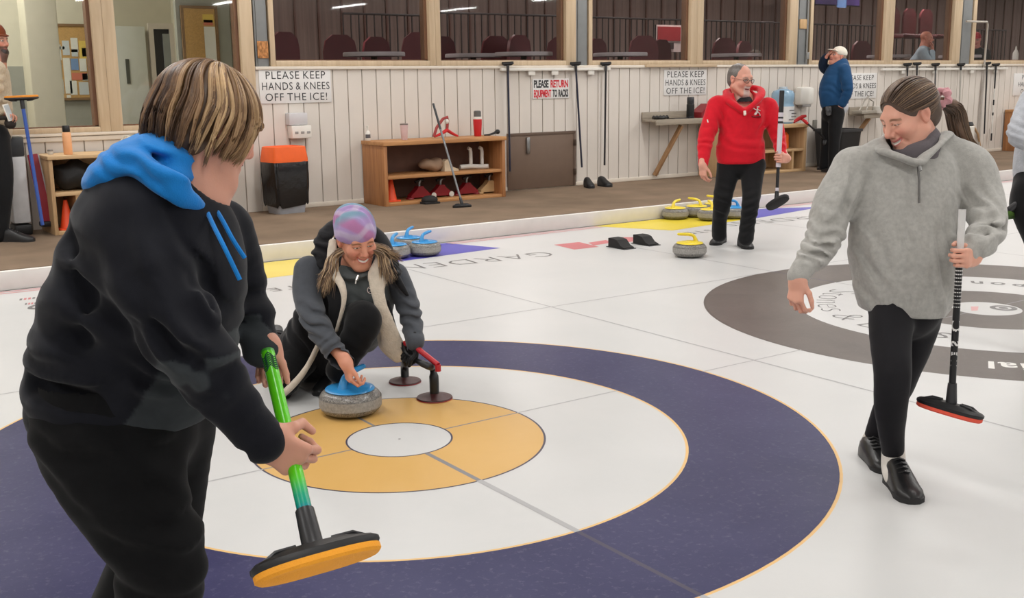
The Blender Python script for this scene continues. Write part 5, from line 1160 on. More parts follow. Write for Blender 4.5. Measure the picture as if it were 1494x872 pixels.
    # hem slit and waist cut
    F.plane(P(1320, 456, DS), (-.08, 0, -1), .01, (P(1320, 470, DS)-A3((.3, .3, .12)), P(1320, 470, DS)+A3((.3, .3, .12))))
    F.ell(P(1258, 462, 4.08), (.05, .12, .055), None, .01, 's')
    # collar
    ring_ = [P(*q) for q in ((1376, 200, 4.26), (1381, 196, 4.18), (1369, 208, 4.09), (1346, 232, 4.03), (1338, 238, 4.02), (1310, 228, 4.03), (1288, 219, 4.08), (1296, 207, 4.2), (1340, 196, 4.31), (1376, 200, 4.26))]
    F.chain(ring_, [(.014, .027)]*len(ring_), (0, .2, 1), .012, 34)
    # opening at the neck
    F.ell(P(1330, 212, 4.14), (.098, .095, .075), None, .012, 's')
    sw = sdf_obj(F, 'sweatshirt', SWT, body, 1)
    b = MB(); b.tube([P(1339, 240, 4.018), P(1341, 262, 4.012), P(1341, 296, 4.016)], .0065, 8, flat=.6); b.build('zipper', mat('zip grey', (112, 110, 108), .5, .3), sw)
    b = MB(); b.tube([P(1341, 240, 4.008), P(1343, 249, 4.0)], .005, 8); b.build('zip_pull', STEEL, sw)
    F = Field((-.1, -.3, 1.1), (.3, .35, 1.45), .006)
    F.chain([P(1337, 222, 4.14), P(1346, 205, 4.16)], [(.088, .08), (.068, .066)], (1, 0, 0), .01); F.rumple(.003, 22, 2)
    sdf_obj(F, 'neck_warmer', INN, body, 1)
    # ---- leggings
    F = Field((-.4, -.35, -.0), (.4, .5, 1.0), .0065)
    F.chain([P(1320, 430, 4.2), P(1320, 455, 4.2)], [(.15, .11), (.135, .11)], (1, 0, 0), .04)
    F.chain([P(1303, 445, 4.16), P(1299, 490, 4.1), P(1302, 545, 4.04), P(1299, 590, 4.07), P(1301, 630, 4.12), P(1303, 660, 4.16)], [.09, .078, .067, .062, .05, .043], None, .02, 16)
    F.chain([P(1345, 445, 4.24), P(1336, 490, 4.26), P(1316, 545, 4.3), P(1297, 590, 4.38), P(1277, 636, 4.47)], [.088, .075, .066, .058, .043], None, .02, 14)
    F.rumple(.003, 16, 4)
    sdf_obj(F, 'leggings', LEG, body, 1)
    for sk in ([P(1303, 650, 4.155), P(1304, 680, 4.17), P(1306, 694, 4.13)], [P(1280, 628, 4.46), P(1271, 652, 4.49), P(1276, 664, 4.46)]):
        F = Field((-.25, -.25, -.0), (.25, .5, .35), .005); F.chain(sk, [.041, .046, .042], None, .01); sdf_obj(F, 'sock', cloth('white sock', (222, 216, 208)), body, 1)
    sm = mat('black trainer leather', (22, 22, 24), .32, var=.1)
    h1, t1 = G(1300, 699), G(1321, 722); shoe_at(fr, h1, t1, (0, 0, 1), body, .255, .105, sm, H=.112)
    h2, t2 = P(1263, 671, 4.5), G(1299, 694); shoe_at(fr, h2, t2, (.0, .3, 1), body, .25, .102, sm, H=.112)
    # ---- hair
    C = lambda p: hc+HR@(A3(p)*hs)
    F = Field(hc-.2, hc+.2, .005)
    F.ell(C((0, -.018, .04)), (.083*hs, .101*hs, .086*hs), HR, .01)
    F.ell(C((0, -.06, -.005)), (.066*hs, .055*hs, .075*hs), HR, .02)
    for q in (-1, 1): F.ell(C((q*.05, .1, -.03)), (.07*hs, .06*hs, .085*hs), HR, .012, 's'); F.ell(C((q*.088, .0, -.012)), (.03*hs, .028*hs, .04*hs), HR, .01, 's')
    F.ell(C((0, .132, .025)), (.078*hs, .078*hs, .085*hs), HR, .01, 's')
    dk, md, lt = lrgb(72, 54, 44), lrgb(122, 97, 78), lrgb(172, 142, 112)
    base = sdf_obj(F, 'hair', HAIR, body, 1, lambda v: np.tile(lrgb(84, 66, 54), (len(v), 1)))
    tie = C((0, -.118, .045)); rs = np.random.RandomState(5); paths, rads, cols = [], [], []
    ctr = A3((0, -.018, .04)); rad = A3((.0855, .1035, .0885))
    def onsk(d): d = nrm(d); return d
    tl = nrm((A3((0, -.125, .045))-ctr)/rad)
    for i in range(620):
        q = 1 if rs.rand() < .5 else -1; t = rs.rand()
        # hairline from the parting on the forehead down to the ear and nape
        if t < .35: x = q*.004; st = A3((x, .078-.13*t, .105+.03*math.sin(t*3)))
        else:
            w = (t-.35)/.65; hl = crom([(.0, .078, .09), (.045, .066, .072), (.068, .035, .03), (.078, .01, .03), (.076, -.03, -.012), (.06, -.062, -.06), (.03, -.085, -.075)], 60)[int(w*59)]; st = hl*A3((q, 1, 1))
        d0 = nrm((st-ctr)/rad); om = math.acos(np.clip(d0@tl, -1, 1)); kk = np.linspace(0, 1, 16)
        path = []
        lift = 1.0+.014*rs.rand(); sag = rs.randn()*.05
        for f in kk:
            d = (math.sin((1-f)*om)*d0+math.sin(f*om)*tl)/max(math.sin(om), .05) if om > .05 else d0
            d = d+A3((0, 0, -.1))*math.sin(math.pi*f)*(.6 if t > .35 else .2)+A3((q*sag, 0, 0))*math.sin(math.pi*f); d = nrm(d)
            path.append(C(ctr+d*rad*(lift+.012*math.sin(math.pi*f))))
        paths.append(path); rads.append(.0022+.0022*rs.rand()); m = rs.rand(); cols.append(dk*(1-m)+md*m if rs.rand() < .75 else md*(.6)+lt*.4)
    # ponytail
    F2 = Field(P(1400, 190, 4.26)-.22, P(1400, 190, 4.26)+.22, .006); F2.chain([P(1374, 147, 4.2), P(1392, 160, 4.24), P(1399, 186, 4.26), P(1410, 208, 4.28), P(1424, 222, 4.28)], [.014, .032, .034, .03, .012], None, .01, 22); F2.rumple(.003, 40, 3); sdf_obj(F2, 'ponytail', HAIR, base, 1, lambda v: np.tile(lrgb(110, 84, 66), (len(v), 1)))
    end0 = [P(1376, 148, 4.2), P(1392, 160, 4.24), P(1398, 185, 4.26), P(1408, 208, 4.28), P(1426, 224, 4.28), P(1438, 240, 4.27)]
    for i in range(620):
        o = nrm(rs.randn(3))*A3((.017, .017, .017))*(.6+.5*rs.rand()); sp_ = [.5, 1.4, 1.5, 1.35, .9, .5]; ln = .72+.3*rs.rand(); cp = [end0[j]+o*sp_[j]*1.35+A3((0, 0, -.012 if j == 0 else 0)) for j in range(6)]
        pth = crom(cp, 40)[:max(16, int(40*ln))]; pth = pth[np.linspace(0, len(pth)-1, 16).astype(int)]
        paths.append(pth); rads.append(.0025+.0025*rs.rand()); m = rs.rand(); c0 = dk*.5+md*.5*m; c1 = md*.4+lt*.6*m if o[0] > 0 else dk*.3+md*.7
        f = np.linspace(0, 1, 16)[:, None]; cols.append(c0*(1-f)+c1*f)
    cols = [c if c.ndim == 2 else np.repeat(c[None], 16, 0) for c in cols]
    strands('hair_strands', paths, rads, cols, HAIR, base)
    b = MB(); tc = P(1372, 145, 4.2); Rm = np.array(rotof(z=V(tuple(P(1392, 160, 4.24)-P(1366, 142, 4.2))), x=(0, 0, 1)))
    pts = [tc+Rm@A3((.036*math.cos(a), .036*math.sin(a), .006*math.sin(5*a))) for a in np.linspace(0, 2*math.pi, 40)]
    b.tube(pts, [.014+.004*math.sin(9*a) for a in np.linspace(0, 2*math.pi, 40)], 10, False); b.build('scrunchie', cloth('pink scrunchie velvet', (206, 150, 156), .7, .2, 200), body)
    # ---- her broom
    W = fr.W
    SB = mat('white shaft print', (222, 220, 218), .3); 
    hd = nrm(P(1434, 607, 3.93)-P(1342, 580, 4.07))
    def wd(v): return fr.ex*float(v[0])+fr.ey*float(v[1])+V((0, 0, float(v[2])))
    t = broom('black and white patterned broom with orange red pad held by the ponytailed woman', W(sh0), W(sh1), wd(hd), wd(nrm(A3((.1, -.25, -1)))), mat('black patterned shaft', (24, 24, 26), .28), .0125, .245, .085, mat('orange red pad', (232, 88, 66), .7, bump=.3, bscale=200))
    M = rel(t); q0, q1 = W(sh1), W(sh0); d = q1-q0
    b = MB(); b.tube([q0+d*.80, q0+d*1.0], .0128, 14); b.build('shaft_sleeve', SB, t, local=M)
    b = MB(); vx = (CAM-q0); vx = (vx-d.normalized()*vx.dot(d.normalized())).normalized(); sd = d.normalized().cross(vx)
    for i in range(16):
        f = .50+.30*i/16; rr = .0052*(.55+.5*i/16)
        for a in range(-3, 4):
            n_ = (vx*math.cos(a*.5)+sd*math.sin(a*.5)); c = q0+d*f+n_*.0127
            b.lathe([(rr*.62, 0), (rr*.62, .0004)], c, 8, rotof(z=n_, x=d))
    b.build('dot_pattern', SB, t, False, local=M)
    for s_, f0, f1, sz in (('C', .40, 0, .06), ('S', .31, 0, .045), ('E', .255, 0, .03), ('I', .22, 0, .03), ('I', .195, 0, .03)):
        me = text_me(s_, sz, .0012, 0, 'CENTER'); c = q0+d*f0; b = MB()
        b.add(me, lambda v: c+d.normalized()*v.x+(vx*math.cos(v.y/.0128)+sd*math.sin(v.y/.0128))*.0130)
        b.build('shaft_letter', SB, t, False, local=M)
    return body
build_grey()
# ================================================================ short-haired woman sweeping in the foreground
def build_front():
    g = at_d(172, 590, 2.22); fr = Frame((g.x, g.y, 0)); P, G = fr.P, fr.G; W = fr.W
    HOOD = cloth('charcoal hoodie knit', (35, 37, 44), .9, .12, 700, .1, .25, 30); HOODG = cloth('grey hoodie panel', (62, 66, 70), .9, .3, 380, .08, .2, 30)
    BLUE = cloth('bright blue hood lining', (18, 122, 200), .75, .25, 380, .08, .2, 24); TR = cloth('black trousers front', (9, 9, 11), .95, .12, 600, .1, .04)
    hc = P(306, 181, 2.16); HR = hframe((.66, .60, -.42), (.26, .2, .94)); hs = .95
    nb = P(264, 300, 2.16)
    s1 = P(391, 516, 2.24); s0 = P(456, 793, 1.98); sa = nrm(s1-s0); rs_ = .0142
    at = lambda t: s0+(s1-s0)*t
    hl = at(.90); hn = at(.455)
    F = Field((-.45, -.55, -.0), (.8, .55, 1.62), .009, [(hc, .15), (hl, .1), (hn, .1)], .003)
    head_sdf(F, hc, HR, hs, .3, nb, .052)
    F.chain([nb, P(225, 385, 2.15), P(200, 500, 2.18), P(172, 590, 2.22)], [(.09, .08), (.11, .1), (.1, .09), (.09, .08)], (1, 0, 0), .05)
    wn = hand_grip(F, hn, (.62, .1, .76), (-.2, .97, .05), rs_, True, 1.0, (52, 76, 55), fd=P(272, 500, 1.975)-hn)
    wf = P(386, 503, 2.30); hand_open(F, wf, (.12, .08, -1), (.05, -1, -.1), False, (62, 85, 60), .76, (.5, .3), 3, fd=P(352, 438, 2.37)-wf)
    NA = [P(192, 335, 2.03), P(272, 500, 1.975), wn]; FA = [P(318, 345, 2.32), P(352, 438, 2.37), wf]
    F.chain(NA, [.05, .034, .026], None, .03); F.chain(FA, [.05, .034, .026], None, .03)
    NL = [P(155, 620, 2.18), P(228, 805, 2.11), P(200, 1130, 2.28)]; FLg = [P(228, 620, 2.38), P(228, 800, 2.42), P(120, 1030, 2.68)]
    for lg in (NL, FLg): F.chain(lg, [.06, .045, .033], None, .03); F.seg(lg[-1], lg[-1]+A3((.09, -.03, -.05)), .035, .03)
    body = person(fr, 'person with a blonde streaked bob and dark blue-hooded top holding the green broom', F, lambda v: head_col(v, hc, HR, hs, (208, 152, 130)))
    print('front hands', fr.W(wn), fr.W(wf))
    # ---- hoodie
    F = Field((-.45, -.5, .5), (.75, .45, 1.5), .0065)
    F.chain([P(170, 606, 2.22), P(170, 575, 2.22), P(190, 520, 2.2), P(209, 450, 2.17), P(224, 385, 2.15), P(222, 330, 2.14), P(245, 296, 2.14)],
            [(.168, .165), (.178, .175), (.196, .18), (.192, .18), (.178, .175), (.140, .16), (.085, .11)], (1, 0, 0), .03, 24)
    el_ = P(272, 500, 1.975); F.chain([P(196, 338, 2.03), P(227, 420, 1.985), el_, el_*.6+wn*.4, el_*.3+wn*.7, el_*.12+wn*.88], [.083, .08, .07, .056, .048, .042], None, .035, 18)
    F.chain([el_*.12+wn*.88, wn+nrm(wn-el_)*.012], [.044, .045], None, .004)
    F.chain([P(316, 345, 2.31), P(345, 405, 2.36), P(354, 438, 2.37), P(369, 466, 2.335)], [.08, .064, .056, .05], None, .035, 12)
    F.chain([P(368, 464, 2.335), wf+A3((-.006, 0, -.008))], [.046, .042], None, .004)
    def crease(pts, r=.012, k=.03, op='s'): F.chain([P(*p) for p in pts], [r*.5]+[r]*(len(pts)-2)+[r*.4], None, k, None, op)
    crease([(245, 300, 2.0), (282, 345, 1.975), (298, 400, 1.965), (305, 455, 1.965)], .009, .03)
    crease([(200, 470, 1.93), (250, 505, 1.9), (300, 560, 1.91)], .008, .04); crease([(230, 400, 1.91), (262, 440, 1.9), (292, 500, 1.92)], .007, .035)
    crease([(292, 520, 1.91), (318, 522, 1.9), (338, 540, 1.93)], .007, .025); crease([(250, 520, 1.92), (275, 545, 1.91), (292, 580, 1.93)], .008, .03)
    crease([(60, 560, 2.1), (110, 570, 2.05), (180, 560, 2.03)], .006, .05); crease([(100, 350, 2.06), (130, 420, 2.02), (120, 500, 2.03)], .006, .06)
    F.folds(P(275, 500, 1.92), (.1, .12, .1), (.7, 0, .7), .06, .008, 1); F.folds(P(330, 565, 1.92), (.09, .1, .08), (.7, 0, -.6), .045, .005, 2); F.folds(P(225, 420, 1.93), (.09, .1, .12), (.8, 0, .5), .075, .006, 3)
    F.folds(P(120, 480, 2.05), (.12, .15, .18), (.3, 0, 1), .09, .007, 4); F.folds(P(90, 560, 2.08), (.12, .15, .09), (.1, 0, 1), .06, .007, 5); F.folds(P(300, 400, 2.02), (.06, .12, .12), (.9, 0, .4), .06, .006, 6); F.folds(P(360, 455, 2.3), (.07, .1, .08), (.5, 0, .8), .05, .006, 7); F.folds(P(250, 560, 2.05), (.09, .1, .07), (.5, 0, .8), .05, .006, 8)
    F.rumple(.0055, 8, 11); F.rumple(.0016, 30, 6)
    F.plane(P(170, 614, 2.22), (.02, 0, -1), .012, (A3((-.45, -.45, .5)), A3((.3, .45, .85))))
    F.ell(P(278, 282, 2.15), (.07, .085, .07), None, .01, 's')
    def blockcol(v):
        base = np.tile(lrgb(23, 24, 30), (len(v), 1)); p0 = P(247, 524, 2.05); m = sst((v-p0)@A3((.81, 0, -.58)), -.003, .003)
        ab = wn-el_; t = np.clip(((v-el_)@ab)/(ab@ab), 0, 1); da = np.linalg.norm(v-el_-t[:, None]*ab, axis=1); m = m*sst(da, .060, .066)*(v[:, 2] < p0[2]+.03)*(v[:, 1] < P(320, 500, 2.3)[1])
        m = np.maximum(m, sst(P(170, 597, 2.22)[2]-v[:, 2], 0, .004)*.5*(np.linalg.norm(v-wn, axis=1) > .12)); return mixc(base, m, lrgb(54, 58, 61))
    hd = sdf_obj(F, 'hoodie', cloth('colour block hoodie', (35, 37, 44), .9, .3, 380, .1, .25, 30) if False else mat('colour block hoodie', (35, 37, 44), .9, 0, .1, 30, .12, 700, .15, .12, attr=True), body, 1, blockcol)
    # blue hood
    F = Field((-.2, -.4, 1.15), (.4, .35, 1.6), .005)
    near = [P(136, 266, 2.14), P(168, 252, 2.06), P(212, 250, 2.0), P(250, 272, 1.99), P(280, 294, 2.03), P(304, 306, 2.09)]
    F.chain(near, [(.012, .014), (.024, .016), (.032, .018), (.030, .017), (.020, .013), (.006, .006)], (.1, -.2, 1), .012, 26)
    far = [P(304, 306, 2.09), P(314, 294, 2.18), P(308, 268, 2.28), P(262, 240, 2.36), P(200, 240, 2.32), P(150, 260, 2.24)]
    F.chain(far, [(.006, .006), (.02, .012), (.028, .016), (.03, .018), (.026, .018), (.014, .014)], (.1, .2, 1), .012, 22)
    F.ell(P(190, 244, 2.14), (.09, .13, .04), np.array(rotof(x=(.86, 0, .45), z=(-.45, .0, .86))), .025); F.ell(P(226, 232, 2.14), (.075, .14, .055), np.array(rotof(x=(.9, 0, .3), z=(-.3, .0, .9))), .03); F.ell(P(250, 250, 2.12), (.06, .11, .06), None, .03)
    F.ell(P(288, 262, 2.16), (.055, .075, .085), None, .012, 's')
    def cr2(pts, r, k): F.chain([P(*p) for p in pts], [r]*len(pts), None, k, None, 's')
    cr2([(160, 262, 2.05), (210, 262, 1.98), (250, 288, 1.975)], .004, .012); cr2([(178, 240, 2.04), (215, 238, 2.0), (245, 256, 2.0)], .005, .015); cr2([(205, 224, 2.06), (235, 236, 2.03), (262, 262, 2.02)], .005, .02)
    F.folds(P(215, 240, 2.04), (.1, .12, .05), (.45, .1, .9), .032, .004, 3, .4); F.rumple(.003, 22, 7); F.rumple(.0012, 50, 4)
    hdl = sdf_obj(F, 'hood', BLUE, body, 1)
    for pts in ([(300, 304, 2.085), (312, 330, 2.02), (328, 362, 1.985), (350, 408, 1.99)], [(310, 298, 2.12), (325, 322, 2.07), (340, 350, 2.05), (357, 376, 2.06)]):
        b = MB(); b.tube(crom([P(*p) for p in pts], 14), .0045, 8); b.build('drawstring', BLUE, body)
    # ---- trousers
    F = Field((-.5, -.5, -.02), (.5, .6, .95), .008)
    F.chain([P(172, 575, 2.23), P(170, 615, 2.24)], [(.155, .16), (.165, .17)], (1, 0, 0), .04)
    F.chain([P(158, 615, 2.18), P(178, 690, 2.15), P(208, 755, 2.12), P(234, 808, 2.10), P(232, 872, 2.13), P(218, 960, 2.18), P(203, 1100, 2.27)], [.145, .118, .095, .083, .078, .075, .065], None, .03, 22)
    F.chain([P(222, 615, 2.36), P(228, 700, 2.39), P(228, 790, 2.42), P(192, 870, 2.5), P(125, 1010, 2.66)], [.135, .108, .084, .078, .066], None, .03, 18)
    F.folds(P(240, 800, 2.05), (.12, .12, .1), (.3, 0, 1), .06, .008, 5); F.folds(P(200, 690, 2.08), (.14, .14, .12), (.6, 0, 1), .08, .006, 6); F.folds(P(150, 640, 2.1), (.14, .14, .07), (.2, 0, 1), .06, .006, 7); F.rumple(.005, 9, 21); F.rumple(.0015, 30, 3)
    sdf_obj(F, 'trousers', TR, body, 1)
    for lg, up in ((NL, (0, 0, 1)), (FLg, (.25, 0, 1))):
        a = lg[-1]; hz = .004 if lg is NL else .08; heel = A3((a[0]-.04, a[1], hz)); toe = A3((a[0]+.2, a[1]-.06, .004)); shoe_at(fr, heel, toe, up, body, .255, .1, SHOEM, H=.1)
    # ---- bob
    C = lambda p: hc+HR@(A3(p)*hs)
    dk, md, lt = lrgb(66, 46, 33), lrgb(136, 102, 70), lrgb(206, 172, 128)
    F = Field(hc-.24, hc+.22, .006)
    F.ell(C((0, -.02, .03)), (.083*hs, .1*hs, .093*hs), HR, .01); F.ell(C((0, -.045, -.03)), (.074*hs, .07*hs, .07*hs), HR, .03); F.ell(C((0, .115, -.05)), (.068, .075, .1), HR, .02, 's')
    base = sdf_obj(F, 'hair', HAIR, body, 1, lambda v: np.tile(lrgb(92, 68, 48), (len(v), 1)))
    rs = np.random.RandomState(3); paths, rads, cols = [], [], []
    ctr = A3((0, -.016, .022)); rad = A3((.097, .116, .103)); k = 18; NC = 110
    clump = rs.rand(NC); cl2 = rs.randn(NC)*.09; cl3 = rs.randn(NC)
    for i in range(5200):
        ph = rs.rand()*2*math.pi; ci = int(ph/(2*math.pi)*NC) % NC; face = math.cos(ph); sx = math.sin(ph)
        end = -.060-.010*(face < .0)+.005*rs.randn()+.006*cl3[ci]
        if face > .74: end = .03+.02*rs.rand()
        if .5 < face <= .74 and rs.rand() < .5: continue
        lay_ = .945+.07*rs.rand(); t0 = 4+ (rs.rand()**2)*55
        swirl = (.55+.1*cl3[ci])*(1 if sx > 0 else -1); pts = []
        for th in np.linspace(t0, 86, 5):
            a = ph+cl2[ci]+swirl*(1-th/86)**1.2; pts.append(ctr+A3((math.sin(R_(th))*math.sin(a), math.sin(R_(th))*math.cos(a), math.cos(R_(th))))*rad*lay_)
        q = pts[-1]; w1 = .004*math.sin(cl3[ci]*5); w2 = .006*math.sin(cl3[ci]*9+1)
        for f, sc in ((.35, 1.02), (.7, .985), (1.0, .86+.03*rs.randn())):
            pts.append(A3((ctr[0]+(q[0]-ctr[0])*sc+w1*f+w2*f*f, ctr[1]+(q[1]-ctr[1])*sc+w2*f-w1*f*f, q[2]+(end-q[2])*f)))
        paths.append([C(p) for p in crom(pts, k)]); rads.append(.0013+.0019*rs.rand())
        m = clump[ci]*.85+.2*rs.rand()-.08; m = np.clip(m+.24*face+.1*sx, 0, 1); c1 = dk*(1-2*m)+md*2*m if m < .5 else md*(2-m*2)+lt*(m*2-1)
        f = np.clip((np.linspace(t0/86*.6, 1, k)-.02)/.3, 0, 1)[:, None]; root = dk*.6+c1*.4; cols.append(root*(1-f)+c1*f)
    strands('hair_strands', paths, rads, cols, HAIR, base, 4, .6)
    # ---- her broom
    def wd(v): return fr.ex*float(v[0])+fr.ey*float(v[1])+V((0, 0, float(v[2])))
    SG = bpy.data.materials.new('green to blue shaft'); t_, N, L = nt(SG); bs = N['Principled BSDF']; bs.inputs['Roughness'].default_value = .25
    tc = N.new('ShaderNodeTexCoord'); at_ = N.new('ShaderNodeAttribute'); at_.attribute_name = 'Col'; L.new(at_.outputs['Color'], bs.inputs['Base Color'])
    hd_ = nrm(P(546, 797, 2.1)-P(369, 846, 1.98)); YP = mat('yellow orange broom pad', (240, 160, 36), .75, bump=.35, bscale=240, var=.08)
    t = broom('green and blue shafted broom with yellow orange pad held by the short-haired woman', W(s1), W(s0), wd(hd_), wd((.1, -.68, -.72)), SG, rs_, .245, .088, YP)
    sh = [c for c in bpy.data.objects if c.parent == t and c.name.startswith('shaft')][0]; me = sh.data; a = me.attributes.new('Col', 'FLOAT_COLOR', 'POINT'); q0, q1 = W(s0), W(s1); q1 = q1-q0
    gr, tl_, bl = lrgb(92, 206, 24), lrgb(20, 160, 130), lrgb(20, 92, 178); d = []
    for v in me.vertices:
        f = v.co.dot(q1)/q1.dot(q1); c = bl*(1-sst(f, .10, .2))+tl_*sst(f, .10, .2); m = sst(f, .2, .33); c = c*(1-m)+gr*m; d += [*c, 1]
    a.data.foreach_set('color', np.array(d, np.float32))
    M = rel(t); dk_ = mat('dark green print', (18, 74, 50), .35); vx = (CAM-q0); dn = q1.normalized(); vx = (vx-dn*vx.dot(dn)).normalized(); sd = dn.cross(vx)
    for f0 in (.42, .90):
        b = MB()
        for i in range(7):
            c = q0+q1*(f0+.012*i); pts = []
            for a_ in np.linspace(-1.3, 1.3, 9): pts.append(c+(vx*math.cos(a_)+sd*math.sin(a_))*(rs_+.0004)+dn*(.006*math.cos(a_*4)))
            b.tube(pts, .0012, 5)
        b.build('shaft_print', dk_, t, local=M)
    b = MB(); b.lathe([(rs_, 0), (rs_, .006), (rs_*.6, .009)], q0+q1, 16, rotof(z=dn, x=vx)); b.build('end_cap', mat('green cap', (60, 150, 40), .4), t, local=M)
    return body
build_front()
# ================================================================ man in the red hoodie
def build_red():
    g = at_z(1066, 362); fr = Frame((g.x, g.y, 0)); P, G = fr.P, fr.G; W = fr.W
    REDH = cloth('red hoodie fleece', (205, 22, 40), .85, .25, 260, .06, .2, 24); TR = cloth('black jeans', (20, 20, 22), .85, .1)
    hc = P(1080, 116, 9.78); HR = hframe((.55, -.80, -.16), (-.02, .08, 1)); hs = 1.16
    nb = P(1086, 148, 9.85); wr = P(1025, 240, 9.62); s1, s0 = P(1141, 132, 9.5), P(1133, 291, 9.62); sa = nrm(s1-s0); sp = P(1137, 231, 9.555)
    F = Field((-.5, -.55, -.01), (.65, .55, 1.85), .012, [(hc, .17), (wr+A3((0, 0, -.06)), .08), (sp, .1)], .0038)
    head_sdf(F, hc, HR, hs, .15, nb, .056, nose=1.1)
    F.chain([nb, P(1084, 190, 9.82), P(1081, 235, 9.85)], [(.11, .08), (.12, .08), (.11, .07)], (1, 0, 0), .05)
    hand_open(F, wr, (.05, -.1, -1), (.7, .5, .1), True, (30, 42, 30), 1.1); wl = hand_grip(F, sp, sa, (-.75, .6, .0), .0135, False, 1.12)
    F.chain([P(1047, 156, 9.82), P(1029, 204, 9.72), wr], [.05, .035, .027], None, .03); F.chain([P(1121, 156, 9.84), P(1136, 204, 9.78), wl], [.05, .035, .027], None, .03)
    LL = [P(1063, 240, 9.86), P(1054, 292, 9.82), P(1048, 346, 10.02)]; RL = [P(1098, 240, 9.83), P(1095, 295, 9.66), P(1088, 352, 9.7)]
    for lg in (LL, RL): F.chain(lg, [.055, .04, .025], None, .03)
    body = person(fr, 'person with grey goatee and glasses in a red hoodie standing with a broom', F, lambda v: head_col(v, hc, HR, hs, (214, 156, 136), (176, 104, 100), (150, 140, 132), False, stubble=(206, 198, 190), smile=.15, goatee=True))
    F = Field((-.5, -.45, .75), (.6, .45, 1.75), .0085)
    F.chain([P(1081, 232, 9.84), P(1081, 216, 9.83), P(1082, 192, 9.82), P(1085, 168, 9.81), P(1086, 152, 9.82), P(1086, 142, 9.84)], [(.215, .15), (.222, .155), (.205, .145), (.215, .14), (.17, .12), (.09, .09)], (1, 0, 0), .03, 20)
    F.chain([P(1047, 156, 9.82), P(1036, 182, 9.77), P(1029, 205, 9.71), P(1027, 226, 9.66)], [.098, .085, .075, .062], None, .035, 12); F.chain([P(1027, 224, 9.66), P(1026, 239, 9.63)], [.056, .052], None, .008)
    F.chain([P(1120, 157, 9.84), P(1130, 183, 9.8), P(1136, 204, 9.76), P(1138, 217, 9.68)], [.096, .082, .07, .058], None, .035, 12); F.chain([P(1138, 215, 9.68), (P(1138, 226, 9.63)+wl)*.5], [.05, .046], None, .008)
    def crease(pts, r=.012, k=.03, op='s'): F.chain([P(*p) for p in pts], [r*.5]+[r]*(len(pts)-2)+[r*.4], None, k, None, op)
    crease([(1048, 196, 9.66), (1075, 206, 9.62), (1112, 204, 9.66)], .012, .04); crease([(1050, 206, 9.66), (1070, 216, 9.63), (1100, 216, 9.64)], .01, .04)
    crease([(1022, 200, 9.62), (1030, 206, 9.6), (1042, 200, 9.66)], .012, .03); crease([(1052, 160, 9.7), (1056, 182, 9.66), (1052, 204, 9.68)], .012, .04); crease([(1116, 160, 9.72), (1114, 185, 9.66), (1118, 200, 9.7)], .012, .04)
    F.folds(P(1080, 210, 9.66), (.24, .2, .09), (.15, 0, 1), .1, .006, 1, 1.4); F.folds(P(1029, 205, 9.66), (.1, .14, .12), (.3, .1, .9), .075, .006, 2, 1.3); F.folds(P(1136, 205, 9.7), (.1, .14, .12), (-.3, .1, .9), .075, .006, 3, 1.3); F.folds(P(1053, 180, 9.7), (.07, .12, .16), (.9, 0, .4), .07, .008, 4); F.folds(P(1117, 180, 9.7), (.07, .12, .16), (.9, 0, -.4), .07, .008, 5)
    F.rumple(.008, 8, 4); F.rumple(.002, 26, 2)
    F.plane(P(1081, 238, 9.84), (.02, 0, -1), .01, (A3((-.3, -.4, .6)), A3((.32, .4, 1.05))))
    F.chain([P(1060, 134, 9.9), P(1062, 145, 9.74), P(1073, 154, 9.67), P(1087, 162, 9.66), P(1099, 151, 9.67), P(1110, 140, 9.76), P(1108, 130, 9.92), P(1085, 128, 10.0), P(1060, 134, 9.9)], [(.026, .036)]*9, (0, 0, 1), .025, 30)
    F.ell(P(1086, 141, 9.76), (.088, .15, .115), None, .012, 's')
    hd = sdf_obj(F, 'hoodie', REDH, body, 1)
    F = Field((-.2, -.35, 1.3), (.35, .3, 1.75), .007); F.chain([P(1086, 156, 9.8), P(1086, 148, 9.82)], [(.085, .09), (.07, .078)], (1, 0, 0), .01); sdf_obj(F, 'undershirt', cloth('black undershirt', (26, 26, 30)), body, 1)
    F = Field((-.4, -.4, -.0), (.45, .45, 1.0), .0095)
    F.chain([P(1081, 228, 9.85), P(1081, 240, 9.85)], [(.185, .12), (.18, .13)], (1, 0, 0), .03)
    F.chain([P(1063, 242, 9.86), P(1058, 270, 9.83), P(1054, 295, 9.82), P(1050, 318, 9.93), P(1049, 342, 10.02)], [.112, .092, .08, .068, .066], None, .02, 14)
    F.chain([P(1099, 242, 9.83), P(1097, 270, 9.75), P(1095, 297, 9.66), P(1091, 322, 9.68), P(1088, 348, 9.7)], [.112, .092, .08, .07, .068], None, .02, 14)
    F.folds(P(1054, 300, 9.75), (.1, .1, .2), (.2, 0, 1), .07, .007, 6); F.folds(P(1093, 310, 9.6), (.1, .1, .22), (-.2, 0, 1), .07, .007, 7); F.rumple(.006, 12, 9); sdf_obj(F, 'jeans', TR, body, 1)
    shoe_at(fr, G(1055, 352), G(1034, 361), (0, 0, 1), body, .29, .11, SHOEM, H=.11); shoe_at(fr, G(1081, 357), G(1103, 369), (0, 0, 1), body, .29, .11, SHOEM, H=.11)
    # hair, glasses, zip, emblem
    C = lambda p: hc+HR@(A3(p)*hs)
    F = Field(hc-.2, hc+.2, .006); F.ell(C((0, -.022, .036)), (.0805*hs, .093*hs, .0835*hs), HR, .01); F.ell(C((0, -.05, -.01)), (.073*hs, .055*hs, .066*hs), HR, .02); F.ell(C((0, .112, .012)), (.074*hs, .095*hs, .1*hs), HR, .012, 's'); F.rumple(.002, 60, 3)
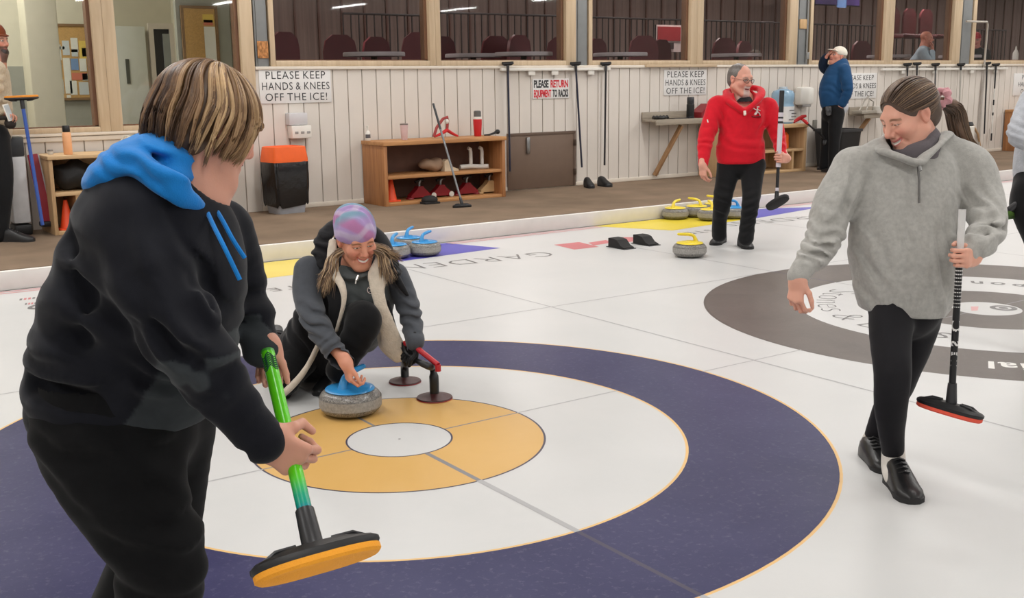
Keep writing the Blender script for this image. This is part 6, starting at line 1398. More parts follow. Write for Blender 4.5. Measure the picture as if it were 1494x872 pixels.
    for q in (-1, 1): F.ell(C((q*.09, .01, -.02)), (.03*hs, .035*hs, .035*hs), HR, .01, 's')
    sdf_obj(F, 'hair', HAIR, body, 1, lambda v: np.tile(lrgb(104, 98, 94), (len(v), 1))*(.8+.4*np.random.RandomState(1).rand(len(v), 1)))
    b = MB(); wire = mat('dark glasses wire', (58, 48, 50), .35, .4)
    for q in (-1, 1):
        b.tube([C((q*.032+.022*math.cos(a), .104-.012*abs(math.cos(a))*(q*math.cos(a) > 0), .004+.0155*math.sin(a))) for a in np.linspace(0, 2*math.pi, 22)], .0022, 6, False); b.tube([C((q*.054, .094, .008)), C((q*.077, .05, .01)), C((q*.079, -.01, .006))], .002, 6)
    b.tube([C((-.01, .106, .007)), C((0, .109, .009)), C((.01, .106, .007))], .002, 6); gl = b.build('glasses', wire, body)
    b = MB()
    for q in (-1, 1): b.poly([C((q*.032+.021*math.cos(a), .1035-.011*abs(math.cos(a))*(q*math.cos(a) > 0), .004+.0148*math.sin(a))) for a in np.linspace(0, 2*math.pi, 20, endpoint=False)])
    b.build('lens', mat_glass('spectacle lens', (.96, .96, .97), 1.35), gl)
    b = MB(); b.tube([P(1086.5, 162, 9.61), P(1087, 168, 9.6)], .012, 8); b.build('zip_pull', mat('zip pull cream', (226, 214, 200), .5), hd)
    # emblem: white sliding figure with a dark strap line of lettering below, laid on the chest surface
    me = hd.data; co = np.array([v.co for v in me.vertices]); 
    def onchest(u, v):
        o = A3(fr.L(CAM)); d = P(u, v, 9.6)-o; d /= np.linalg.norm(d); r_ = co-o; t = r_@d; dist = np.linalg.norm(r_-t[:, None]*d, axis=1); i = np.argmin(dist*4+(t-t.min())*.02*0+np.where(dist < .02, 0, 9)+t*.2); return o+d*(t[i]-.006)
    def seg(b, pts, r): b.tube([onchest(p[0]+2, p[1]+3.5) for p in pts], r, 6, flat=.4)
    b = MB(); seg(b, [(1103, 154), (1102.5, 159)], .016); seg(b, [(1103.5, 152), (1103.6, 152.8)], .016); seg(b, [(1102.5, 159), (1099, 164)], .015); seg(b, [(1102, 159), (1106, 162), (1107, 165)], .011); seg(b, [(1102, 157), (1097, 154.5)], .008); seg(b, [(1103, 156), (1107, 158)], .009); b.build('chest_emblem', mat('emblem white', (232, 224, 220), .7), hd)
    b = MB(); seg(b, [(1095, 166.5), (1100, 167), (1108, 166.5)], .009); b.build('chest_lettering', mat('emblem dark', (74, 30, 34), .7), hd)
    b = MB(); seg(b, [(1030, 171), (1031, 175)], .006); b.build('sleeve_mark', mat('emblem white', (232, 224, 220), .7), hd)
    def wd(v): return fr.ex*float(v[0])+fr.ey*float(v[1])+V((0, 0, float(v[2])))
    WS = mat('white broom shaft', (212, 204, 212), .35)
    hdv = nrm(P(1150, 289, 9.5)-P(1121, 307, 9.62))
    broom('black and white broom with dark oval head held upright by the red hoodie man', W(s1), W(s0), wd(hdv), wd((.35, -.75, -.5)), SHB, .0145, .225, .125, RUB, bands=((.08, .11, WS, 1.05), (.3, .80, WS, 1.5), (.70, .72, SHB, 1.55), (.745, .76, SHB, 1.55), (.80, 1.0, SHB, 1.45)))
    return body
build_red()
# ================================================================ crouching woman delivering a stone
def build_crouch():
    g = at_z(480, 572); fr = Frame((g.x, g.y, 0)); P, G = fr.P, fr.G; W = fr.W
    VEST = cloth('black vest shell', (21, 21, 24), .8, .2, 200, .1, .15, 20); FLE = cloth('cream fleece lining', (206, 194, 178), .95, .8, 120, .08, .3, 40); SHIRT = cloth('charcoal fleece top', (84, 88, 88), .92, .3, 300, .08, .2, 30); SLV = cloth('charcoal sleeve', (74, 77, 83), .9, .3, 300, .08, .2, 30)
    TR = cloth('black trousers matte', (13, 13, 15), .95, .1); GLV = cloth('black glove', (22, 22, 24), .7, .3, 120)
    hc = P(520, 349, 5.2); HR = hframe((.46, -.80, -.34), (-.20, .22, .95)); hs = 1.08
    nb = P(514, 402, 5.32)
    hp = fr.L(STONE0+V((0, 0, .19)))
    wr = P(505, 529, 4.99); sL = P(595, 520, 5.17)
    F = Field((-.45, -.55, -.01), (.62, .85, 1.1), .0085, [(hc, .16), (wr+A3((.04, 0, -.07)), .1)], .0032)
    head_sdf(F, hc, HR, hs, .85, nb, .05, nose=1.0)
    F.chain([nb, P(522, 435, 5.36), P(505, 480, 5.5), P(470, 505, 5.6)], [(.09, .07), (.09, .07), (.09, .08), (.09, .09)], (1, 0, 0), .05)
    hand_open(F, wr, (.16, -.12, -.97), (.85, .45, .1), True, (30, 45, 30), .95, (.3, .3), 4, ((40, 60, 35), (46, 62, 40), (50, 65, 40), (54, 65, 40)))
    FG = Field(sL-.2, sL+.2, .0035); ga_ = nrm(P(626, 535, 5.09)-P(592, 512, 5.2)); wl = hand_grip(FG, sL, ga_, (.1, -.95, -.2), .015, False, .98, fd=(0, .2, 1))
    RAp = [P(452, 395, 5.28), P(459, 466, 5.12), wr]; LAp = [P(577, 402, 5.36), P(601, 458, 5.28), wl]
    F.chain(RAp, [.04, .032, .025], None, .03); F.chain(LAp, [.04, .032, .025], None, .03)
    FLg = [P(488, 500, 5.55), P(531, 464, 5.14), P(490, 538, 5.2)]; KLg = [P(452, 500, 5.6), P(414, 548, 5.32), P(406, 505, 5.8)]
    F.chain(FLg, [.06, .05, .035], None, .03); F.chain(KLg, [.05, .03, .03], None, .02)
    body = person(fr, 'person in a tie-dye cap and black vest crouching over the blue handled stone', F, lambda v: head_col(v, hc, HR, hs, (214, 150, 124), (186, 84, 80), (126, 92, 66), True, squint=.4, smile=.85))
    # ---- shirt
    F = Field((-.2, -.35, .2), (.4, .4, .95), .0075)
    F.chain([P(515, 398, 5.3), P(519, 415, 5.3), P(526, 445, 5.34), P(520, 475, 5.44), P(500, 498, 5.52)], [(.075, .075), (.14, .1), (.155, .125), (.15, .13), (.14, .12)], (1, 0, 0), .03, 16); F.folds(P(530, 455, 5.22), (.12, .1, .1), (.3, 0, 1), .06, .006, 3); F.rumple(.003, 18, 2)
    F.chain([P(500, 398, 5.24), P(514, 405, 5.2), P(534, 399, 5.22), P(540, 390, 5.3), P(515, 386, 5.38), P(500, 398, 5.24)], [(.012, .028)]*6, (0, 0, 1), .015, 18)
    shirt = sdf_obj(F, 'fleece_top', SHIRT, body, 1)
    b = MB(); b.tube([P(523, 402, 5.175), P(520, 409, 5.165)], .008, 8); b.tube([P(519.5, 408, 5.155), P(518.5, 414, 5.15)], .0045, 6); b.build('zip_pull', mat('zip steel', (170, 166, 160), .3, .8), shirt)
    b = MB(); 
    for r0 in (.016,): b.tube([P(541+5*math.cos(a), 423+5*math.sin(a), 5.185) for a in np.linspace(.6, 5.4, 18)], .0022, 6)
    b.tube([P(538, 421, 5.185), P(543, 420.5, 5.185)], .0022, 6); b.tube([P(539, 425, 5.185), P(543, 424.5, 5.185)], .0022, 6); b.build('chest_emblem', mat('emblem pale', (206, 190, 184), .7), shirt)
    # ---- sleeves (one garment with the top)
    for side_ in (0, 1):
     F = Field((-.3, -.45, .15), (.6, .4, .95), .0065)
     if side_ == 0:
        F.chain([P(452, 395, 5.28), P(448, 428, 5.22), P(459, 466, 5.12), P(480, 500, 5.05), P(497, 523, 5.0)], [.074, .068, .062, .054, .048], None, .02, 18); F.chain([P(496, 521, 5.0), wr], [.046, .043], None, .006)
        F.folds(P(460, 468, 5.08), (.1, .1, .1), (.3, 0, 1), .05, .009, 1); F.folds(P(488, 510, 5.0), (.07, .1, .07), (.6, 0, -.8), .036, .006, 2)
     else:
        F.chain([P(576, 403, 5.36), P(588, 428, 5.33), P(598, 456, 5.28), P(602, 480, 5.23), P(603, 486, 5.21)*.5+wl*.5], [.068, .062, .056, .05, .046], None, .02, 16); F.chain([P(603, 486, 5.21)*.5+wl*.5, wl], [.047, .047], None, .006)
        F.folds(P(600, 460, 5.24), (.08, .1, .1), (.1, 0, 1), .045, .008, 3)
     F.rumple(.003, 20, 4); sdf_obj(F, 'sleeve', SLV, shirt, 1)
    # ---- vest
    F = Field((-.42, -.35, .0), (.6, .7, 1.05), .0075)
    F.chain([P(514, 388, 5.36), P(515, 402, 5.36), P(514, 430, 5.4), P(502, 462, 5.48), P(478, 492, 5.58), P(452, 512, 5.66)], [(.11, .08), (.2, .115), (.215, .15), (.21, .17), (.2, .175), (.17, .16)], (1, .1, 0), .03, 22)
    F.chain([P(470, 398, 5.33), P(462, 440, 5.36), P(448, 480, 5.45), P(432, 515, 5.47), P(417, 552, 5.42), P(411, 572, 5.38)], [.05, .07, .09, .085, .062, .045], None, .04, 18)
    F.chain([P(556, 394, 5.36), P(577, 404, 5.38), P(584, 412, 5.36)], [.06, .062, .045], None, .03)
    F.chain([P(474, 396, 5.2), P(484, 420, 5.165), P(490, 440, 5.15), P(488, 464, 5.165), P(482, 490, 5.2)], [(.03, .02), (.045, .018), (.045, .016), (.04, .016), (.03, .016)], (1, 0, 0), .01, 18)
    # opening down the front
    F.chain([P(517, 385, 5.18), P(520, 412, 5.12), P(527, 440, 5.1), P(530, 470, 5.12), P(538, 510, 5.2)], [(.07, .16), (.07, .16), (.08, .17), (.095, .2), (.13, .22)], (1, 0, 0), .012, 16, 's')
    F.chain([P(444, 400, 5.1), P(440, 440, 5.1), P(455, 475, 5.02)], [.085, .08, .07], None, .01, None, 's')
    F.chain([P(592, 432, 5.3), P(604, 470, 5.25)], [.075, .075], None, .01, None, 's')
    F.folds(P(440, 490, 5.4), (.12, .15, .15), (.9, 0, .4), .06, .008, 2); F.folds(P(480, 430, 5.25), (.08, .1, .14), (.9, 0, .3), .06, .005, 5); F.rumple(.005, 11, 6)
    vest = sdf_obj(F, 'vest', VEST, body, 1)
    F = Field((-.2, -.3, .3), (.5, .45, 1.1), .0065)   # hood thrown back
    F.chain([P(482, 404, 5.26), P(472, 384, 5.27), P(470, 360, 5.31), P(477, 338, 5.37), P(498, 326, 5.44), P(530, 330, 5.46), P(554, 348, 5.42), P(566, 368, 5.36), P(574, 386, 5.31)], [(.022, .04), (.03, .045), (.032, .045), (.03, .042), (.03, .042), (.03, .042), (.03, .04), (.028, .04), (.024, .036)], (0, .3, 1), .02, 34)
    F.ell(P(515, 368, 5.44), (.12, .05, .11), None, .03); F.ell(hc, (.118, .13, .16), HR, .01, 's'); F.folds(P(466, 360, 5.28), (.07, .1, .12), (.2, 0, 1), .05, .006, 3); F.rumple(.004, 14, 5); sdf_obj(F, 'vest_hood', VEST, vest, 1)
    F = Field((-.42, -.5, .0), (.62, .6, 1.0), .0062)
    F.chain([P(486, 352, 5.2), P(484, 378, 5.17), P(488, 398, 5.155), P(498, 415, 5.12), P(502, 436, 5.11), P(498, 458, 5.13), P(491, 482, 5.16)], [(.022, .014), (.024, .014), (.022, .016), (.018, .016), (.013, .016), (.012, .016), (.01, .015)], (1, 0, 0), .01, 26)
    F.chain([P(560, 362, 5.24), P(556, 385, 5.2), P(553, 402, 5.17), P(551, 422, 5.15), P(555, 446, 5.15), P(563, 472, 5.18), P(573, 500, 5.22), P(584, 524, 5.25)], [(.026, .013), (.04, .014), (.048, .014), (.036, .014), (.03, .014), (.04, .014), (.052, .015), (.03, .012)], (1, 0, 0), .01, 30)
    F.chain([P(556, 470, 5.22), P(566, 500, 5.24), P(578, 517, 5.26)], [(.04, .014), (.046, .014), (.03, .012)], (1, .0, 0), .012)
    F.chain([P(466, 500, 5.34), P(450, 532, 5.3), P(432, 556, 5.28), P(411, 576, 5.26)], [.012, .014, .016, .018], None, .006, 14)
    F.rumple(.003, 18, 3)
    sdf_obj(F, 'vest_lining', FLE, vest, 1)
    F = Field((-.1, -.3, .1), (.6, .4, .85), .006)
    F.chain([P(562, 384, 5.22), P(572, 398, 5.21), P(581, 396, 5.24), P(574, 384, 5.28)], [(.03, .012), (.036, .014), (.02, .012), (.012, .01)], (1, 0, 0), .01, 12)
    F.chain([P(566, 440, 5.19), P(573, 470, 5.2), P(581, 496, 5.24), P(588, 524, 5.26)], [.011, .012, .014, .012], None, .006, 14); F.chain([P(578, 405, 5.27), P(586, 418, 5.24), P(594, 430, 5.24)], [.02, .016, .01], None, .01)
    sdf_obj(F, 'vest_edge', VEST, vest, 1)
    # ---- trousers
    F = Field((-.42, -.45, -.01), (.5, .75, .75), .0075)
    F.chain([P(490, 500, 5.55), P(512, 478, 5.34), P(530, 466, 5.17), P(528, 478, 5.12), P(512, 508, 5.15), P(494, 540, 5.2)], [.11, .1, .088, .082, .07, .06], None, .02, 22)
    F.chain([P(452, 502, 5.6), P(430, 530, 5.45), P(415, 554, 5.34)], [.12, .095, .075], None, .03, 12); F.chain([P(415, 554, 5.34), P(410, 530, 5.6), P(405, 502, 5.85)], [.072, .065, .055], None, .02, 10)
    F.folds(P(515, 500, 5.12), (.09, .1, .09), (.5, 0, 1), .06, .003, 2); F.rumple(.004, 14, 8); sdf_obj(F, 'trousers', TR, body, 1)
    shoe_at(fr, G(496, 556, .01), G(478, 568, .004), (0, .1, 1), body, .25, .095, SHOEM, H=.1); h = P(404, 484, 5.98); shoe_at(fr, h, P(402, 503, 6.02), (-.2, .9, .1), body, .24, .095, SHOEM, H=.1)
    # ---- glove hand on the red handle
    F = FG
    sdf_obj(F, 'glove', GLV, body, 1)
    # ---- cap
    C = lambda p: hc+HR@(A3(p)*hs)
    F = Field(hc-.22, hc+.26, .0042)
    F.ell(C((0, -.018, .046)), (.086*hs, .106*hs, .09*hs), HR, .01); F.ell(C((-.0, -.06, .075)), (.078*hs, .075*hs, .062*hs), HR, .03); F.plane(C((0, .09, .022)), HR@A3((0, .3, -1)), .008); F.ell(C((0, .0, -.01)), (.0765*hs, .0965*hs, .085*hs), HR, .006, 's')
    F.chain([C((.0835*math.sin(a), -.018+.1035*math.cos(a), .026+.02*math.cos(a))) for a in np.linspace(-2.4, 2.4, 22)], [(.017, .005)]*22, HR[:, 2], .012, 44)
    F.folds(C((-.03, -.04, .08)), (.09, .09, .07), HR@A3((.3, .75, .55)), .034, .007, 4, .5); F.rumple(.0022, 26, 5)
    pk, lv, tl, wt = lrgb(176, 112, 156), lrgb(164, 138, 186), lrgb(110, 156, 174), lrgb(192, 180, 200)
    def capcol(v):
        q = (v-hc)@HR/hs; n1 = np.sin(q[:, 0]*38+np.sin(q[:, 2]*40)*1.3+q[:, 1]*18); n2 = np.sin(q[:, 2]*52-q[:, 1]*30+1.2*np.sin(q[:, 0]*44)); bk = sst(-q[:, 1]+.9*q[:, 2], .05, .12)
        c = np.tile(lv, (len(v), 1)); c = mixc(c, sst(n1, -.2, .7)*.85, pk); c = mixc(c, sst(n2, .35, .95)*.6, wt); c = mixc(c, bk*sst(np.sin(q[:, 1]*60+q[:, 0]*30), -.4, .5)*.85, tl); c = mixc(c, sst(-q[:, 0]-.3*q[:, 1], .045, .075)*.5, tl*.8); return c
    sdf_obj(F, 'knit_cap', mat('tie dye jersey', (180, 150, 200), .85, attr=True, var=.06, bump=.3, bscale=300, sheen=.15), body, 1, capcol)
    # ---- hair
    dk, md, lt = lrgb(84, 64, 50), lrgb(140, 112, 86), lrgb(190, 160, 124); rs = np.random.RandomState(9); paths, rads, cols = [], [], []
    for i in range(950):
        q = -1 if rs.rand() < .55 else 1; cl = np.random.RandomState(i//14); w = cl.randn(3)*.007+rs.randn(3)*.0012; o = cl.randn()*.45+rs.randn()*.09
        st = C((q*(.068+.01*rs.rand()), .035-.07*rs.rand(), .01+.02*rs.rand()))
        if q < 0: mid = P(487+4*o, 374, 5.165+.03*rs.rand()); m2 = P(482+6*o, 394, 5.14+.02*rs.rand()); en = P(474+9*o, 416+6*rs.randn(), 5.125+.02*rs.rand())
        elif i % 3: mid = P(556+4*o, 370, 5.18+.03*rs.rand()); m2 = P(562+5*o, 388, 5.15+.02*rs.rand()); en = P(566+8*o, 404+5*rs.randn(), 5.135+.02*rs.rand())
        else: mid = P(560+3*o, 362+3*o, 5.21); m2 = P(570+3*o, 370+4*o, 5.2); en = P(582+5*o, 374+4*rs.randn(), 5.19)
        paths.append(crom([st, (st+mid)*.5+w*.5, mid+w, m2+w*1.3, en+w*1.5], 14)); rads.append(.0013+.0017*rs.rand()); m = rs.rand(); cols.append(dk*(1-m)+md*m if m < .55 else md*(1-m)+lt*m)
    strands('hair', paths, rads, cols, HAIR, body)
    # ---- stabiliser held by her left hand
    q = W(G(634, 582)); t = thing('delivery_stabiliser', 'black and red two footed balance aid held by the crouching woman', 'curling aid', (q.x, q.y, 0)); M = rel(t)
    foot = mat('dark red aid foot', (66, 26, 26), .5); RP = mat('aid red paint', (176, 30, 40), .4)
    c1, c2 = W(G(591, 557)), W(G(634, 581)); fd = fr.ex
    for c, r in ((c1, .083), (c2, .088)):
        b = MB(); b.lathe([(r*.96, .0), (r, .004), (r*.97, .010), (r*.5, .018), (.026, .028)], c, 30); b.build('foot', foot, t, local=M)
        b = MB(); b.lathe([(r*1.005, .0015), (r*1.012, .003), (r*1.005, .0045)], c, 30, cap0=False, cap1=False); b.build('foot_edge', RP, t, local=M)
    a1, a2 = W(P(589, 505, 5.22)), W(P(634, 535, 5.07))
    b = MB(); b.tube(crom([c1+V((0, 0, .02)), c1+V((0, 0, .09)), c1*.4+a1*.6, a1], 14), [.021]*6+[.017]*8, 12); b.build('post', BLK, t, local=M)
    b = MB(); b.tube(crom([c2+V((0, 0, .02)), c2+V((0, 0, .1)), c2+V((0, 0, .16))-fd*.005, a2-fd*.02, a2-fd*.06+V((0, 0, .02))], 18), [.023]*6+[.017]*12, 12); b.build('post', BLK, t, local=M)
    h1, h2 = W(P(590, 499, 5.2)), W(P(639, 532, 5.07)); up = V((0, 0, 1))
    b = MB(); b.tube(crom([h1-up*.005, h1*.7+h2*.3+up*.012, h1*.4+h2*.6+up*.008, h2], 12), .013, 10); b.tube([h2, h2-up*.03], .014, 8); b.build('handle_bar', RP, t, local=M)
    b = MB(); k1, k2 = W(P(592, 512, 5.2)), W(P(626, 535, 5.09)); b.tube(crom([h1, k1-up*.01, k1*.5+k2*.5-up*.01, k2], 10), .014, 10); b.build('lower_bar', BLK, t, local=M)
    return body
build_crouch()
# ================================================================ people further back and at the picture's edges
def build_blue():
    g = at_z(1212, 251, ZC); fr = Frame((g.x, g.y, ZC)); P, G = fr.P, lambda u, v: fr.G(u, v, ZC); d = depth(g); W = fr.W
    BL = cloth('teal blue fleece', (26, 68, 108), .85, .25, 120, .08, .2, 12); TR = cloth('black trousers far', (18, 18, 20), .85, .1)
    hc = P(1222, 82, d-.05); HR = hframe((-.86, -.38, .22), (.22, .0, .97)); hs = 1.12
    F = Field((-.5, -.5, -.01), (.5, .5, 1.95), .013, [(hc, .17), (P(1211, 80, d-.05), .08)], .0055)
    nb = P(1225, 96, d)
    head_sdf(F, hc, HR, hs, .2, nb, .06)
    wrR = P(1205, 84, d-.02); hand_open(F, wrR, (.5, -.1, .75), (.4, -.3, -.6), False, (20, 30, 20), 1.1)
    F.chain([nb, P(1220, 125, d), P(1216, 160, d)], [(.1, .09), (.13, .1), (.11, .1)], (1, 0, 0), .05)
    wl = P(1226, 156, d-.15); hand_open(F, wl, (-.25, .25, -1), (.2, .9, 0), False, (30, 40, 30), 1.1)
    F.chain([P(1216, 102, d+.15), P(1201, 98, d+.08), wrR], [.05, .04, .03], None, .03); F.chain([P(1232, 102, d-.16), P(1235, 130, d-.24), wl], [.05, .04, .03], None, .03)
    for h, k, a in ((P(1222, 160, d-.1), P(1218, 205, d-.12), P(1217, 244, d-.1)), (P(1210, 160, d+.1), P(1207, 205, d+.1), P(1203, 241, d+.1))): F.chain([h, k, a], [.07, .05, .035], None, .03)
    body = person(fr, 'person in a blue fleece and white cap standing by the wall, hand raised', F, lambda v: head_col(v, hc, HR, hs, (204, 142, 122), (170, 96, 92), (120, 96, 80)))
    F = Field((-.5, -.5, .8), (.5, .5, 1.8), .01)
    F.chain([P(1218, 150, d), P(1217, 143, d), P(1216, 128, d), P(1221, 110, d), P(1225, 98, d), P(1226, 90, d)], [(.2, .17), (.215, .18), (.208, .18), (.175, .17), (.14, .15), (.08, .08)], (1, 0, 0), .03, 20)
    F.chain([P(1232, 102, d-.15), P(1236, 122, d-.22), P(1236, 136, d-.22), P(1229, 151, d-.17)], [.09, .082, .075, .066], None, .03, 12)
    F.folds(P(1230, 130, d-.2), (.15, .15, .18), (.4, 0, 1), .12, .005, 1, 1.4); F.folds(P(1208, 130, d-.1), (.15, .15, .2), (.6, 0, 1), .12, .005, 2, 1.3); F.rumple(.007, 9, 3)
    fl = sdf_obj(F, 'fleece', BL, body, 1)
    F = Field((-.5, -.5, .8), (.5, .5, 1.85), .01); F.chain([P(1218, 104, d+.14), P(1206, 101, d+.1), P(1201, 96, d+.06), P(1202, 88, d+.02), P(1205, 83, d-.01)], [.085, .08, .07, .065, .055], None, .02, 14); F.rumple(.006, 12, 3); sdf_obj(F, 'sleeve', cloth('dark navy sleeve', (20, 34, 54)), fl, 1)
    F = Field((-.4, -.4, .7), (.4, .4, 1.1), .01); F.chain([P(1219, 156, d), P(1218, 150, d)], [(.185, .155), (.19, .16)], (1, 0, 0), .005); sdf_obj(F, 'shirt_hem', cloth('pale shirt hem', (196, 198, 204)), body, 1)
    F = Field((-.4, -.45, -.01), (.4, .45, 1.1), .011); F.chain([P(1216, 156, d), P(1216, 166, d)], [(.165, .15), (.165, .15)], (1, 0, 0), .03)
    F.chain([P(1221, 165, d-.09), P(1217, 205, d-.11), P(1216, 245, d-.1)], [.115, .085, .075], None, .03, 12); F.chain([P(1210, 165, d+.09), P(1206, 205, d+.1), P(1203, 242, d+.1)], [.115, .085, .075], None, .03, 12); F.rumple(.007, 10, 4); sdf_obj(F, 'trousers', TR, body, 1)
    shoe_at(fr, G(1224, 252), G(1209, 251), (0, 0, 1), body, .29, .11, SHOEM, H=.11); shoe_at(fr, G(1208, 246), G(1194, 248), (0, 0, 1), body, .29, .11, SHOEM, H=.11)
    C = lambda p: hc+HR@(A3(p)*hs); CAPW = cloth('off white cap', (222, 214, 200))
    F = Field(hc-.22, hc+.22, .006); F.ell(C((0, -.02, .045)), (.085*hs, .105*hs, .088*hs), HR, .01); F.plane(C((0, .0, .02)), HR@A3((0, -.12, -1)), .01); F.chain([C((0, .07, .055)), C((0, .12, .058)), C((0, .155, .05))], [(.07, .008), (.068, .007), (.05, .006)], HR[:, 0], .012); cap = sdf_obj(F, 'cap', CAPW, body, 1)
    F = Field(hc-.22, hc+.22, .007); F.ell(C((0, -.05, .0)), (.078*hs, .065*hs, .075*hs), HR, .01); F.ell(C((0, .06, .0)), (.1, .09, .14), HR, .01, 's'); F.plane(C((0, 0, .03)), HR@A3((0, 0, 1))); sdf_obj(F, 'hair', HAIR, body, 1, lambda v: np.tile(lrgb(140, 120, 104), (len(v), 1)))
    b = MB(); 
    for k in range(4): b.tube([P(1206+1.6*k, 156, d-.17), P(1206.5+1.5*k, 162, d-.19), P(1207+1.4*k, 169-abs(k-1.5), d-.18)], [.02, .022, .014], 8)
    b.build('gloves', mat('black white glove', (60, 60, 62), .7, var=.9, scale=26), body)
    return body
build_blue()
def build_left():
    g = at_z(12, 350, ZC); fr = Frame((g.x, g.y, ZC)); P, G = fr.P, lambda u, v: fr.G(u, v, ZC); d = depth(g)
    hc = P(-7, 60, d); HR = hframe((.97, -.2, -.06), (.0, .0, 1)); hs = 1.12; nb = P(-8, 86, d)
    KN = cloth('oatmeal knit jumper', (196, 180, 156), .95, .8, 70, .1, .2, 60); TR = cloth('black trousers left', (18, 18, 20), .85, .1)
    wr = P(2, 168, d-.2)
    F = Field((-.6, -.5, -.01), (.5, .5, 2.05), .013, [(hc, .17), (wr, .12)], .005); head_sdf(F, hc, HR, hs, .2, nb, .058); F.chain([nb, P(-10, 140, d), P(-10, 190, d)], [(.1, .1), (.12, .12), (.11, .1)], (1, 0, 0), .05)
    hand_open(F, wr, (.9, -.1, .15), (0, -.3, -1), True, (40, 50, 30), 1.05); F.chain([P(-8, 100, d-.2), P(-20, 152, d-.22), wr], [.05, .04, .03], None, .03); F.chain([P(-8, 100, d+.2), P(-14, 150, d+.2), P(-2, 180, d+.14)], [.05, .04, .03], None, .03)
    for q in (-1, 1): F.chain([P(-8, 195, d+q*.1), P(2 if q < 0 else -10, 265, d+q*.1), P(-2 if q < 0 else -20, 340, d+q*.1)], [.07, .05, .04], None, .03)
    body = person(fr, 'person in a rust beanie and oatmeal jumper cut off at the left edge', F, lambda v: head_col(v, hc, HR, hs, (196, 140, 118), (150, 90, 84), (50, 36, 30), stubble=(44, 34, 30), smile=.1))
    F = Field((-.6, -.5, .85), (.5, .5, 1.85), .0095); F.chain([P(-10, 196, d), P(-10, 180, d), P(-9, 140, d), P(-10, 108, d), P(-9, 92, d)], [(.145, .19), (.155, .2), (.15, .19), (.13, .2), (.08, .1)], (1, 0, 0), .03, 18); F.chain([P(-8, 102, d-.2), P(-14, 150, d-.24), P(-2, 165, d-.22)], [.09, .08, .06], None, .03, 12); F.chain([P(-8, 102, d+.2), P(-14, 150, d+.22), P(-4, 176, d+.16)], [.09, .08, .06], None, .03, 12); F.folds(P(2, 150, d-.2), (.2, .2, .3), (.3, 0, 1), .1, .01, 2); F.rumple(.008, 9, 3); sdf_obj(F, 'jumper', KN, body, 1)
    F = Field((-.6, -.5, -.01), (.5, .5, 1.1), .0105); F.chain([P(-9, 190, d), P(-9, 205, d)], [(.14, .17), (.14, .16)], (1, 0, 0), .03); F.chain([P(-6, 200, d-.1), P(4, 268, d-.12), P(-2, 342, d-.1)], [.12, .09, .085], None, .03, 14); F.chain([P(-10, 200, d+.1), P(-6, 268, d+.12), P(-20, 340, d+.1)], [.12, .09, .085], None, .03, 14); F.rumple(.007, 10, 4); sdf_obj(F, 'trousers', TR, body, 1)
    h = G(4, 352); shoe_at(fr, h, h+A3((.29, -.03, 0)), (0, 0, 1), body, .3, .11, SHOEM, H=.12); h = G(-20, 346); shoe_at(fr, h, h+A3((.29, .0, 0)), (0, 0, 1), body, .3, .11, SHOEM, H=.12)
    C = lambda p: hc+HR@(A3(p)*hs)
    F = Field(hc-.24, hc+.26, .006); F.ell(C((0, -.02, .055)), (.086*hs, .105*hs, .1*hs), HR, .01); F.plane(C((0, .0, .034)), HR@A3((0, .1, -1)), .008); F.chain([C((.088*math.sin(a), -.018+.105*math.cos(a), .047)) for a in np.linspace(-3.1, 3.1, 24)], [(.008, .022)]*24, HR[:, 2], .006, 48); F.rumple(.002, 40, 2); sdf_obj(F, 'beanie', cloth('rust beanie knit', (122, 62, 34), .95, .8, 120), body, 1)
    F = Field(hc-.2, hc+.2, .006); F.ell(C((0, .05, -.085)), (.062*hs, .055*hs, .05*hs), HR, .01); F.ell(C((0, .03, -.04)), (.072*hs, .05*hs, .045*hs), HR, .02); F.ell(C((0, .1, -.03)), (.04, .05, .035), HR, .012, 's'); F.rumple(.003, 60, 2); sdf_obj(F, 'beard', HAIR, body, 1, lambda v: np.tile(lrgb(44, 32, 27), (len(v), 1)))
    # what he holds
    W = fr.W; c = W(P(12, 164, d-.26)); t = thing('phone', 'white phone held by the man at the left edge', 'phone', c); R = rotof(x=(.3, -.5, .8), z=(.6, -.7, .2)); b = MB(); b.box((0, 0, 0), (.15, .075, .012), R, .004); b.build('case', WHT, t); b = MB(); b.box(R @ V((0, 0, .0065)), (.13, .065, .002), R); b.build('screen', mat('phone screen', (190, 196, 200), .15), t)
    c = W(P(15, 180, d-.2)); b = MB(); b.sphere(c, (.05, .045, .05), 10); b.tube([c, c+V((-.04, -.02, .05)), c+V((-.1, -.02, .05))], .02, 8); tag(b.build('mitten', mat('brown black mitten', (42, 34, 30), .8)), 'dark mitten dangling from the hand of the man at the left edge', 'mitten')
build_left()
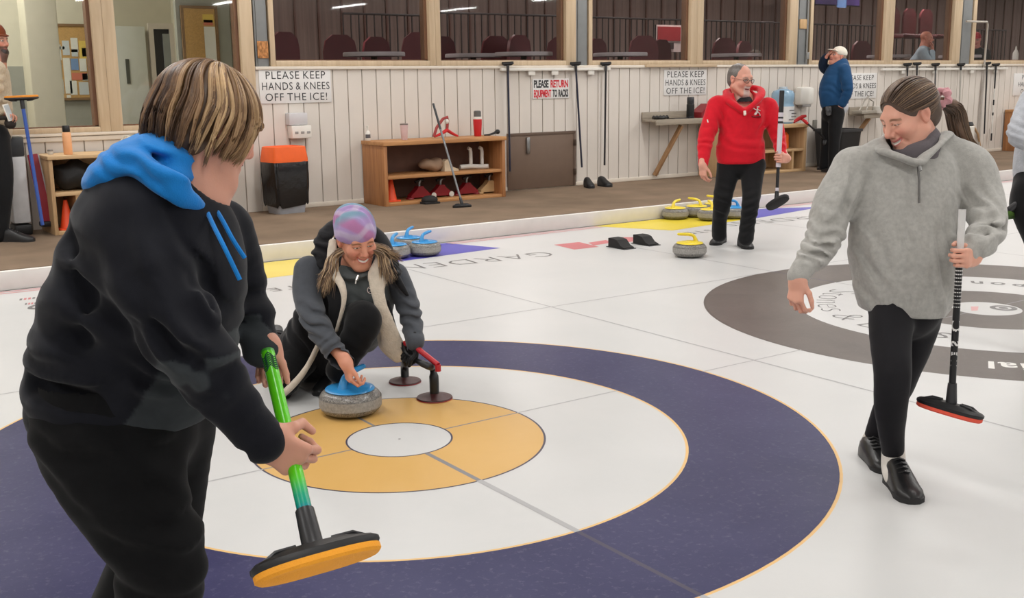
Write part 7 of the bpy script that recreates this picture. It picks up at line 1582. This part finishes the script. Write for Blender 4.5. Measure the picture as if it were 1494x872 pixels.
def build_right():
    d = 6.0; g = at_d(1525, 300, d); fr = Frame((g.x, g.y, 0)); P = fr.P
    GS_ = cloth('pale grey sweater', (176, 178, 184), .92, .5, 160, .1, .2, 30); TR = cloth('black trousers right', (16, 16, 18), .85, .1)
    hc = P(1560, 75, d-.1); HR = hframe((.8, -.4, -.4), (.35, 0, .9)); nb = P(1548, 115, d)
    wr = P(1560, 215, d-.3)
    F = Field((-.45, -.6, -.01), (.75, .55, 1.75), .013, [(hc, .16), (wr+A3((.07, 0, -.02)), .1)], .006); head_sdf(F, hc, HR, 1.0, .3, nb, .05); F.chain([nb, P(1535, 180, d), P(1522, 260, d)], [(.09, .08), (.12, .1), (.11, .1)], (1, 0, 0), .05)
    s1, s0 = fr.P(1600, 200, d-.34), fr.P(1473, 306, d-.05); sa = nrm(s1-s0); sp = s0+(s1-s0)*.72; wl = hand_grip(F, sp, sa, (.2, .9, -.3), .013, True); F.chain([P(1510, 145, d-.15), P(1484, 193, d-.2), wl], [.045, .035, .026], None, .03)
    F.chain([P(1560, 150, d+.15), P(1575, 200, d+.15), P(1590, 215, d)], [.045, .035, .026], None, .03)
    L1 = [P(1508, 285, d-.05), P(1530, 400, d-.1), P(1515, 500, d)]; L2 = [P(1535, 285, d+.1), P(1565, 400, d+.1), P(1575, 495, d+.1)]
    for l in (L1, L2): F.chain(l, [.07, .05, .035], None, .03)
    body = person(fr, 'person in a pale grey sweater and black trousers cut off at the right edge', F, lambda v: head_col(v, hc, HR, 1.0))
    F = Field((-.45, -.6, .6), (.75, .55, 1.5), .01); F.chain([P(1520, 252, d), P(1521, 240, d), P(1526, 200, d), P(1536, 150, d), P(1544, 125, d)], [(.145, .13), (.15, .135), (.15, .135), (.16, .12), (.09, .09)], (1, 0, 0), .03, 16); F.chain([P(1508, 148, d-.13), P(1492, 175, d-.18), P(1484, 196, d-.2), P(1500, 208, d-.22), (P(1500, 208, d-.22)+wl)*.5], [.075, .062, .055, .05, .042], None, .02, 16); F.chain([P(1560, 152, d+.13), P(1574, 200, d+.14), P(1585, 214, d+.05)], [.07, .06, .045], None, .03); F.folds(P(1486, 193, d-.2), (.08, .1, .08), (.5, 0, 1), .04, .007, 1); F.rumple(.006, 11, 2); sdf_obj(F, 'sweater', GS_, body, 1)
    F = Field((-.45, -.5, -.01), (.6, .5, 1.1), .01); F.chain([P(1520, 255, d), P(1518, 290, d)], [(.15, .13), (.155, .14)], (1, 0, 0), .03); F.chain([P(1509, 285, d-.05), P(1512, 310, d-.06), P(1530, 400, d-.1), P(1517, 492, d)], [.118, .115, .08, .06], None, .03, 16); F.chain([P(1535, 285, d+.1), P(1565, 400, d+.1), P(1575, 490, d+.1)], [.115, .08, .06], None, .03, 14); F.rumple(.006, 11, 5); sdf_obj(F, 'trousers', TR, body, 1)
    for l in (L1, L2): a = l[-1]; shoe_at(fr, A3((a[0]-.05, a[1], 0)), A3((a[0]+.2, a[1]-.08, 0)), (0, 0, 1), body, .26, .1, SHOEM, H=.1)
    C = lambda p: hc+HR@A3(p); F = Field(hc-.2, hc+.2, .008); F.ell(C((0, -.02, .035)), (.085, .103, .09), HR, .01); F.ell(C((0, .12, -.02)), (.08, .08, .1), HR, .01, 's'); F.ell(C((0, -.06, -.05)), (.075, .06, .09), HR, .02); sdf_obj(F, 'hair', HAIR, body, 1, lambda v: np.tile(lrgb(80, 60, 46), (len(v), 1)))
    W = fr.W; broom('green shafted broom of the person cut off at the right edge', W(s1), W(s0), fr.ex*.7+fr.ey*.5, (-.3, 0, -1), mat('green shaft', (90, 128, 44), .4), .013, .16, .05, mat('dark green pad', (60, 84, 40), .8), mat('green head', (74, 104, 44), .5))
build_right()
def sitter(u, v, y, fwd, label, skin, shirtc, cap=None, rest=True, hsc=1.08, collar=None, lean=.12):
    p = at_y(u, v, y); fr = Frame((p.x, p.y, LZ)); d = depth(p); P = fr.P; hc = fr.L(p); f = nrm(fwd); HR = hframe(f, (0, 0, 1)); side = np.cross(f, (0, 0, 1)); fh = nrm(A3((f[0], f[1], 0))); z = lambda h: A3((0, 0, h))
    pel = A3((hc[0], hc[1], .5))-fh*(lean+.1); ch = A3((hc[0], hc[1], hc[2]-.34))-fh*(lean*.7); nb = A3((hc[0], hc[1], hc[2]-.15))-fh*.03
    SH = cloth('sitter shirt '+label[:14], shirtc, .9, .2, 100)
    F = Field((-.75, -.75, -.02), (.75, .75, hc[2]+.2), .016, [(hc, .15)], .007); head_sdf(F, hc, HR, hsc, .2, nb, .058)
    F.chain([nb, ch, pel], [(.09, .08), (.13, .1), (.13, .11)], side, .05); F2 = Field((-.75, -.75, -.02), (.75, .75, hc[2]+.1), .012)
    F2.chain([nb-z(.02), (nb*.4+ch*.6), ch, pel], [(.09, .09), (.2, .12), (.2, .14), (.19, .15)], side, .03, 16); T = Field((-.75, -.75, -.02), (.75, .75, 1.0), .014)
    for q in (-1, 1):
        sh = ch*.35+nb*.65+side*q*.19-z(.03); el = ch+side*q*.25+fh*.2-z(.12); wr = (hc+fh*.115-z(.2)+side*q*.045) if (rest and q > 0) else ch+fh*.42+side*q*.1-z(.16)
        F.chain([sh, el, wr], [.05, .04, .028], None, .03); hand_open(F, wr, ((0, 0, 1) if rest and q > 0 else fh), (-fh if rest and q > 0 else (0, 0, -1)), q > 0, (30, 40, 30), 1.05); F2.chain([sh, el, el*.2+wr*.8], [.085, .07, .05], None, .03, 10)
        hip = pel+side*q*.1; kn = hip+fh*.42-z(.0); an = kn+fh*.03-z(.44); F.chain([hip, kn, an], [.07, .05, .035], None, .03); T.chain([hip, kn], [.1, .08], None, .03); T.chain([kn, an], [.075, .06], None, .03)
    body = person(fr, label, F, lambda v_: head_col(v_, hc, HR, hsc, skin, stubble=None)); F2.rumple(.008, 9, 3); sdf_obj(F2, 'shirt', SH, body, 1); sdf_obj(T, 'trousers', cloth('dark sitter trousers', (30, 30, 36)), body, 1)
    for q in (-1, 1):
        an = pel+side*q*.1+fh*.45; shoe_at(fr, A3((an[0], an[1], .0)), A3((an[0]+fh[0]*.27, an[1]+fh[1]*.27, 0)), (0, 0, 1), body, .28, .1, SHOEM, H=.1)
    if cap: C = lambda q: hc+HR@(A3(q)*hsc); F = Field(hc-.22, hc+.24, .008); F.ell(C((0, -.02, .045)), (.085*hsc, .105*hsc, .09*hsc), HR, .01); F.plane(C((0, 0, .03)), -HR[:, 2], .01); F.chain([C((0, .07, .05)), C((0, .15, .045))], [(.065, .008), (.05, .007)], HR[:, 0], .01); sdf_obj(F, 'cap', cloth('sitter cap red', cap), body, 1)
    return fr, hc, fh
sitter(1352, 56, 8.35, (.85, -.4, -.1), 'bald person in a pale shirt sitting behind the window, chin on hand', (186, 118, 98), (150, 162, 172))
sitter(1424, 58, 8.75, (-.4, -.85, -.2), 'person in a red cap and dark jacket sitting behind the rightmost window', (196, 130, 120), (34, 38, 38), (170, 50, 60), False)
# ================================================================ light
w = bpy.data.worlds.new('world'); SC.world = w; w.use_nodes = True; w.node_tree.nodes['Background'].inputs['Color'].default_value = (1, .97, .93, 1); w.node_tree.nodes['Background'].inputs['Strength'].default_value = .04
def area(name, loc, sx, sy, power, col=(1, .985, .965), rot=(0, 0, 0)):
    l = bpy.data.lights.new(name, 'AREA'); l.shape = 'RECTANGLE'; l.size = sx; l.size_y = sy; l.energy = power; l.color = col
    o = bpy.data.objects.new(name, l); COL.objects.link(o); o.location = loc; o.rotation_euler = rot; return o
TUBEP = 62
for x in (-6, -1.6, 2.8, 7.2, 11.6, 16, 20.5):
    for y in (-17, -11, -5.5, -1.2, 2.6, 5.6):
        area('tube_light', (x, y, 4.12), .22, 2.4, TUBEP)
for x in (-4, -.2): area('office_light', (x, 8.9, 4.1), .6, 1.6, 110, (1, .98, .9))
for x in (4.5, 8, 11.5, 15, 18.5, 22, 27, 33, 40): area('lounge_light', (x, 10.2, 3.9), .3, .3, 75, (1, .9, .84))
vs = SC.view_settings; vs.view_transform = 'Standard'; vs.look = 'None'; vs.gamma = 1; vs.exposure = 0.0; vs.use_curve_mapping = False
SC.cycles.max_bounces = 6; SC.cycles.diffuse_bounces = 3; SC.cycles.glossy_bounces = 3; SC.cycles.transparent_max_bounces = 12; SC.cycles.sample_clamp_indirect = 6; SC.cycles.use_denoising = True
